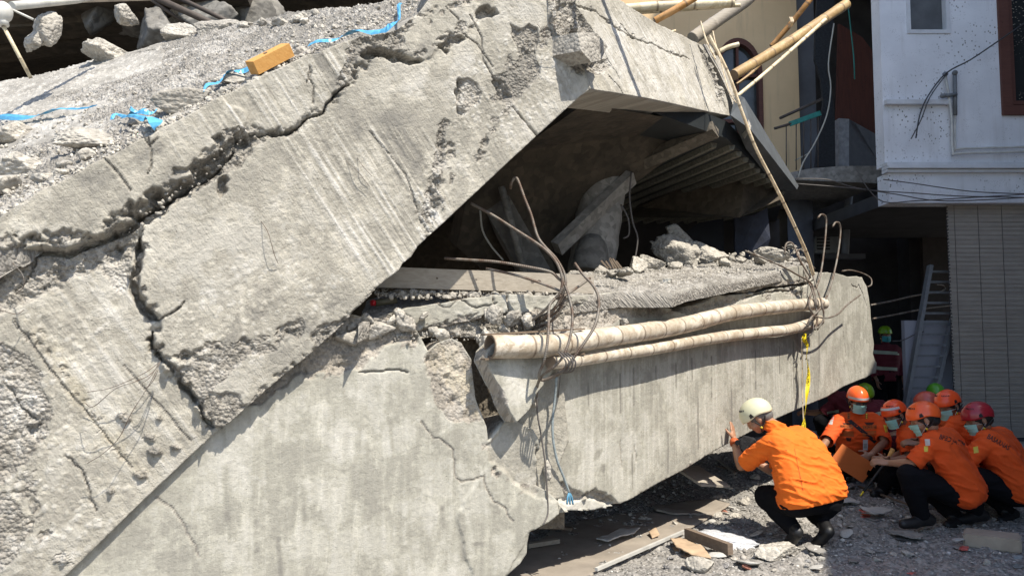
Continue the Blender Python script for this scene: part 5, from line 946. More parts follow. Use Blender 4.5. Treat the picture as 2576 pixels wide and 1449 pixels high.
MB().tube(catmull([PR.hit(2016, 848, .10), PR.hit(2018, 920, .05), PR.hit(2018, 980, .04), PR.hit(2020, 1040, .05), PR.hit(2022, 1076, .06)], 5), .0055, 6).build('rope', M['stick'], label='thin tan cord hanging beside the warning tape', cat='rope')
MB().tube(catmull([PR.hit(1350, 980, .03), PR.hit(1352, 1040, .03), PR.hit(1362, 1100, .04), PR.hit(1372, 1170, .05), PR.hit(1376, 1230, .05), PR.hit(1378, 1290, .05), PR.hit(1366, 1320, .06)], 5), .005, 6).build('hanging_string', M['wire'], label='thin dark cord dangling down the broken gap between the two panels', cat='string')
def ribbon(name, pts, pl, ws, off, lab, lift=.0, twist=None, mat='bluerib', parent=None):
    q = catmull([pl.hit(x, y, off) for x, y in pts], 6); w = np.interp(np.arange(len(q)) / 6, range(len(ws)), ws) * .0022; T = np.gradient(q, axis=0); T /= np.linalg.norm(T, axis=1)[:, None]; V = []
    for i in range(len(q)):
        tw = .6 * math.sin(i * .33) if twist is None else twist; sd = np.cross(pl.n, T[i]); sd = sd * math.cos(tw) + pl.n * math.sin(tw); c_ = q[i] + pl.n * (.012 * math.sin(i * .5) + .01); V += [c_ - sd * w[i], c_ + pl.n * (.008 if i % 2 else .002), c_ + sd * w[i]]
    F = [(3 * i + j, 3 * i + j + 1, 3 * i + 4 + j, 3 * i + 3 + j) for i in range(len(q) - 1) for j in (0, 1)]
    o = MB().add(V, F).build(name, M[mat], parent)
    if parent is None: tag(o, lab, 'ribbon', 'blue plastic ribbons on the tilted slab')
    return o
ribbon('blue_ribbon', [(776, 122), (820, 108), (870, 92), (920, 86), (970, 78), (996, 66), (1004, 48), (1008, 20), (1010, 10), (1004, 26), (1004, 44)], PT, [3, 6, 10, 12, 9, 12, 5, 3, 2, 3, 3], .04, 'long blue plastic ribbon draped right of the timber block, ending in a loop')
ribbon('blue_ribbon', [(514, 236), (534, 216), (562, 200), (590, 186), (626, 174)], PT, [2, 7, 10, 11, 8], .04, 'blue plastic ribbon coming out from under the timber block')
ribbon('blue_ribbon', [(-20, 304), (40, 300), (110, 290), (170, 280), (246, 266)], PT, [10, 10, 9, 6, 1], .03, 'dark blue ribbon lying at the left edge of the slab')
kn = thing('blue_ribbon', 'blue plastic ribbon knotted into a bow in the middle of the slab edge', 'ribbon', PT.hit(345, 290, .05), 'blue plastic ribbons on the tilted slab')
for pts, ws in (([(284, 306), (300, 294), (330, 292), (350, 290)], [5, 4, 7, 8]), ([(350, 290), (372, 288), (398, 278)], [8, 8, 3]), ([(346, 292), (336, 282), (330, 272)], [6, 8, 2]), ([(308, 304), (350, 300), (380, 302), (396, 314), (392, 326)], [2, 6, 14, 15, 6])):
    ribbon('ribbon_tail', pts, PT, ws, .05, None, parent=kn)
tbk = thing('timber_block', 'short sawn yellow timber block lying at the edge of the tilted slab', 'timber block', PT.hit(672, 170, .05))
a0 = PT.hit(634, 172, .06); b0 = PT.hit(724, 126, .06); MB().bar(a0, b0, .085, .075, PT.n).build('timber', M['wood_yellow'], tbk)
mb = MB(); mb.tube([a0 + PT.n * .040 + (b0 - a0) * .45, a0 + PT.n * .0415 + (b0 - a0) * .45], .012, 8); mb.build('knot', M['wood_brown'], tbk)

# plank, cup, torch wood on the lower slab
pk_ = thing('weathered_plank', 'long grey weathered timber plank lying on the lower slab under the raised girder', 'plank', PE2.hit(1150, 700))
k0, k1 = PE2.hit(960, 716, -.22) + np.array([0, 0, -.0]), PE2.hit(1500, 712, -.10); k0 = P(940, 697, 4.42); k1 = P(1490, 716, 4.98); MB().bar(k0, k1, .05, .125, (0, 0, 1)).build('board', M['wood_grey'], pk_)
for f, s_ in ((.68, 1), (.71, 1), (.25, .5), (.42, .5)): c_ = k0 + (k1 - k0) * f + np.array([.03, -.05, .0]); MB().tube([c_ - np.array([0, .01, 0]), c_ + np.array([0, -.02, .0])], .014 * s_, 7).build('bolt', M['rebar'], pk_)
M['plastic_clear'] = None; t = NT('clear_plastic'); M['plastic_clear'] = t.done((.85, .88, .88), .12, Transmission_Weight=.88, IOR=1.3, Alpha=.9); t = NT('water'); M['water'] = t.done((.7, .75, .75), .02, Transmission_Weight=.95, IOR=1.33)
c_ = PTE.hit(1678, 733, .005); c_ = PE.hit(1678, 730, -.05); cupz = c_[2]; cup = thing('plastic_cup', 'clear plastic cup half full of water standing on the slab edge', 'cup', c_)
cz = np.array([0, 0, 1.0]); prof = [(0, .022), (.004, .0225), (.05, .0275), (.084, .031), (.088, .0335), (.091, .0335)]
MB().tube([c_ + cz * h_ for h_, r_ in prof], [r_ for h_, r_ in prof], 24, cap=False).build('cup_wall', M['plastic_clear'], cup); MB().tube([c_ + cz * .001, c_ + cz * .003], .022, 24).build('cup_base', M['plastic_clear'], cup); MB().tube([c_ + cz * .005, c_ + cz * .048], [.021, .0255], 24).build('water', M['water'], cup)
for k in range(6): a = P(1530 + k * 7, 676, 5.2); MB().bar(a, a + np.array([-.05 + .02 * k * random.random(), 0, .05 + .05 * random.random()]), .010, .022, (0, -1, 0)).build('wood_splinter', M['stick'], label='splintered end of yellow wood sticking out of the rubble on the lower slab', cat='splinter', group='splintered wood ends on the lower slab')
c_ = P(934, 762, 4.35); rd = thing('torch', 'small red capped torch lying in the gap under the raised girder', 'torch', c_); MB().tube([c_, c_ + np.array([.02, .012, 0])], .018, 14).build('red_cap', m_plain('red_plastic', (.55, .02, .03), .3), rd); MB().tube([c_ + np.array([.02, .012, 0]), c_ + np.array([.13, .09, .02])], .02, 12).build('barrel', m_plain('olive_plastic', (.12, .11, .07), .5), rd)
# white scaffold pipe at the top left
pp = thing('scaffold_pipe', 'white plastic pipe with elbow joint and a long thin leg at the top left corner', 'pipe', P(10, 30, 4.6))
MB().tube([P(30, 16, 4.7), P(190, 0, 5.2), P(260, -14, 5.4)], .028, 12).build('pipe', M['pipe_white'], pp); MB().tube([P(8, 66, 4.6), P(78, 198, 4.75)], .012, 8).build('leg', M['bamboo_pale'], pp); mb = MB(); mb.ell(P(6, 32, 4.6), (.06, .06, .07)); mb.tube([P(6, 40, 4.6), P(10, 66, 4.6)], .03, 10); mb.build('elbow', M['pipe_white'], pp)
MB().tube([P(28, 24, 4.65), P(84, 50, 4.7)], .008, 6).build('rod', M['pipe_white'], pp)
for a, b_, r in (((380, -10, 6.0), (640, 108, 6.3), .03), ((430, -14, 6.2), (660, 96, 6.3), .02), ((380, 0, 6.0), (480, 70, 6.2), .015)): MB().tube([P(*a), P(*b_)], r, 8).build('steel_angle', M['iron'], label={(380, -10, 6.0): 'thickest dark steel rod behind the crest of the tilted slab', (430, -14, 6.2): 'middle dark steel rod beside the thickest one behind the slab crest', (380, 0, 6.0): 'shortest dark steel rod behind the slab crest'}[a], cat='steel rod', group='steel rods behind the slab crest')

# ================================================================== lumps of concrete
ICO = None
def ico(sub):
    bm = bmesh.new(); bmesh.ops.create_icosphere(bm, subdivisions=sub, radius=1); V = np.array([v.co[:] for v in bm.verts]); F = np.array([[v.index for v in f.verts] for f in bm.faces]); bm.free(); return V, F
ICOS = {k: ico(k) for k in (1, 2, 3, 4, 5)}
def rock(seed, sub=3, cuts=12, rough=.05, flat=1.0):
    """angular lump: a ball clipped by random planes"""
    rs = np.random.RandomState(seed); V, F = ICOS[sub]; V = V.copy()
    cuts = max(7, cuts - 3); N = rs.normal(size=(cuts, 3)); N /= np.linalg.norm(N, axis=1)[:, None]; d = rs.uniform(.35, .72, cuts)
    s = np.min(np.where((V @ N.T) > 1e-3, d[None, :] / np.maximum(V @ N.T, 1e-3), 9), axis=1); V = V * np.minimum(s, 1.0)[:, None]
    V = V * (1 + rough * fbm(V[:, 0] + seed, V[:, 1], V[:, 2], s=.22, o=5, seed=seed, gain=.72))[:, None]; V[:, 2] *= flat; return V, F
ROCKS = {}
def put_rock(name, c, size, seed, mat, lab, group=None, sub=3, rot=None, flat=1.0, rough=.09, cat='concrete chunk', cuts=12):
    key = (seed, sub, flat, rough)
    if key not in ROCKS: V, F = rock(seed, sub, cuts, rough, flat); ROCKS[key] = mesh_np(name, V, F); ROCKS[key].materials.append(mat)
    me = ROCKS[key]; o = bpy.data.objects.new(name, me); COL.objects.link(o)
    if me.materials[0] != mat: o.material_slots[0].link = 'OBJECT'; o.material_slots[0].material = mat
    o.location = Vector([float(x) for x in c]); o.scale = size if not np.isscalar(size) else (size, size, size); o.rotation_euler = rot or (0, 0, random.random() * 6.28)
    return tag(o, lab, cat, group)
# named lumps on the tilted slab
def tc(x, y, o=.05): return PT.hit(x, y, o)
for x, y, s_, sd_2, lab in ((292, 152, (.36, .24, .17), 41, 'big gravelly concrete lump on the crest of the tilted slab'), (490, 92, (.26, .19, .15), 42, 'pale rounded lump at the top left on the slab crest'), (556, 76, (.24, .14, .11), 43, 'smaller lump right beside the pale rounded one'),
                       (235, 358, (.30, .14, .07), 45, 'flat slab-like lump overhanging the girder edge, left of the bow'), (478, 258, (.20, .10, .075), 46, 'rough lump at the girder edge right of the blue bow'), (590, 200, (.17, .06, .05), 47, 'flat thin lump below the timber block'), (762, 136, (.09, .06, .05), 48, 'small gravelly lump at the right end of the timber block'),
                       (30, 340, (.16, .12, .08), 49, 'broken lump near the left edge below the dark blue ribbon'), (216, 392, (.05, .04, .04), 50, 'small round lump under the overhanging flat lump'), (556, 236, (.03, .03, .05), 51, 'tiny upright lump below the blue ribbon'), (60, 420, (.16, .13, .09), 52, 'rubble lump at the left edge of the photo above the girder band'), (14, 470, (.12, .1, .08), 53, 'rubble lump at the extreme left beside the girder band'), (100, 448, (.07, .06, .05), 54, 'small lump between the left rubble and the girder edge')):
    put_rock('concrete_chunk', tc(x, y, s_[2] * (.25 if y > 190 else -.25)), s_, sd_2, M['rubble'], lab, 'lumps on the tilted slab', 5 if s_[0] > .15 else 4, (random.uniform(-.2, .2), random.uniform(-.1, .1), .45), rough=.16)
for k in range(16):
    x = random.uniform(600, 800); y = 66 - (x - 520) * .10 + random.uniform(-4, 14); s_ = random.uniform(.02, .075); put_rock('concrete_chunk', tc(x, y, .01), (s_ * 1.4, s_, s_ * .8), 60 + k % 6, M['rubble'], 'loose concrete lump strewn along the crest of the tilted slab', 'small lumps along the slab crest', 3, rough=.16)
for k in range(26):
    x = random.uniform(0, 640); y = 545 - x * .52 - random.uniform(6, 60); s_ = random.uniform(.012, .04); put_rock('concrete_chunk', tc(x, y, .01), (s_ * 1.3, s_, s_ * .8), 60 + k % 6, M['rubble'], 'loose concrete lump scattered just above the girder edge on the slab', 'small lumps above the girder edge', 3, rough=.16)
hc = thing('hanging_chunk', 'pair of ragged concrete lumps hanging in the dark at the top left', 'concrete chunk', P(100, 60, 5)); 
for (x, y, s_, sd_2) in ((118, 66, (.11, .08, .14), 71), (86, 98, (.07, .05, .13), 72)):
    V, F = rock(sd_2, 4, 12, .2); V = V * np.array(s_) + P(x, y, 5); link('lump', mesh_np('lump', V, F), M['rubble'], hc)
for x, y, s_, sd_2 in ((318, 46, .13, 73),): put_rock('concrete_chunk', P(x, y, 5.9), (s_, s_, s_ * .8), sd_2, M['rubble'], 'sunlit ragged lump in the dark opening, %s' % ('right of the hanging pair' if x > 300 else 'close above the hanging pair'), sub=4, rough=.2)
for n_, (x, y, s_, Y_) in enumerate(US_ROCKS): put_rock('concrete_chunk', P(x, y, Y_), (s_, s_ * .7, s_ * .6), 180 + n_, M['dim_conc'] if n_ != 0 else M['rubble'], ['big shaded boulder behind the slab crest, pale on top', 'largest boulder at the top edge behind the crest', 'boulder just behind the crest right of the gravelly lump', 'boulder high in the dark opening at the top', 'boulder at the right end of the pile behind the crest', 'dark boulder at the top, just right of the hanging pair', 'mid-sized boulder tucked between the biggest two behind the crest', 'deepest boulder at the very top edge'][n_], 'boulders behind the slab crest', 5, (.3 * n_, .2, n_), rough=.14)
# heap on the lower slab
def lc(x, y, back): p = PE.hit(x, y, -back); return p
for x, y, bkk, s_, sd_2, lab in ((1712, 640, .75, (.36, .24, .26), 81, 'tallest ragged lump of the heap on the lower slab'), (1662, 622, .95, (.30, .16, .08), 82, 'flat lump jutting left from the heap'), (1712, 604, .95, (.24, .17, .16), 83, 'dark topped lump at the summit of the heap'), (1788, 646, .7, (.34, .2, .18), 84, 'right shoulder lump of the heap on the lower slab'),
                            (1640, 664, .6, (.18, .12, .09), 85, 'lump at the left foot of the heap'), (1600, 670, .55, (.14, .1, .08), 86, 'small squarish lump left of the heap'), (1452, 696, .45, (.09, .07, .06), 87, 'lump behind the rebar bundle on the lower slab'), (1862, 656, .5, (.16, .1, .08), 88, 'lump between the heap and the beam end'),
                            (1955, 648, .35, (.26, .18, .12), 89, 'spiky lump near the beam end behind the hooked bars'), (1700, 668, .5, (.12, .09, .06), 90, 'pale flat lump in front of the heap'), (1540, 690, .4, (.09, .06, .05), 91, 'lump beside the splintered wood'), (2010, 655, .2, (.09, .07, .05), 92, 'lump right at the foot of the hooked bars'), (1830, 664, .35, (.12, .08, .07), 84, 'pale lump just right of the heap on the slab'), (1910, 656, .3, (.13, .09, .06), 86, 'flat lump midway between the heap and the hooked bars'), (1570, 684, .3, (.12, .08, .05), 90, 'flat lump just left of the heap foot'), (1510, 684, .6, (.14, .1, .08), 88, 'lump in front of the round column')):
    put_rock('concrete_chunk', lc(x, y, bkk), s_, sd_2, M['rubble'], lab, 'lumps on the lower slab', 5 if s_[0] > .13 else 4, (random.uniform(-.3, .3), random.uniform(-.3, .3), random.random() * 3), rough=.2)
for k in range(56):
    x = random.uniform(1000, 2030); b_ = random.uniform(.1, .75); yb2 = (752 - (x - 1400) * .13 if x > 1400 else 752) - b_ * 72; s_ = random.uniform(.015, .06) * (1.2 if b_ > .4 else .7)
    q = PE.hit(x, yb2, -b_) if x > 1400 else PE2.hit(x, yb2, -b_); put_rock('concrete_chunk', q, (s_ * 1.5, s_, s_ * .8), 93 + k % 8, M['rubble'], 'loose concrete lump strewn over the lower slab', 'small lumps strewn over the lower slab', 3, (random.uniform(-.4, .4), 0, random.random() * 6), rough=.18)
# lumps jammed in the break between the two lower panels
for x, y, pl, off, s_, sd_2, lab in ((1250, 800, PL, -.02, (.07, .05, .09), 101, 'upright lump jammed above the bamboo end'), (1290, 800, PL, .0, (.08, .05, .08), 102, 'rounded lump directly above the open bamboo end'), (1205, 850, PL, -.06, (.04, .03, .05), 103, 'small lump left of the bamboo end'), (1222, 880, PL, .0, (.05, .05, .13), 104, 'tall ragged lump hanging beside the bamboo end'), (1330, 810, PL, .0, (.06, .05, .06), 105, 'lump behind the rebar bundle in the break'),
                             (1020, 812, PL, .02, (.09, .04, .06), 106, 'lump standing on the top edge of the left lower panel'), (950, 830, PL, .01, (.11, .04, .06), 107, 'long broken lump on the top edge of the left panel'), (880, 850, PL, .0, (.10, .05, .05), 108, 'lump at the gap under the raised girder'), (1570, 810, PR, .02, (.05, .03, .04), 109, 'small lump sitting on top of the thick bamboo pole'), (1345, 1010, PL, -.02, (.03, .04, .07), 110, 'narrow ragged lump under the wedge shaped plate'), (1376, 1190, PL, -.02, (.03, .04, .08), 111, 'ragged lump low in the gap between the panels')):
    put_rock('concrete_chunk', pl.hit(x, y, off), s_, sd_2, M['rubble'], lab, 'lumps jammed in the break of the lower girder', 4, (random.uniform(-.2, .2), random.uniform(-.2, .2), .4), rough=.2)
for k in range(16):
    x = random.uniform(760, 1390); y = random.choice([826, 838, 806]) - (x - 1000) * .03 + random.uniform(-14, 14); s_ = random.uniform(.02, .05); put_rock('concrete_chunk', PL.hit(x, y, random.uniform(-.05, .0)), (s_ * 1.3, s_, s_), 93 + k % 8, M['rubble'], 'loose lump lodged along the broken top of the left lower panel', 'small lumps along the broken panel top', 3, rough=.2)
# wedge shaped plate sticking out of the break, and the dark hollow behind
Pw = Plane(PL.hit(1290, 930, .10), (.80, .60, 0), (.60, -.79, .10)); wo = [(1222, 905), (1228, 880), (1250, 860), (1300, 858), (1360, 880), (1392, 930), (1372, 960), (1350, 990), (1330, 1030), (1318, 1044), (1300, 1062), (1286, 1040), (1262, 980), (1240, 940)]
WS = Slab(Pw, wo, step=.006, jag=.006, seed=31, warp=.008); WS.base(.004, .3); WS.spall([(1222, 905), (1240, 940), (1262, 980), (1286, 1040), (1300, 1062), (1292, 1062), (1270, 1040), (1225, 950)], .01, .8); WS.stain([(1260, 920), (1360, 920), (1300, 1050)], .35)
WS.build('wedge_plate', M['cast2'], -Pw.n * .07 + np.array([-.03, 0, 0]), root_l, 4, .008, label='wedge shaped plate jutting from the break')
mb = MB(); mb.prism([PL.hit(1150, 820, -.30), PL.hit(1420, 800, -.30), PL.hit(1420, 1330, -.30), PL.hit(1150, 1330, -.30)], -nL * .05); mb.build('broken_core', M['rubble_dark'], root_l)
HS = Slab(Plane(PL.hit(1380, 1100, -.05), uL, nL), [(1300, 1040), (1330, 1000), (1350, 960), (1400, 940), (1420, 1000), (1430, 1110), (1400, 1180), (1420, 1250), (1360, 1260), (1330, 1130)], step=.0075, jag=.008, seed=37); HS.spall([(1200, 900), (1500, 900), (1500, 1400), (1200, 1400)], 0, .3, rg=.4); HS.build('broken_core', M['cast2'], -nL * .15, root_l, 3, .01)
KS = Slab(Plane(PL.hit(1080, 830, -.13), uL, nL), [(860, 820), (1000, 790), (1180, 790), (1420, 780), (1420, 860), (1180, 850), (1080, 846), (960, 870), (860, 880)], step=.009, jag=.01, seed=38); KS.spall([(500, 500), (1800, 500), (1800, 1200), (500, 1200)], 0, 1.6); KS.build('broken_core', M['cast'], -nL * .1, root_l, 2, .01)

# ================================================================== rubble on the ground
def gp(x, y): p = G(x, y); p = np.array(p); p[2] = gheight(p[0], p[1]); return p
M['paper'] = m_plain('dusty_white_sheet', (.44, .43, .40), .8, .15, 10, .5); M['card'] = m_plain('torn_cardboard', (.40, .29, .19), .9, .2, 9); M['board'] = m_plain('dusty_fibre_board', (.27, .235, .195), .9, .2, 4, .5); M['sack'] = m_plain('white_woven_sack', (.50, .51, .53), .7, .2, 25, .8, .01)
def gsheet(name, px, th, mat, lab, cat, group=None, lift=.02, bend=.02, seed=0, step=.03):
    pts = np.array([G(x, y)[:2] for x, y in px]); pl = Plane((0, 0, lift), (1, 0, 0), (0, 0, 1)); 
    class Q(Slab):
        pass
    S = Slab.__new__(Slab); dummy = [(0, 0)]; pl.abs_ = lambda o: pts if len(o) == len(px) else np.array(o, float); Slab.__init__(S, pl, px, step=step, jag=.006, seed=seed); S.h += bend * fbm(S.a, S.b, s=.5, o=3, seed=seed + 3) + bend * .25 * fbm(S.a, S.b, s=.08, o=3, seed=seed + 4)
    S.h += .03 ; o = S.build(name, mat, (0, 0, -th), None, 1, .003); return tag(o, lab, cat, group)
gsheet('fibre_board', [(1230, 1480), (1330, 1392), (1400, 1330), (1560, 1300), (1720, 1292), (1800, 1300), (1748, 1330), (1690, 1358), (1600, 1400), (1505, 1448), (1460, 1475)], .012, M['board'], 'large dusty brown fibre board lying flat at the bottom centre', 'board', lift=.0, bend=.015, seed=3, step=.02)
gsheet('fibre_board', [(1640, 1286), (1700, 1274), (1790, 1272), (1836, 1284), (1800, 1302), (1700, 1308), (1650, 1300)], .014, M['board'], 'smaller brown board lying on the big one, towards the man', 'board', lift=.03, bend=.03, seed=5, step=.02)
a = gp(1500, 1456); b_ = gp(1722, 1352); MB().bar(a + Z3 * .035, b_ + Z3 * .035, .022, .02).build('white_batten', M['paper'], label='long white batten along the edge of the large brown board', cat='batten')
a = gp(1728, 1362); b_ = gp(1838, 1408); MB().bar(a + Z3 * .06, b_ + Z3 * .06, .045, .075).build('timber_offcut', M['wood_brown'], label='dark brown squared timber offcut lying left of the front man', cat='timber')
a = gp(1326, 1392); b_ = gp(1404, 1378); MB().bar(a + Z3 * .05, b_ + Z3 * .05, .05, .03).build('timber_offcut', M['wood_grey'], label='grey timber offcut in the shade under the lower panel', cat='timber')
for pts, mat, lab, cat in (([(1686, 1376), (1712, 1368), (1772, 1398), (1790, 1416), (1740, 1412), (1702, 1398)], 'card', 'curled torn piece of tan cardboard at the bottom centre', 'cardboard'), ([(1500, 1376), (1560, 1356), (1612, 1352), (1598, 1364), (1530, 1382)], 'paper', 'crumpled white paper scraps on the brown board', 'paper'), ([(2226, 1346), (2290, 1348), (2330, 1362), (2316, 1372), (2250, 1358)], 'grey_conc', 'thin broken grey tile pieces lying in the shade at the right', 'tile piece'), ([(2160, 1298), (2210, 1296), (2250, 1304), (2200, 1314)], 'paper', 'pale plaster flake in the shade behind the front man', 'plaster flake'), ([(2100, 1268), (2140, 1264), (2160, 1276), (2116, 1280)], 'paper', 'pale flake just right of the front man', 'plaster flake'), ([(1632, 1356), (1650, 1350), (1660, 1362), (1640, 1366)], 'card', 'small tan scrap on the board', 'scrap')):
    gsheet('debris_sheet', pts, .008, M[mat], lab, cat, lift=.02, bend=.05, seed=len(lab), step=.012)
M['litter'] = m_plain('red_and_white_wrapper', (.55, .12, .10), .4, .5, 30)
for x, y, w_, m_, lab in ((2176, 1300, 16, 'litter', 'small red and white wrapper on the shaded gravel behind the front man'), (2424, 1384, 14, 'litter', 'pink wrapper on the gravel left of the concrete block'), (2412, 1378, 18, 'paper', 'white wrapper on the gravel left of the concrete block'), (2290, 1448, 16, 'litter', 'pinkish scrap at the bottom edge in the shade'), (2560, 1428, 14, 'bluerope', 'torn teal plastic scrap at the bottom right corner'), (2052, 1396, 14, 'paper', 'crumpled pale plastic bag in front of the front man'), (1880, 1440, 12, 'brickred', 'red brick fragment at the bottom edge'), (1820, 1290, 10, 'brickred', 'red brick fragment by the front man, on sunlit gravel')):
    if m_ == 'brickred': put_rock('brick_fragment', gp(x, y) + Z3 * .01, (.05, .035, .025), 190, m_rubble('brick_red' + str(x), (.36, .15, .10), (.26, .11, .08)), lab, cat='brick fragment'); continue
    gsheet('wrapper', [(x - w_, y), (x - w_ * .3, y - 5), (x + w_, y - 3), (x + w_ * .8, y + 5), (x - w_ * .4, y + 6)], .006, M[m_], lab, 'litter', lift=.02, bend=.06, seed=x, step=.01)
# crumpled sack
V, F = rock(131, 5, 14, .3, 1.0); V = V * np.array([.30, .16, .07]); rz = -.5; V = np.stack([V[:, 0] * math.cos(rz) - V[:, 1] * math.sin(rz), V[:, 0] * math.sin(rz) + V[:, 1] * math.cos(rz), V[:, 2]], 1) + gp(1800, 1368) + Z3 * .03
tag(link('white_sack', mesh_np('white_sack', V, F), M['sack']), 'crumpled white woven sack on the gravel left of the front man', 'sack')
# slab offcut with bevelled worn edges at lower right
bk_ = thing('concrete_block', 'neat rectangular pale concrete block lying in the shade at the lower right corner', 'concrete block', gp(2500, 1370))
a = gp(2450, 1378) + Z3 * .045; b_ = gp(2600, 1398) + Z3 * .045; S_ = MB(); S_.bar(a + np.array([0, .12, 0]), b_ + np.array([0, .12, 0]), .24, .10); me = S_.mesh('block'); bm = bmesh.new(); bm.from_mesh(me); bmesh.ops.bevel(bm, geom=bm.edges[:], offset=.012, segments=2, affect='EDGES'); bmesh.ops.subdivide_edges(bm, edges=bm.edges[:], cuts=3, use_grid_fill=True); bm.to_mesh(me); bm.free(); link('block', me, m_plain('pale_block_concrete', (.34, .29, .225), .9, .15, 8, .6), bk_)
for x, y, s_, sd_2, lab in ((1950, 1404, (.17, .12, .075), 141, 'large rough concrete lump in front of the front man'), (1766, 1440, (.11, .09, .07), 142, 'pale lump at the bottom edge left of the front man'), (2450, 1296, (.05, .04, .03), 143, 'small grey stone beside the right pair of shoes'), (1866, 1196, (.11, .08, .07), 144, 'lump lying behind the front man\'s elbow'), (1900, 1215, (.08, .05, .04), 145, 'lump by the front man\'s knee'), (1700, 1328, (.05, .04, .03), 146, 'small flat stone on the brown board'), (2224, 1238, (.26, .10, .08), 147, 'long low block of concrete behind the crouching group'), (1800, 1262, (.09, .05, .04), 148, 'pale lump catching the sun beyond the boards'), (2065, 1410, (.05, .03, .02), 149, 'small reddish brown shard right of the big lump'), (1848, 1300, (.06, .05, .035), 150, 'squarish stone left of the front man\'s boots'), (1880, 1262, (.05, .04, .03), 151, 'pale pebble-like lump under the front man\'s knees'), (2285, 1402, (.06, .04, .035), 152, 'brown stone lying alone in the shade, lower right'), (2140, 1240, (.12, .08, .06), 153, 'dark lump just right of the front man\'s hip')):
    put_rock('concrete_chunk', gp(x, y) + Z3 * s_[2] * .5, s_, sd_2, M['rubble'] if sd_2 != 153 else M['stone'], lab, 'larger lumps on the ground', 5, (0, 0, random.random()), rough=.15)
a, b_ = P(1722, 1172, 6.6), P(1800, 1222, 6.2); MB().bar(a, b_, .30, .02, (0, .3, 1)).build('leaning_board', M['wood_grey'], label='grey board leaning in the dark under the beam', cat='board')
for (x0, y0, x1, y1, w, m_, lab) in ((1800, 1195, 1880, 1205, .03, 'wood_brown', 'dark stick behind the front man\'s elbow'), (1760, 1225, 1840, 1246, .05, 'paper', 'white slat left of the front man\'s knee'), (2160, 1236, 2310, 1296, .02, 'wood_brown', 'thin brown stick on the ground before the crouching group'), (1806, 1180, 1850, 1215, .02, 'wood_grey', 'thin stick under the beam'), (1770, 1268, 1850, 1290, .035, 'paper', 'pale slat near the board corner')):
    MB().bar(gp(x0, y0) + Z3 * .03, gp(x1, y1) + Z3 * .03, w, .015).build('stick', M[m_], label=lab, cat='stick')
bo = thing('fallen_batten', 'splintered brown batten under the lower panel gap', 'batten', gp(1420, 1360)); MB().bar(gp(1340, 1345) + Z3 * .06, gp(1440, 1352) + Z3 * .03, .05, .02).build('batten', M['wood_brown'], bo)
# countable rubble
rub = []
def scatter(nn, f, smin, smax, lab, grp, mats, sub=2, fl=1.0):
    for k in range(nn):
        x, y = f(); p = gp(x, y); s_ = smin + (smax - smin) * random.random() ** 3; put_rock('concrete_chunk', p + Z3 * s_ * .3, (s_ * random.uniform(1, 1.8), s_, s_ * random.uniform(.4, .9)), 160 + k % 12, random.choice(mats), lab, grp, sub, (random.uniform(-.3, .3), random.uniform(-.3, .3), random.random() * 6.28), rough=.14, flat=fl)
scatter(56, lambda: (random.uniform(1560, 2060), random.uniform(1180, 1330)), .012, .07, 'loose concrete lump on the sunlit gravel under and beyond the beam', 'lumps on the gravel beyond the front man', [M['rubble'], M['rubble'], M['stone']], 3)
scatter(26, lambda: (random.uniform(1640, 2100), random.uniform(1380, 1449)), .010, .045, 'loose lump on the gravel along the bottom edge', 'lumps on the gravel in front', [M['rubble'], M['stone']], 3)
scatter(36, lambda: (random.uniform(1640, 2250), random.uniform(1230, 1440)), .03, .085, 'flat broken tile or plaster fragment lying on the gravel', 'flat fragments on the ground', [M['rubble'], M['paper'], M['grey_conc']], 3, .28)
scatter(30, lambda: (random.uniform(2080, 2576), random.uniform(1230, 1449)), .008, .04, 'loose lump on the shaded gravel around the crouching group', 'lumps on the shaded gravel', [M['rubble'], M['stone']], 3)
# crumbled concrete too small to pick apart, joined
def crumble(name, pts, smin, smax, mat, lab, seed, parent=None):
    rs = np.random.RandomState(seed); V0, F0 = ICOS[1]; n = len(pts); s_ = smin + (smax - smin) * rs.rand(n) ** 3; sc = s_[:, None] * rs.uniform(.6, 1.4, (n, 3)); Vb = V0[None] * (.45 + .75 * rs.rand(n, len(V0), 1)) * sc[:, None, :] + np.array(pts)[:, None, :]
    F = (F0[None] + (np.arange(n) * len(V0))[:, None, None]).reshape(-1, 3); o = link(name, mesh_np(name, Vb.reshape(-1, 3), F), mat, parent); return tag(o, lab, None if parent else 'rubble', kind='stuff')
pts = []
for k in range(1500):
    x = random.uniform(940, 2030); b_ = random.uniform(.02, .8) ; yb2 = (752 - (x - 1400) * .13 if x > 1400 else 752) - b_ * 70; pts.append((PE if x > 1400 else PE2).hit(x, yb2, -b_))
crumble('crumbled_concrete', pts, .006, .03, M['rubble'], 'fine crumbled concrete strewn over the top of the lower slab', 3)
pts = [tc(random.uniform(-60, 640), 0, 0) for _ in range(0)]
for k in range(1800):
    x = random.uniform(-100, 1080); y0_ = np.interp(x, [-100, 0, 258, 494, 770, 1080], [600, 552, 404, 282, 144, 10]); dy = random.random() ** 2.2 * (230 - .18 * x); pts.append(tc(x, y0_ - 6 - dy, .008))
crumble('crumbled_concrete', pts, .004, .018, M['rubble'], 'fine crumbled concrete lying on the tilted slab', 4)
pts = [PL.hit(random.uniform(700, 1400), random.uniform(838, 856), random.uniform(-.03, .0)) for _ in range(160)] + [PF.hit(x, y, .0 if x > 330 else -.03) for x, y in [(330 + t * 270 + random.uniform(-30, 30), 570 - t * 210 + random.uniform(-22, 22)) for t in np.random.RandomState(5).rand(60)]]
crumble('crumbled_concrete', pts, .004, .017, M['rubble'], 'fine crumbled concrete lodged in the cracks of the girders', 6)
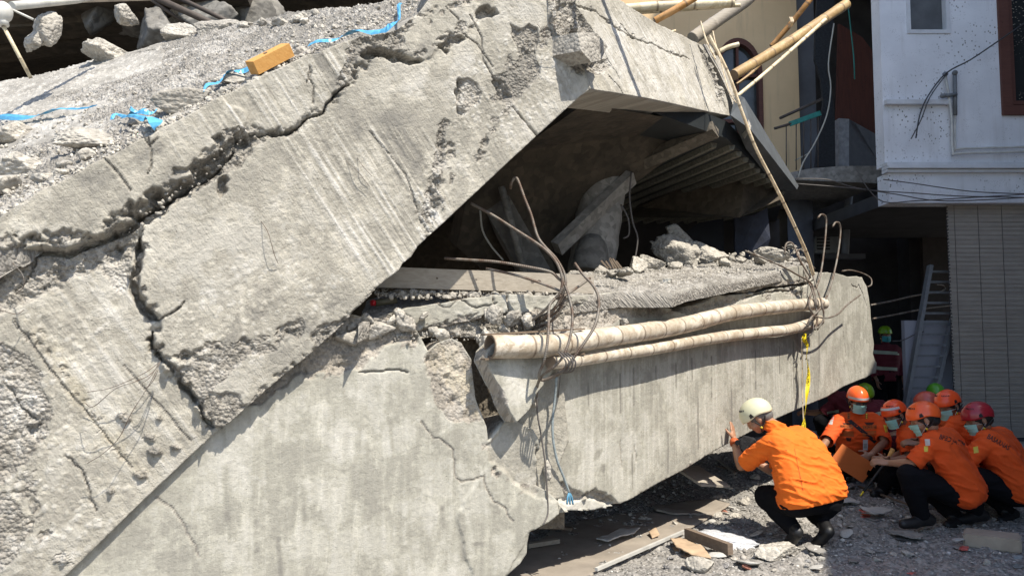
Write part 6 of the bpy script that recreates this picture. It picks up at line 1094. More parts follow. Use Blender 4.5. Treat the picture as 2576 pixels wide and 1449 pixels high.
# fine gravel as one mass
def gravel(nn, fx, smin, smax, mat, seed):
    rs = np.random.RandomState(seed); V0, F0 = ICOS[1]; Vs = []; Fs = []; x, y = fx(rs, nn); gi = np.clip(((x + 2.6) / .026).round().astype(int), 0, len(gx) - 1); gj = np.clip(((y - 3) / .026).round().astype(int), 0, len(gy) - 1); z = gz.reshape(X.shape)[gi, gj]
    s_ = smin + (smax - smin) * rs.rand(nn) ** 4; sc = s_[:, None] * rs.uniform(.6, 1.3, (nn, 3)) * np.array([1.2, 1, .7]); th = rs.rand(nn) * 6.28; Vb = V0[None] * (.5 + .65 * rs.rand(nn, len(V0), 1)); Vb = Vb * sc[:, None, :]
    c, s = np.cos(th)[:, None], np.sin(th)[:, None]; Vb = np.stack([Vb[..., 0] * c - Vb[..., 1] * s, Vb[..., 0] * s + Vb[..., 1] * c, Vb[..., 2]], 2) + np.stack([x, y, z + s_ * .3], 1)[:, None, :]
    F = (F0[None] + (np.arange(nn) * len(V0))[:, None, None]).reshape(-1, 3); tone = np.repeat(rs.rand(nn), len(V0)); return tag(link('gravel', mesh_np('gravel', Vb.reshape(-1, 3), F, {'tone': tone}), mat), 'fine grey gravel and crumbled concrete covering the ground', 'gravel', kind='stuff')
t = NT('mixed_gravel'); tn = t.attr('tone'); M['gravel'] = t.done(t.ramp(tn, [(0, (.15, .14, .125)), (.45, (.28, .262, .235)), (.8, (.38, .355, .32)), (.97, (.60, .58, .54))]), .9)
M['gravel'].node_tree.nodes['Color Ramp'].color_ramp.interpolation = 'LINEAR'
gravel(21000, lambda rs, n: (rs.uniform(.2, 5.4, n), rs.uniform(4.3, 9.0, n)), .003, .013, M['gravel'], 5)
gravel(3500, lambda rs, n: (rs.uniform(.6, 4.4, n), rs.uniform(5.3, 9.5, n)), .008, .028, M['gravel'], 6)
# ================================================================== people
from mathutils.bvhtree import BVHTree
M['shirt'] = m_cloth('orange_shirt_cloth', (.82, .155, .008)); M['shirt_deep'] = m_cloth('deep_orange_shirt_cloth', (.72, .082, .006)); M['trousers'] = m_cloth('black_trouser_cloth', (.008, .008, .010), .95); M['trousers'].node_tree.nodes['Principled BSDF'].inputs['Specular IOR Level'].default_value = .12; M['maroon'] = m_cloth('maroon_jacket_cloth', (.13, .012, .022))
M['boot'] = m_plain('black_leather', (.010, .010, .011), .5, .2, 10, .3); M['skin'] = m_skin('skin'); M['skin2'] = m_skin('tanned_skin', (.27, .14, .085)); M['hair'] = m_plain('black_hair', (.012, .011, .010), .6, .3, 90, .8)
M['mask'] = m_plain('green_face_mask', (.30, .56, .50), .75, .06, 20, .3); M['strap'] = m_plain('black_webbing', (.015, .015, .016), .7); M['silver'] = m_plain('silver_reflective', (.50, .49, .47), .35, .1); M['reflect'] = m_plain('reflective_stripe', (.42, .46, .34), .5)
def m_helmet(name, c, r=.32): return m_plain(name, c, r, .05, 6, .02, Coat_Weight=.25)
HM = {'cream': m_helmet('cream_helmet', (.62, .60, .42), .45), 'orange': m_helmet('orange_helmet', (.86, .085, .012)), 'orange2': m_helmet('bright_orange_helmet', (.88, .12, .02)), 'red': m_helmet('dark_red_helmet', (.33, .012, .022)), 'salmon': m_helmet('faded_red_helmet', (.50, .09, .06)), 'green': m_helmet('green_helmet', (.08, .30, .02)), 'lime': m_helmet('lime_helmet', (.22, .42, .02))}
def nrm(v): v = np.array(v, float); return v / (np.linalg.norm(v) + 1e-12)
def cap(mb, a, b, ra, rb, n=14):
    a, b = np.array(a, float), np.array(b, float)
    if np.linalg.norm(b - a) < 1e-4: return mb.ell(a, (ra, ra, ra))
    mb.tube([a, a + (b - a) * .5, b], [ra, (ra + rb) / 2, rb], n); mb.ell(a, (ra, ra, ra), nu=n, nv=8); mb.ell(b, (rb, rb, rb), nu=n, nv=8)
def chain(mb, pts, rs, n=14):
    for i in range(len(pts) - 1): cap(mb, pts[i], pts[i + 1], rs[i], rs[i + 1], n)
def fuse(mb, name, mat, parent, voxel=.008, smooth=4, fold=0.0, cuts=(), seed=0, fs=.12, fdir=None):
    me = mb.mesh('tmp'); o = bpy.data.objects.new('tmp', me); COL.objects.link(o)
    m = o.modifiers.new('r', 'REMESH'); m.mode = 'VOXEL'; m.voxel_size = voxel; m.use_smooth_shade = True
    if smooth: m2 = o.modifiers.new('s', 'SMOOTH'); m2.iterations = smooth; m2.factor = .5
    dg = bpy.context.evaluated_depsgraph_get(); dg.update(); r = bpy.data.meshes.new_from_object(o.evaluated_get(dg)); bpy.data.objects.remove(o)
    n = len(r.vertices); V = np.empty(n * 3, np.float32); r.vertices.foreach_get('co', V); V = V.reshape(-1, 3).astype(float)
    if fold:
        N = np.empty(n * 3, np.float32); r.vertices.foreach_get('normal', N); N = N.reshape(-1, 3)
        fd = nrm(fdir if fdir is not None else (0, 0, 1)); s_ = V @ fd; W = V - np.outer(s_, fd) * .0
        q = V * 1.0; q = V + np.outer(s_ * 1.9, fd); w = .05 * fbm(V[:, 0], V[:, 1], V[:, 2], s=.16, o=2, seed=seed + 8)
        f1 = fbm(q[:, 0] + w, q[:, 1] + w, q[:, 2], s=fs * 1.5, o=2, seed=seed); f2 = fbm(q[:, 0] - w, q[:, 1], q[:, 2] + w, s=fs * .45, o=2, seed=seed + 3)
        h = np.clip(1 - np.abs(f1) * 3.4, 0, 1) ** 1.6 * 1.0 + .15 * np.clip(1 - np.abs(f2) * 2.5, 0, 1) + .9 * f1; V = V + N * (fold * (h - .3))[:, None]; r.vertices.foreach_set('co', V.astype(np.float32).ravel())
    if cuts:
        bm = bmesh.new(); bm.from_mesh(r)
        for (p, nn_, R) in cuts:
            p = Vector(p); nn_ = Vector(nn_).normalized()
            geom = [v for v in bm.verts if (v.co - p).length < R]; gs = set(geom); ed = [e for e in bm.edges if e.verts[0] in gs and e.verts[1] in gs]; fc = [f for f in bm.faces if all(v in gs for v in f.verts)]
            res = bmesh.ops.bisect_plane(bm, geom=geom + ed + fc, plane_co=p, plane_no=nn_, clear_outer=False); gs2 = [v for v in bm.verts if (v.co - p).length < R * 1.02 and (v.co - p).dot(nn_) > 1e-4]
            bmesh.ops.delete(bm, geom=gs2, context='VERTS')
        bm.to_mesh(r); bm.free()
    r.name = name; r.materials.clear(); ob = link(name, r, mat, parent, smooth=True); return ob
def frame(f, u):
    f = nrm(f); u = np.array(u, float); u = nrm(u - f * u.dot(f)); x = np.cross(f, u); return np.stack([x, f, u], 1)   # columns: right, forward, up
def hand(mb, w, d, pn, curl=.3, side=1, s=1.0, spread=.12):
    """w wrist, d finger direction, pn palm normal, side +1/-1 for the thumb"""
    d = nrm(d); pn = np.array(pn, float); pn = nrm(pn - d * pn.dot(d)); x = np.cross(d, pn) * side
    w = np.array(w, float); R = np.stack([x, d, pn], 1); mb.ell(w + d * .048 * s, (.042 * s, .055 * s, .016 * s), R); cap(mb, w - d * .02, w + d * .02, .027 * s, .026 * s, 12)
    for k, (off, L) in enumerate(((.030, .072), (.011, .082), (-.009, .076), (-.028, .060))):
        p = w + (d * .085 + x * off) * s; a = 0; dd = nrm(d + x * (off * spread * 40 * .1))
        for j, (fl, r0, r1) in enumerate(((.45, .0098, .0090), (.32, .0090, .0082), (.25, .0082, .0070))):
            a += curl * (.5 if j == 0 else 1.0) * (1 + .08 * k); q = p + (dd * math.cos(a) + pn * math.sin(a)) * L * fl * s; cap(mb, p, q, r0 * s, r1 * s, 8); p = q
    p = w + (d * .03 + x * .034) * s; q = p + nrm(x * .75 + d * .65 + pn * .3) * .042 * s; cap(mb, p, q, .0125 * s, .0105 * s, 8); cap(mb, q, q + nrm(x * .3 + d * .8 + pn * .45) * .032 * s, .0105 * s, .0088 * s, 8)
def head_shape(mb, c, R, s=1.0):
    e = lambda p, r: mb.ell(c + R @ (np.array(p) * s), tuple(np.array(r) * s), R)
    e((0, -.015, .035), (.078, .098, .088)); e((0, .030, -.025), (.062, .062, .075)); e((0, .048, -.070), (.040, .040, .036)); e((0, .092, -.012), (.012, .018, .026)); e((0, .098, -.028), (.016, .014, .012)); e((0, .080, .020), (.055, .018, .014))
    for sx in (-1, 1): e((.078 * sx, -.005, -.005), (.010, .020, .032)); e((.032 * sx, .075, .002), (.014, .012, .008)); e((.04 * sx, .055, -.03), (.026, .03, .03))
    e((0, .088, -.052), (.024, .012, .007))
def helmet(c, R, mat, parent, s=1.0, vents=True, band=False, peak=False, text_=None):
    o = thing_part = bpy.data.objects.new('helmet', None); COL.objects.link(o); o.parent = parent; o.matrix_parent_inverse = parent.matrix_basis.inverted()
    na, ne = 48, 14; V = []; cc = np.array(c, float)
    def surf(az, el, k=1.0):
        x = .108 * math.cos(el) * math.sin(az); y = .138 * math.cos(el) * math.cos(az) - .004; z = .118 * math.sin(el) + .045
        rim = 0
        return np.array([x * k, y * k, z if k == 1 else z * k])
    def rimel(az):
        ca = math.cos(az); return -.16 - .34 * max(0, -ca) ** 1.5 + .10 * math.exp(-((abs(az) - 1.75) / .5) ** 2) + (.10 if ca > .5 else 0) * (ca - .5)
    rid = lambda az, el: 1 + (.022 if peak else .012) * math.exp(-(math.sin(az) * math.cos(el) / .16) ** 2) + .010 * math.exp(-((abs(math.sin(az)) * math.cos(el) - .62) / .08) ** 2)
    for k in (1.0, .955):
        for j in range(ne + 1):
            for i in range(na):
                az = 2 * math.pi * i / na - math.pi; e0 = rimel(az); el = e0 + (math.pi / 2 - e0) * (j / ne); fl = 1.0 + (.055 if peak else .035) * math.exp(-j / .9) * (1 if k == 1 else 1.0); p = surf(az, el, k) * np.array([fl, fl, 1]) * (rid(az, el) if k == 1 else 1)
                V.append(cc + R @ (p * s))
    F = []; o1 = (ne + 1) * na
    for j in range(ne):
        for i in range(na): a, b_ = j * na + i, j * na + (i + 1) % na; F += [(a, b_, b_ + na, a + na), (o1 + b_, o1 + a, o1 + a + na, o1 + b_ + na)]
    for i in range(na): a, b_ = i, (i + 1) % na; F.append((b_, a, o1 + a, o1 + b_))
    me = MB().add(V, F, smooth=True).mesh('shell'); link('shell', me, mat, o)
    W = lambda p: cc + R @ (np.array(p, float) * s)
    if vents:
        for sx in (-1, 1):
            for (az, el, w, h) in ((1.35, .10, .10, .14),):
                q = [W(surf(sx * (az + a), el + b_) * 1.035) for a, b_ in ((-w, -h), (w * 1.6, -h), (w * .9, h), (-w * .6, h * .7))]; MB().prism(q, (cc - np.mean(q, 0)) * .04).build('vent', M['strap'], o)
            for k in range(5):
                az = sx * (.35 + k * .17); el = .82 - .03 * k; q = [W(surf(az + a, el + b_) * 1.03) for a, b_ in ((-.045, -.06), (.03, -.06), (.045, .05), (-.02, .06))]; MB().prism(q, (cc - np.mean(q, 0)) * .02).build('vent', M['strap'], o)
    if band:
        for k in range(16):
            pass
        V = []; F = []
        for i in range(25):
            az = -1.5 + 3.0 * i / 24; e0 = (.02 if peak else .30) + (.10 * math.cos(az) if peak else .22 * math.cos(az * .8)); V += [W(surf(az, e0 - .10) * 1.045), W(surf(az, e0 + .10) * 1.045)]
        F = [(2 * i, 2 * i + 1, 2 * i + 3, 2 * i + 2) for i in range(24)]; MB().add(V, F, smooth=True).build('silver_band', M['silver'], o)
    for sx in (-1, 1):
        MB().tube(catmull([W((.098 * sx, .03, .0)), W((.083 * sx, .015, -.05)), W((.055 * sx, .045, -.105)), W((0, .055, -.118))], 5), .006 * s, 6).build('chin_strap', M['strap'], o)
        MB().tube(catmull([W((.098 * sx, -.07, .0)), W((.086 * sx, -.03, -.04)), W((.078 * sx, .018, -.062))], 4), .006 * s, 6).build('chin_strap', M['strap'], o)
        MB().ell(W((.080 * sx, .018, -.064)), (.009, .009, .012), R).build('buckle', bpy.data.materials.get('yellow_buckle') or m_plain('yellow_buckle', (.6, .45, .03), .4), o)
    return o
def facemask(c, R, parent, s=1.0, mat=None):
    V = []; cc = np.array(c, float)
    for j in range(9):
        for i in range(17):
            az = (-1.15 + 2.3 * i / 16); v = j / 8; z = -.012 - .085 * v - .010 * math.cos(az) * (v > .9); rr_ = (.070 + .004 * math.sin(j * 2.4)) * (1 - .12 * (v - .4) ** 2); y = .036 + (rr_ + .004) * math.cos(az) * (1 - .15 * max(0, v - .5)) + (.022 * math.exp(-(az / .35) ** 2) * math.exp(-((v - .15) / .3) ** 2)); x = (rr_ + .004) * math.sin(az); V.append(cc + R @ (np.array([x, y, z]) * s))
    F = [(j * 17 + i, j * 17 + i + 1, (j + 1) * 17 + i + 1, (j + 1) * 17 + i) for j in range(8) for i in range(16)]
    o = MB().add(V, F, smooth=True).build('face_mask', mat or M['mask'], parent)
    for sx in (-1, 1):
        for z in (-.018, -.088): MB().tube([cc + R @ (np.array([.066 * sx, .062, z]) * s), cc + R @ (np.array([.084 * sx, -.008, -.02]) * s)], .0022, 5).build('ear_loop', M['silver'], o)
    return o
def px_decal(name, quad, tgt, mat, parent, off=.003, nu=6, nv=6, fallback=None):
    """a patch of cloth laid on the surface seen at the given place"""
    bvh = BVHTree.FromObject(tgt, bpy.context.evaluated_depsgraph_get()) if not isinstance(tgt, BVHTree) else tgt; q = np.array(quad, float); V = []; N = []; ok = []
    for j in range(nv + 1):
        for i in range(nu + 1):
            u, v = i / nu, j / nv; p = (q[0] * (1 - u) + q[1] * u) * (1 - v) + (q[3] * (1 - u) + q[2] * u) * v; d = ray(*p); d = d / np.linalg.norm(d); h = bvh.ray_cast(Vector(_o), Vector(d))
            if h[0] is None: V.append(None)
            else: V.append(np.array(h[0]) - d * off)
    good = [v for v in V if v is not None]
    if len(good) < len(V) * .5: return None
    md = np.median([np.linalg.norm(v - _o) for v in good]); F = []
    idx = {}; out = []
    for k, v in enumerate(V):
        if v is not None and abs(np.linalg.norm(v - _o) - md) < .12: idx[k] = len(out); out.append(v)
    for j in range(nv):
        for i in range(nu):
            f = [j * (nu + 1) + i, j * (nu + 1) + i + 1, (j + 1) * (nu + 1) + i + 1, (j + 1) * (nu + 1) + i]
            if all(k in idx for k in f): F.append(tuple(idx[k] for k in f))
    if not F: return None
    return MB().add(out, F, smooth=True).build(name, mat, parent)
def px_text(body, center, ang, height, tgt, mat, parent, bold=.0, squash=1.0):
    """lettering printed on cloth: laid out on a sheet, then pressed onto the surface"""
    bvh = BVHTree.FromObject(tgt, bpy.context.evaluated_depsgraph_get()); cu = bpy.data.curves.new('t', 'FONT'); cu.body = body; cu.size = height * 1.35; cu.align_x = 'CENTER'; cu.align_y = 'CENTER'; cu.offset = bold; cu.resolution_u = 3
    ob = bpy.data.objects.new('t', cu); COL.objects.link(ob); me = bpy.data.meshes.new_from_object(ob.evaluated_get(bpy.context.evaluated_depsgraph_get())); bpy.data.objects.remove(ob)
    ca, sa = math.cos(ang), math.sin(ang)
    for v in me.vertices:
        x, y = v.co.x * squash, -v.co.y; px = center[0] + x * ca - y * sa; py = center[1] + x * sa + y * ca; d = ray(px, py); d = d / np.linalg.norm(d); h = bvh.ray_cast(Vector(_o), Vector(d))
        v.co = Vector([float(c) for c in (np.array(h[0]) - d * .004)]) if h[0] is not None else v.co * 0 + Vector([float(c) for c in P(px, py, 7)])
    me.materials.clear(); return link('lettering', me, mat, parent)

def person(label, S, group='rescue workers in helmets'):
    """S: joints and options"""
    p0 = S['pelvis'][0]; root = thing('person', label, 'person', ((S['pelvis'][0][0] + S['pelvis'][1][0]) / 2, (S['pelvis'][0][1] + S['pelvis'][1][1]) / 2, 0), group)
    vx = S.get('voxel', .009); sm = S.get('scale', 1.0); H = np.array(S['head'], float); R = frame(S['face'], S['up']); N0 = np.array(S['neck'], float)
    skin = S.get('skin', M['skin']); shirt = S.get('shirt', M['shirt'])
    rows = S['rows']; L = lambda a: np.array(a, float)
    # body: head, neck, torso core, arms, hands in one surface
    b = MB(); head_shape(b, H, R, sm); cap(b, N0, H + R @ np.array([0, -.03, -.06]), .060 * sm, .052 * sm)
    top = (L(rows[-1][0]) + L(rows[-1][1])) / 2; bot = (L(rows[0][0]) + L(rows[0][1])) / 2; cap(b, N0, top, .055, .07); cap(b, top, bot, .075, .08)
    for A in S['arms']:
        sh, el, wr = L(A['sh']), L(A['el']), L(A['wr']); cap(b, top, sh, .05, .045); cap(b, sh, el, .042 * sm, .036 * sm); cap(b, el, el + (wr - el) * .35, .037 * sm, .038 * sm); cap(b, el + (wr - el) * .35, wr, .038 * sm, .025 * sm)
        if A.get('hd') is not None: hand(b, wr + nrm(wr - el) * .01, A['hd'], A['pn'], A.get('curl', .3), A.get('side', 1), sm, A.get('spread', .12))
    fuse(b, 'body', skin, root, S.get('bvox', .0065), 3)
    hr = MB(); hr.ell(H + R @ (np.array([0, -.022, .02]) * sm), tuple(np.array([.084, .100, .080]) * sm), R); hr.ell(H + R @ (np.array([0, -.05, -.02]) * sm), tuple(np.array([.070, .062, .05]) * sm), R); hr.build('hair', S.get('hair', M['hair']), root)
    # shirt
    s = MB()
    for i in range(len(rows) - 1):
        (a0, a1, ar), (b0, b1, br) = rows[i], rows[i + 1]; a0, a1, b0, b1 = L(a0), L(a1), L(b0), L(b1)
        for k in range(5):
            f = k / 5; cap(s, a0 + (b0 - a0) * f, a1 + (b1 - a1) * f, ar + (br - ar) * f, ar + (br - ar) * f, 14)
    cap(s, L(rows[-1][0]), L(rows[-1][1]), rows[-1][2], rows[-1][2]); cap(s, top, N0, .085 * sm, .064 * sm); cap(s, N0, N0 + nrm(H - N0) * .012, .068 * sm, .066 * sm)
    cuts = []
    for A in S['arms']:
        sh, el, wr = L(A['sh']), L(A['el']), L(A['wr']); sl = A.get('sleeve', .8); rs_ = A.get('sr', (.072, .062)); cap(s, sh, el, rs_[0], rs_[1])
        if sl > 1: e = el + (wr - el) * (sl - 1); cap(s, el, e, rs_[1], rs_[1] * .92); cuts.append((e, nrm(wr - el), .13))
        else:
            e = sh + (el - sh) * sl; cuts.append((e, nrm(el - sh), .14))
    if S.get('hem'): cuts.append((L(S['hem'][0]), nrm(S['hem'][1]), 1.0))
    sob = fuse(s, 'shirt', shirt, root, vx, 5, S.get('fold', .007), cuts, S.get('seed', 1), S.get('fs', .12), S.get('fdir'))
    m = sob.modifiers.new('t', 'SOLIDIFY'); m.thickness = .004; m.offset = -1
    # trousers and boots
    t_ = MB(); (a0, a1, ar) = S['pelvis']; cap(t_, a0, a1, ar, ar)
    if S.get('waist'): w0, w1, wr_ = S['waist']; [cap(t_, L(a0) + (L(w0) - L(a0)) * f, L(a1) + (L(w1) - L(a1)) * f, ar + (wr_ - ar) * f, ar + (wr_ - ar) * f) for f in (.35, .7, 1)]
    for G_ in S['legs']:
        hp, kn, an = L(G_['hip']), L(G_['knee']), L(G_['ankle']); r_ = G_.get('r', (.10, .078, .07, .052)); cap(t_, hp, kn, r_[0], r_[1]); mid = kn + (an - kn) * .4; cap(t_, kn, mid, r_[1], r_[2]); cap(t_, mid, an, r_[2], r_[3])
        tb_ = MB(); toe, heel = L(G_['toe']), L(G_['heel']); cap(tb_, heel, toe, .040, .036); cap(tb_, heel + np.array([0, 0, .01]), an + (an - heel) * .3, .046, .052); mid2 = heel + (toe - heel) * .55; cap(tb_, heel + (an - heel) * .4, mid2, .046, .042); cap(tb_, mid2, toe, .046, .038)
        fuse(tb_, 'boot', M['boot'], root, .011, 3)
    fuse(t_, 'trousers', M['trousers'], root, .013, 4, .008, (), S.get('seed', 1) + 5, .14)
    if S.get('helmet'): helmet(H, R, HM[S['helmet']], root, sm * .93, **S.get('hopt', {}))
    if S.get('mask', True): facemask(H, R, root, sm, S.get('mmat'))
    return root, sob, H, R

# ---- front man, back to the camera, one hand on the beam
Wl = PR.hit(1843, 1068, .02)
A1, shA, HA, RA = person('crouching person in cream helmet seen from behind, one hand flat on the beam', dict(
    pelvis=(P(2000, 1258, 5.50), P(2080, 1250, 5.66), .118), waist=(P(1998, 1225, 5.52), P(2075, 1210, 5.68), .112),
    rows=[(P(2004, 1250, 5.50), P(2082, 1236, 5.66), .143), (P(1992, 1212, 5.52), P(2068, 1188, 5.68), .128), (P(1980, 1165, 5.56), P(2042, 1145, 5.74), .124), (P(1968, 1130, 5.60), P(2018, 1116, 5.80), .118), (P(1952, 1112, 5.62), P(2006, 1100, 5.90), .088)],
    neck=P(1948, 1076, 5.70), head=P(1908, 1050, 5.78), face=(-.72, .35, -.60), up=(-.55, .10, .80), voxel=.0075, bvox=.0062, seed=2, fold=.0125, fs=.11, fdir=(.35, .1, .9), hair=m_plain('grey_cropped_hair', (.12, .115, .11), .8, .3, 90),
    arms=[dict(sh=P(1942, 1116, 5.62), el=P(1864, 1172, 5.86), wr=P(1847, 1112, 6.08), hd=nrm(P(1841, 1055, 6.20) - P(1847, 1112, 6.10)), pn=-nR, curl=.05, side=1, spread=.0, sleeve=.86, sr=(.078, .068)), dict(sh=P(1990, 1108, 5.92), el=P(1948, 1188, 6.12), wr=P(1892, 1158, 6.18), hd=(-.5, .2, .6), pn=(-.3, -.8, 0), curl=.7, side=-1, sleeve=.85)],
    legs=[dict(hip=P(2006, 1262, 5.52), knee=P(1926, 1248, 5.84), ankle=P(1996, 1330, 5.56), heel=P(2006, 1342, 5.50), toe=P(1984, 1364, 5.62), r=(.115, .088, .078, .056)), dict(hip=P(2078, 1262, 5.66), knee=P(2010, 1240, 6.06), ankle=P(2074, 1322, 5.62), heel=P(2084, 1340, 5.54), toe=P(2054, 1366, 5.62), r=(.115, .088, .075, .054))],
    hem=(P(2052, 1268, 5.50), P(2052, 1300, 5.50) - P(2040, 1240, 5.52)), helmet='cream', mask=False))
MB().tube([P(1848, 1118, 6.04), P(1847, 1108, 6.07)], .036, 14).build('watch_strap', m_plain('orange_watch_strap', (.45, .09, .02), .6), A1); MB().tube([P(1856, 1113, 5.98), P(1856, 1113, 6.01)], .022, 12).build('watch_face', M['ink'], A1)
px_decal('seam', [(1998, 1128), (1999, 1128), (2021, 1234), (2019.5, 1234)], shA, bpy.data.materials.get('seam') or m_plain('seam', (.30, .05, .01), .9), A1, .002, 1, 14)
px_decal('seam', [(1932, 1108), (1933, 1107), (1980, 1132), (1979, 1133.5)], shA, bpy.data.materials['seam'], A1, .002, 8, 1)
V, F = rock(171, 4, 9, .12); V = V * np.array((.085, .06, .085)) + P(1884, 1118, 6.1); tag(link('black_pouch', mesh_np('black_pouch', V, F), M['netting'], smooth=True), 'black bundle held under the chin of the front man', 'pouch')

# ---- man facing the camera with the folder
B1, shB, HB, RB = person('person crouching towards the camera in green mask and glasses, holding an orange folder', dict(
    pelvis=(P(2135, 1170, 7.95), P(2190, 1170, 7.95), .13), waist=(P(2138, 1150, 7.9), P(2186, 1150, 7.9), .12),
    rows=[(P(2138, 1150, 7.88), P(2186, 1150, 7.88), .13), (P(2134, 1115, 7.80), P(2186, 1115, 7.80), .13), (P(2128, 1080, 7.76), P(2188, 1080, 7.76), .125), (P(2120, 1058, 7.74), P(2198, 1058, 7.74), .085)],
    neck=P(2156, 1042, 7.74), head=P(2157, 1008, 7.66), face=(-.05, -.96, -.24), up=(0, -.2, 1), shirt=M['shirt_deep'], skin=M['skin2'], voxel=.0095, bvox=.0068, seed=12, fold=.008,
    arms=[dict(sh=P(2112, 1058, 7.72), el=P(2080, 1108, 7.50), wr=P(2052, 1146, 7.32), hd=(-.5, -.3, -.7), pn=(.3, -.6, .2), curl=.5, side=1, sleeve=1.02, sr=(.076, .070)), dict(sh=P(2206, 1060, 7.72), el=P(2226, 1112, 7.52), wr=P(2192, 1142, 7.30), hd=(-.9, -.15, -.38), pn=(-.1, .9, -.2), curl=.35, side=-1, sleeve=1.05, sr=(.076, .070))],
    legs=[dict(hip=P(2138, 1172, 7.9), knee=P(2106, 1166, 7.50), ankle=P(2116, 1216, 7.62), heel=P(2118, 1222, 7.70), toe=P(2110, 1228, 7.45)), dict(hip=P(2190, 1172, 7.9), knee=P(2214, 1166, 7.50), ankle=P(2212, 1218, 7.62), heel=P(2212, 1222, 7.70), toe=P(2216, 1230, 7.45))],
    helmet='orange2', hopt=dict(vents=False, band=True, peak=True)))
for sx in (-1, 1): q = [HB + RB @ np.array(p) for p in ((.012 * sx, .108, .016), (.052 * sx, .098, .016), (.052 * sx, .098, -.012), (.014 * sx, .108, -.014))]; MB().prism(q, (0, -.004, 0)).build('spectacle_lens', M['glass_dark'], B1)
MB().tube([HB + RB @ np.array(p) for p in ((-.052, .100, .012), (0, .114, .012), (.052, .100, .012))], .003, 6).build('spectacle_frame', M['ink'], B1)
dk = bpy.data.materials.get('dark_patch') or m_plain('dark_patch', (.06, .018, .008), .8); pt = m_plain('orange_patch', (.42, .10, .02), .8)
for nm, q, m_ in (('cross_strap', [(2131, 1058), (2141, 1055), (2206, 1108), (2200, 1116)], M['strap']), ('name_patch', [(2114, 1066), (2147, 1070), (2146, 1079), (2113, 1076)], pt), ('name_patch', [(2170, 1070), (2205, 1068), (2205, 1079), (2171, 1080)], pt), ('pocket_flap', [(2114, 1082), (2148, 1085), (2148, 1098), (2115, 1096)], pt), ('pocket_flap', [(2169, 1084), (2204, 1083), (2204, 1096), (2170, 1098)], pt),
                  ('wing_badge', [(2118, 1063), (2144, 1064), (2138, 1069), (2124, 1068)], dk), ('wing_badge', [(2174, 1062), (2200, 1062), (2194, 1069), (2180, 1069)], dk), ('round_badge', [(2128, 1100), (2142, 1101), (2140, 1110), (2130, 1109)], dk), ('shoulder_patch', [(2086, 1048), (2098, 1048), (2094, 1068), (2083, 1066)], M['silver']), ('arm_badge', [(2222, 1068), (2233, 1070), (2235, 1086), (2227, 1087)], bpy.data.materials['yellow_buckle'])):
    px_decal(nm, q, shB, m_, B1, .004)
for x0 in (2131, 2176):
    px_decal('epaulette', [(x0, 1038), (x0 + 8, 1038), (x0 + 8, 1053), (x0, 1054)], shB, pt, B1, .005)
    for k in range(3): px_decal('rank_mark', [(x0 + 2.5, 1040 + k * 4.6), (x0 + 5.5, 1040 + k * 4.6), (x0 + 5.5, 1043 + k * 4.6), (x0 + 2.5, 1043 + k * 4.6)], shB, M['tape'] if x0 > 2150 else dk, B1, .007, 1, 1)
px_text('BASARNAS', (2188, 1074.5), -.02, 5.2, shB, M['ink'], B1, .15); px_text('KWEAXEN', (2130, 1073), .08, 4.8, shB, M['ink'], B1, .15)
cd_ = thing('id_card', 'white identity card hanging on the chest of the man with the folder', 'card', P(2177, 1118, 7.55)); MB().hexa(quadpx(2171, 2183, 1106, 1132, 7.58), quadpx(2171, 2183, 1106, 1132, 7.585)).build('card', M['paper'], cd_); MB().hexa(quadpx(2173, 2181, 1115, 1126, 7.575), quadpx(2173, 2181, 1115, 1126, 7.578)).build('portrait', M['grey_conc'], cd_)
fp = [P(2119, 1116, 7.22), P(2201, 1168, 7.28), P(2190, 1184, 7.25), P(2184, 1181, 7.25), P(2180, 1192, 7.24), P(2184, 1196, 7.24), P(2170, 1214, 7.2), P(2086, 1161, 7.14)]
MB().prism(fp, (0, .004, 0)).build('folder', m_plain('tan_orange_folder', (.50, .13, .03), .6, .05, 4, .1), label='flat orange paper folder held in the hand of the man facing the camera', cat='folder')

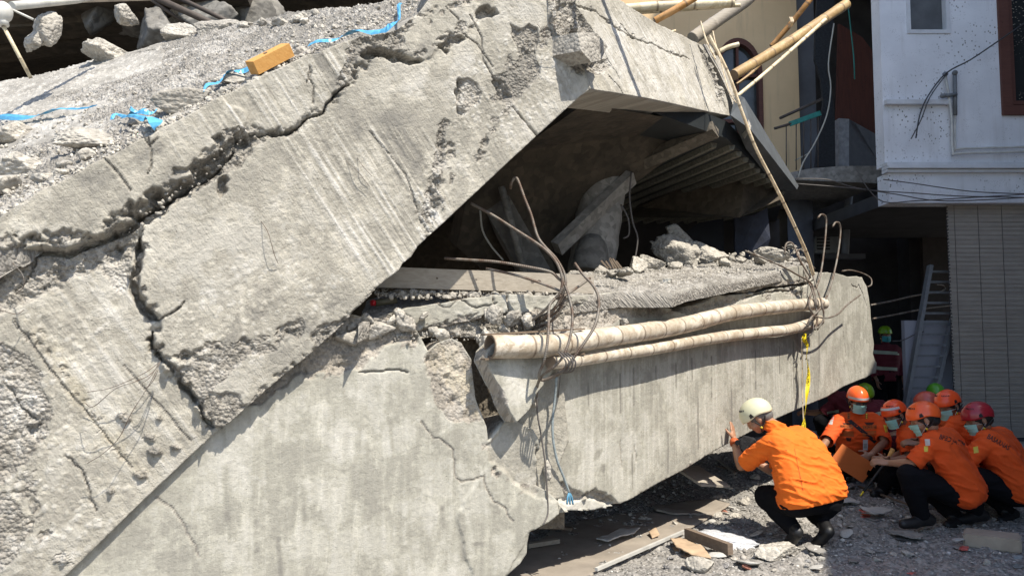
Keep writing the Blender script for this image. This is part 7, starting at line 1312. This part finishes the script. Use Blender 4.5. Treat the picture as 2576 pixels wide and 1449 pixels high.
# ---- right-hand group
def sidecrouch(label, hx, hy, Y, k, face, up, helm, hopt, shirt, seed, sk, arms_lo=True, hem=True, mirror=1, **extra):
    """crouching person seen from the side; offsets measured on the nearest one, scaled by k about the head"""
    q = lambda x, y, dy=0: P(hx + (x - 2320) * k, hy + (y - 1039) * k, Y + dy)
    S = dict(pelvis=(q(2424, 1246, -.02), q(2432, 1240, .28), .125 * extra.get('sc', 1)), waist=(q(2410, 1222, -.04), q(2420, 1214, .28), .115),
        rows=[(q(2430, 1234, -.06), q(2438, 1224, .28), .142), (q(2404, 1188, -.08), q(2420, 1178, .28), .124), (q(2376, 1146, -.08), q(2398, 1134, .28), .124), (q(2352, 1118, -.07), q(2384, 1108, .28), .110), (q(2346, 1110, -.06), q(2376, 1100, .32), .080)],
        neck=q(2332, 1082, .06), head=q(2326, 1056, .04), face=face, up=up, shirt=shirt, skin=sk, voxel=.0095, bvox=.0078, seed=seed, fold=.0115, fdir=(.5, .1, .85),
        arms=[dict(sh=q(2346, 1118, -.10), el=q(2294, 1166, -.08), wr=q(2238, 1164, .12), hd=(-.95, .2, .1), pn=(0, .5, -.8), curl=.75, side=-1, sleeve=.97, sr=(.078, .070)), dict(sh=q(2366, 1104, .36), el=q(2300, 1158, .40), wr=q(2240, 1158, .26), hd=(-.9, -.2, .15), pn=(0, -.6, -.6), curl=.8, side=1, sleeve=.95)],
        legs=[dict(hip=q(2422, 1248, -.02), knee=q(2286, 1196, -.10), ankle=q(2316, 1292, -.02), heel=q(2340, 1310, -.02), toe=q(2272, 1318, -.06), r=(.115, .088, .085, .066)), dict(hip=q(2430, 1246, .28), knee=q(2300, 1200, .38), ankle=q(2400, 1296, .2), heel=q(2420, 1306, .2), toe=q(2384, 1322, .12), r=(.115, .088, .08, .06))],
        hem=(q(2440, 1262, 0), q(2452, 1290, 0) - q(2420, 1230, 0)), helmet=helm, hopt=hopt); S.update({a: b_ for a, b_ in extra.items() if a != 'sc'}); return person(label, S)
D1, shD, HD, RD = sidecrouch('crouching person in plain orange helmet nearest of the group, black back lettering', 2320, 1039, 6.02, 1.0, (-.86, .34, -.30), (-.28, .1, 1), 'orange2', {}, M['shirt_deep'], 21, M['skin'])
px_text('BPBD JATIM', (2396, 1108), .30, 13, shD, M['ink'], D1, .25, .75)
for nm, q, m_ in (('arm_badge', [(2326, 1104), (2339, 1104), (2340, 1120), (2328, 1121)], M['silver']), ('arm_badge', [(2324, 1122), (2335, 1122), (2334, 1136), (2325, 1136)], bpy.data.materials['yellow_buckle'])): px_decal(nm, q, shD, m_, D1, .004)
F1, shF, HF, RF = sidecrouch('crouching person in dark red helmet at the right edge, lettering on the back', 2456, 1039, 6.25, .96, (-.92, .05, -.28), (-.25, 0, 1), 'red', {}, M['shirt_deep'], 31, M['skin2'])
px_text('BASARNAS', (2512, 1112), .52, 13, shF, M['ink'], F1, .25, .75)
px_decal('arm_badge', [(2448, 1124), (2460, 1122), (2462, 1138), (2450, 1140)], shF, bpy.data.materials['yellow_buckle'], F1, .004)
for k, ch in enumerate('112'): pass
C1, shC, HC, RC = sidecrouch('crouching person with clasped hands and a silver band across the orange helmet', 2251, 1034, 7.25, .80, (-.90, -.28, -.34), (-.35, -.05, 1), 'orange', dict(band=True), M['shirt_deep'], 41, M['skin2'],
    rows=[(P(2300, 1190, 7.35), P(2306, 1188, 7.6), .12), (P(2296, 1150, 7.3), P(2302, 1146, 7.6), .12), (P(2288, 1110, 7.28), P(2298, 1104, 7.6), .115), (P(2280, 1092, 7.28), P(2292, 1088, 7.6), .085)], neck=P(2272, 1070, 7.35), head=P(2252, 1044, 7.3),
    arms=[dict(sh=P(2284, 1098, 7.2), el=P(2286, 1150, 7.1), wr=P(2234, 1163, 7.02), hd=(-.9, .0, .25), pn=(.1, .8, -.3), curl=.8, side=-1, sleeve=.85), dict(sh=P(2290, 1092, 7.6), el=P(2268, 1140, 7.4), wr=P(2230, 1158, 7.12), hd=(-.9, -.3, .2), pn=(.1, -.8, -.3), curl=.8, side=1, sleeve=.85)], pelvis=(P(2300, 1196, 7.4), P(2304, 1194, 7.6), .12), waist=None,
    legs=[dict(hip=P(2300, 1196, 7.35), knee=P(2236, 1186, 7.15), ankle=P(2220, 1232, 7.25), heel=P(2224, 1238, 7.3), toe=P(2198, 1242, 7.2)), dict(hip=P(2304, 1196, 7.6), knee=P(2246, 1182, 7.5), ankle=P(2262, 1232, 7.5), heel=P(2266, 1236, 7.5), toe=P(2244, 1240, 7.4))], hem=(P(2300, 1200, 7.4), (0, 0, -1)))
E1, shE, HE, RE = sidecrouch('crouching person in glossy orange helmet at the back of the right-hand group, masked', 2381, 1006, 6.85, .88, (-.86, -.40, -.28), (-.25, -.05, 1), 'orange', {}, M['shirt_deep'], 51, M['skin2'])
G1, *_ = sidecrouch('half hidden person in faded red helmet behind the orange helmets', 2328, 1006, 8.3, .70, (-.8, .5, -.3), (-.2, 0, 1), 'salmon', dict(vents=False), M['shirt_deep'], 61, M['skin2'], voxel=.014, bvox=.011)
H1, *_ = sidecrouch('half hidden person in green helmet, farthest of the right-hand group', 2350, 984, 8.9, .66, (-.2, -.9, -.2), (0, 0, 1), 'green', dict(vents=False), M['maroon'], 71, M['skin2'], voxel=.014, bvox=.011)
px_text('112', (2488, 1040), .15, 12, [c for c in F1.children if c.name.startswith('helmet')][0].children[0], M['silver'], F1, .2, .8)
# stick in the clasped hands
sk_ = thing('walking_stick', 'black stick with a bare wooden knob held by the man with clasped hands', 'stick', P(2165, 1245, 6.9)); MB().tube([P(2246, 1130, 7.0), P(2236, 1148, 6.98), P(2230, 1160, 6.97)], [.022, .015, .014], 10).build('wooden_handle', M['wood_yellow'], sk_); MB().tube([P(2230, 1160, 6.97), P(2172, 1236, 6.8)], .011, 8).build('shaft', M['ink'], sk_); MB().tube([P(2172, 1236, 6.8), P(2164, 1247, 6.78)], [.009, .005], 8).build('tip', M['tape'], sk_)
# standing and crouching crew in maroon, in the dark behind
def standing(label, x, ytop, Y, helm, seed):
    zt_ = P(x, ytop, Y)[2]; X0 = P(x, ytop, Y)[0]; s = zt_ / 1.80; q = lambda dx, dy, z: np.array([X0 + dx * s, Y + dy * s, z * s])
    return person(label, dict(pelvis=(q(-.09, 0, .92), q(.09, 0, .92), .12), waist=(q(-.08, 0, 1.0), q(.08, 0, 1.0), .12), rows=[(q(-.10, 0, .88), q(.10, 0, .88), .13), (q(-.08, 0, 1.05), q(.08, 0, 1.05), .12), (q(-.11, 0, 1.25), q(.11, 0, 1.25), .12), (q(-.15, 0, 1.38), q(.15, 0, 1.38), .085)], neck=q(0, .01, 1.46), head=q(0, -.01, 1.62), face=(-.15, -1, -.1), up=(0, 0, 1), shirt=M['maroon'], skin=M['skin2'], voxel=.014, bvox=.010, seed=seed,
        arms=[dict(sh=q(-.19, 0, 1.37), el=q(-.26, .02, 1.10), wr=q(-.22, -.12, .88), hd=(0, -.3, -1), pn=(1, 0, 0), curl=.4, side=1, sleeve=1.8), dict(sh=q(.19, 0, 1.37), el=q(.26, .02, 1.10), wr=q(.22, -.12, .88), hd=(0, -.3, -1), pn=(-1, 0, 0), curl=.4, side=-1, sleeve=1.8)],
        legs=[dict(hip=q(-.09, 0, .90), knee=q(-.10, -.03, .5), ankle=q(-.10, .02, .12), heel=q(-.10, .06, .05), toe=q(-.11, -.14, .04)), dict(hip=q(.09, 0, .90), knee=q(.10, -.03, .5), ankle=q(.10, .02, .12), heel=q(.10, .06, .05), toe=q(.11, -.14, .04))], hem=(q(0, 0, .86), (0, 0, -1)), helmet=helm, hopt=dict(vents=False), mmat=bpy.data.materials.get('blue_green_mask') or m_plain('blue_green_mask', (.05, .34, .36), .7)), 'maroon clad crew in the dark behind')
I1, shI, HI, RI = standing('standing person in lime helmet and maroon jacket in the dark doorway behind the beam', 2225, 815, 12.2, 'lime', 81)
for y in (886, 926): px_decal('reflective_band', [(2190, y - 6), (2262, y - 1), (2262, y + 7), (2190, y + 3)], shI, M['reflect'], I1, .006, 16, 2)
px_decal('belt', [(2186, 966), (2262, 976), (2262, 986), (2186, 974)], shI, M['wood_grey'], I1, .006, 16, 2)
for (hx, hy, Y, k, f, lab, seed) in ((2172, 984, 9.0, .62, (-.3, -.9, -.4), 'person in maroon jacket bending just behind the facing man, reflective sleeve stripe', 91), (2085, 962, 9.6, .62, (.3, -.8, -.5), 'maroon clad person crouching in the dark under the beam end', 95)):
    r_, sh_, *_ = sidecrouch(lab, hx, hy, Y, k, f, (0, -.2, 1), 'lime' if seed == 91 else None, dict(vents=False), M['maroon'], seed, M['skin2'], voxel=.013, bvox=.011, mask=False)
    for q in ([(2194, 1040), (2232, 1030), (2234, 1038), (2196, 1049)], [(2080, 1036), (2110, 1030), (2111, 1037), (2081, 1042)], [(2210, 1000), (2240, 1004), (2240, 1010), (2210, 1006)]): px_decal('reflective_band', q, sh_, M['reflect'], r_, .006)
